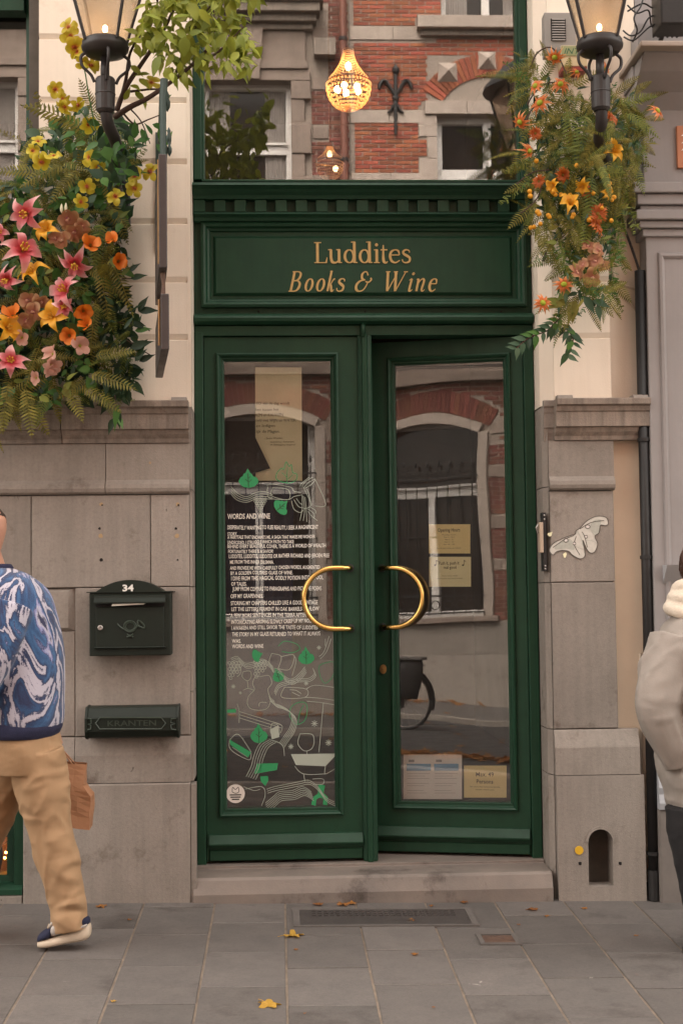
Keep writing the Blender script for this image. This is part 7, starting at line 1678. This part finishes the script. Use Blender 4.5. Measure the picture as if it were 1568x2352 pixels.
for k in range(3):
    c = RP(1597-2*k, 1352+k*25); rr = (.072+.011*k)
    sc.add(*(lambda t: (t.v, t.f))(MB().tube([(c.x+rr*cos(a)*1.0, c.y+rr*sin(a)*1.05, c.z+.012*sin(a*2+k)) for a in [2*pi*q/28 for q in range(29)]], [.031+.006*noise.noise(Vector((q*.5, k*3, 0))) for q in range(29)], 12)))
fuse(obj('scarf', sc, M['scarf'], pb, smooth=True), .007, 3)
tr = loft([RP(1610, 1905), RP(1612, 1870), RP(1612, 1820)], [72*sB, 80*sB, 78*sB], [.16, .17, .165], 36, 5, .004)
for q, l in enumerate((lA, lB)): addm(tr, limb_mb(l, [.096, .088, .072, .062, .058], 28, 9, .006, 24, q*3+1))
fuse(obj('trousers', tr, surf('black_denim', (.014,.013,.014), (.010,.010,.011), 12, .85, .0006, 240), pb, smooth=True), .0075, 2)
M['boot'] = flat('black_leather', (.012,.011,.011), .4)
for l, dz in ((lA, 0), (lB, .0)):
    e = l[-1]; zg = gz(e.x, e.y); b = loft([(e.x+.03, e.y, zg), (e.x+.03, e.y, zg+.03), (e.x+.02, e.y, zg+.07), (e.x, e.y, max(e.z, zg+.12))], [.12, .12, .09, .05], [.05, .05, .05, .048], 20, 4); obj('boot', b, M['boot'], pb, smooth=True)
# ================================================================== bicycle across the street
bk = root('bicycle', 'dark city bicycle with a black pannier, parked across the street', 'bicycle', (-3.5, -8.1, zroad(-3.5, -8.1)))
zr = zroad(-3.3, -8.1); bxr, bxf, by, wr = -2.98, -4.03, -8.1, .335
for x in (bxr, bxf):
    wv = obj('wheel', MB().tube([(x+wr*cos(a), by, zr+wr+.002+wr*sin(a)*.985) for a in [2*pi*k/36 for k in range(37)]], .019, 8), M['black'], bk, smooth=True)
    obj('rim', MB().tube([(x+(wr-.028)*cos(a), by, zr+wr+(wr-.028)*sin(a)) for a in [2*pi*k/36 for k in range(37)]], .009, 6), M['metal'], wv)
    sp = MB()
    for k in range(18): sp.tube([(x, by+.02*(-1)**k, zr+wr), (x+(wr-.03)*cos(k*pi/9), by, zr+wr+(wr-.03)*sin(k*pi/9))], .003, 4)
    obj('spoke', sp, M['metal'], wv, kind='stuff'); obj('mudguard', MB().tube([(x+(wr+.035)*cos(a), by, zr+wr+(wr+.035)*sin(a)) for a in [(-.3 if x == bxr else .2)+pi*.95*k/16 for k in range(17)]], .016, 6), M['black'], bk)
T2 = lambda L, r=.015: MB().tube([(x, by, zr+z) for x, z in L], r, 8)
obj('frame', join(T2([(bxr, wr), (-3.38, .28)]), T2([(bxr, wr), (-3.28, .70)]), T2([(-3.38, .28), (-3.26, .85)], .017), T2([(-3.38, .28), (-3.85, .68)], .018), T2([(-3.30, .55), (-3.86, .80)], .018), T2([(bxf, wr), (-3.82, .92)], .015)), M['black'], bk)
obj('saddle', MB().lathe([(.001,-.03),(.09,-.02),(.10,.01),(.06,.03),(.001,.03)], (-3.24, by, zr+.90), 14, 1.2, .8), M['black'], bk, smooth=True)
obj('handlebar', MB().tube(cr([(-3.66, by-.28, zr+1.05), (-3.8, by-.2, zr+1.06), (-3.83, by, zr+1.0), (-3.8, by+.2, zr+1.06), (-3.66, by+.28, zr+1.05)], 5), .012, 8), M['metal'], bk)
obj('luggage_rack', join(T2([(-3.22, .74), (-2.72, .74)], .008), T2([(-2.76, .74), (bxr, wr)], .007)), M['black'], bk)
pn = loft([(-2.92, by+.12, zr+.36), (-2.90, by+.13, zr+.50), (-2.88, by+.13, zr+.72), (-2.88, by+.12, zr+.82)], [.14, .17, .18, .17], [.05, .075, .08, .06], 24, 4, .012, (9, 9, 12)); obj('pannier', pn, surf('black_canvas', (.020,.018,.018), (.014,.013,.013), 9, .7), bk, smooth=True)
obj('pannier_flap', MB().box(-3.08, -2.68, by+.02, by+.215, zr+.81, zr+.85), surf('grey_canvas', (.10,.09,.085), (.08,.07,.065), 9, .7), bk, bevel=.01)
obj('chain_guard', MB().box(-3.45, -2.98, by+.03, by+.045, zr+.25, zr+.37), M['black'], bk, bevel=.02)
# ================================================================== fallen leaves
M['dry_leaf'] = leafmat('dry_leaf', (.22,.085,.025), (.34,.15,.035), .7); M['yellow_leaf'] = leafmat('yellow_leaf', (.42,.24,.035), (.50,.30,.05), .65)
def maple(seed):
    rg = random.Random(seed); P = []
    for k in range(30):
        a = 2*pi*k/30; lobes = abs(cos(2.5*(a-pi/2)))**1.4; r = .22+.30*lobes*(.8+.3*(sin(a) > -.2))+rg.uniform(-.03, .03)
        P.append((r*cos(a), r*sin(a)))
    V = [(0, 0, .01)] + [(x, y, .02+.16*noise.noise(Vector((x*3+seed, y*3, 0)))*1.2+.12*(x*x+y*y)) for x, y in P]
    m = MB().add(V, [(0, 1+k, 1+(k+1) % 30) for k in range(30)]); m.tube([(0, -.2, .02), (.03, -.5, .05), (.06, -.72, .03)], .012, 4); return m
MAP = [maple(k) for k in range(4)]; MAPm = {}
def leaf_on(x, y, px, mat, lab, group='small dry leaves on the paving', k=None):
    g = on_ground(x, y); k = rnd.randrange(4) if k is None else k
    if (k, mat) not in MAPm: MAPm[(k, mat)] = MAP[k].mesh('fallen_leaf'); MAPm[(k, mat)].materials.append(M[mat])
    s = px*(g.y-CAM.y)/FPX
    o = put('fallen_leaf', MAPm[(k, mat)], None, None, Matrix.Translation((g.x, g.y, gz(g.x, g.y)+.004)) @ Matrix.Rotation(.028, 4, 'X') @ Matrix.Rotation(rnd.uniform(0, 6.28), 4, 'Z') @ Matrix.Scale(s, 4)); tag(o, lab, 'leaf', group)
BIG = ('large yellow maple leaf lying open on the grey paving', 'large yellow leaves on the paving'); SM = ('small dry brown leaf on the paving near the doorstep', 'small dry leaves on the paving')
for x, y, s in ((672,2151,50),(617,2310,58)): leaf_on(x, y, s, 'yellow_leaf', *BIG)
for x, y, s in ((233,2084,27),(945,2116,26),(952,2194,20),(1222,2091,30),(1255,2106,14),(1449,2066,24),(680,2183,12),(788,2079,32),(730,2079,26),(682,2094,16),(1065,2074,20),(1460,2151,12),(298,2114,12),(1340,2088,16),(995,2316,10),(810,2077,22),(990,2082,14),(700,2330,8),(1190,2126,10)): leaf_on(x, y, s, 'dry_leaf', *(({(233,2084): 'dry brown leaf at the wall foot below the newspaper holder', (945,2116): 'dry brown leaf lying on the dark drain cover', (952,2194): 'curled russet leaf alone on a slab before the drain cover', (1222,2091): 'brown leaf on the paving between the doorstep and the arched niche', (1449,2066): 'russet leaf at the foot of the stone base by the rain pipe', (1190,2126): 'tiny leaf beside the rusty square gully', (788,2079): 'broad dry leaf against the middle of the doorstep'}[(x, y)],) if (x, y) in ((233,2084),(945,2116),(952,2194),(1222,2091),(1449,2066),(1190,2126),(788,2079)) else SM))
tag(put('fallen_leaf', MAPm[(0, 'yellow_leaf')] if (0, 'yellow_leaf') in MAPm else list(MAPm.values())[0], None, None, Matrix.Translation(on_ground(261, 2302)+Vector((0, 0, .004))) @ Matrix.Scale(.025, 4)), 'tiny bright yellow leaf alone on a paving slab', 'leaf')
lit = Cloud(); TPL['litter'] = (np.array(MAP[1].v), MAP[1].f)
for k in range(420):
    x = rnd.uniform(-7, 3); 
    if k % 3: y = -4.72-abs(rnd.gauss(0, .13)); z = zroad(x, y)
    else: y = -11.0+abs(rnd.gauss(0, .12)); z = zopp(x, y)
    lit.add('litter', (x, y, z+rnd.uniform(.005, .03)), Vector((rnd.gauss(0,1), rnd.gauss(0,1), rnd.gauss(0,.2))), Vector((rnd.gauss(0,.3), rnd.gauss(0,.3), 1)), rnd.uniform(.07, .13))
for k in range(130):
    x, y = rnd.uniform(-2.6, -.5), -6.05+rnd.gauss(0, .1); lit.add('litter', (x, y, zroad(x, y)+rnd.uniform(.005, .03)), Vector((rnd.gauss(0,1), rnd.gauss(0,1), rnd.gauss(0,.2))), Vector((rnd.gauss(0,.3), rnd.gauss(0,.3), 1)), rnd.uniform(.07, .13))
for k in range(60):
    x, y = rnd.uniform(-6, 2), rnd.uniform(-10.8, -5.2); lit.add('litter', (x, y, (zopp(x, y) if y < -9.3 else zroad(x, y))+.006), Vector((rnd.gauss(0,1), rnd.gauss(0,1), 0)), Vector((0,0,1)), rnd.uniform(.06, .1))
o = lit.build('leaf_litter', M['dry_leaf'], None, kind='stuff'); o['label'] = 'dry autumn leaves drifted along the gutters of the street'
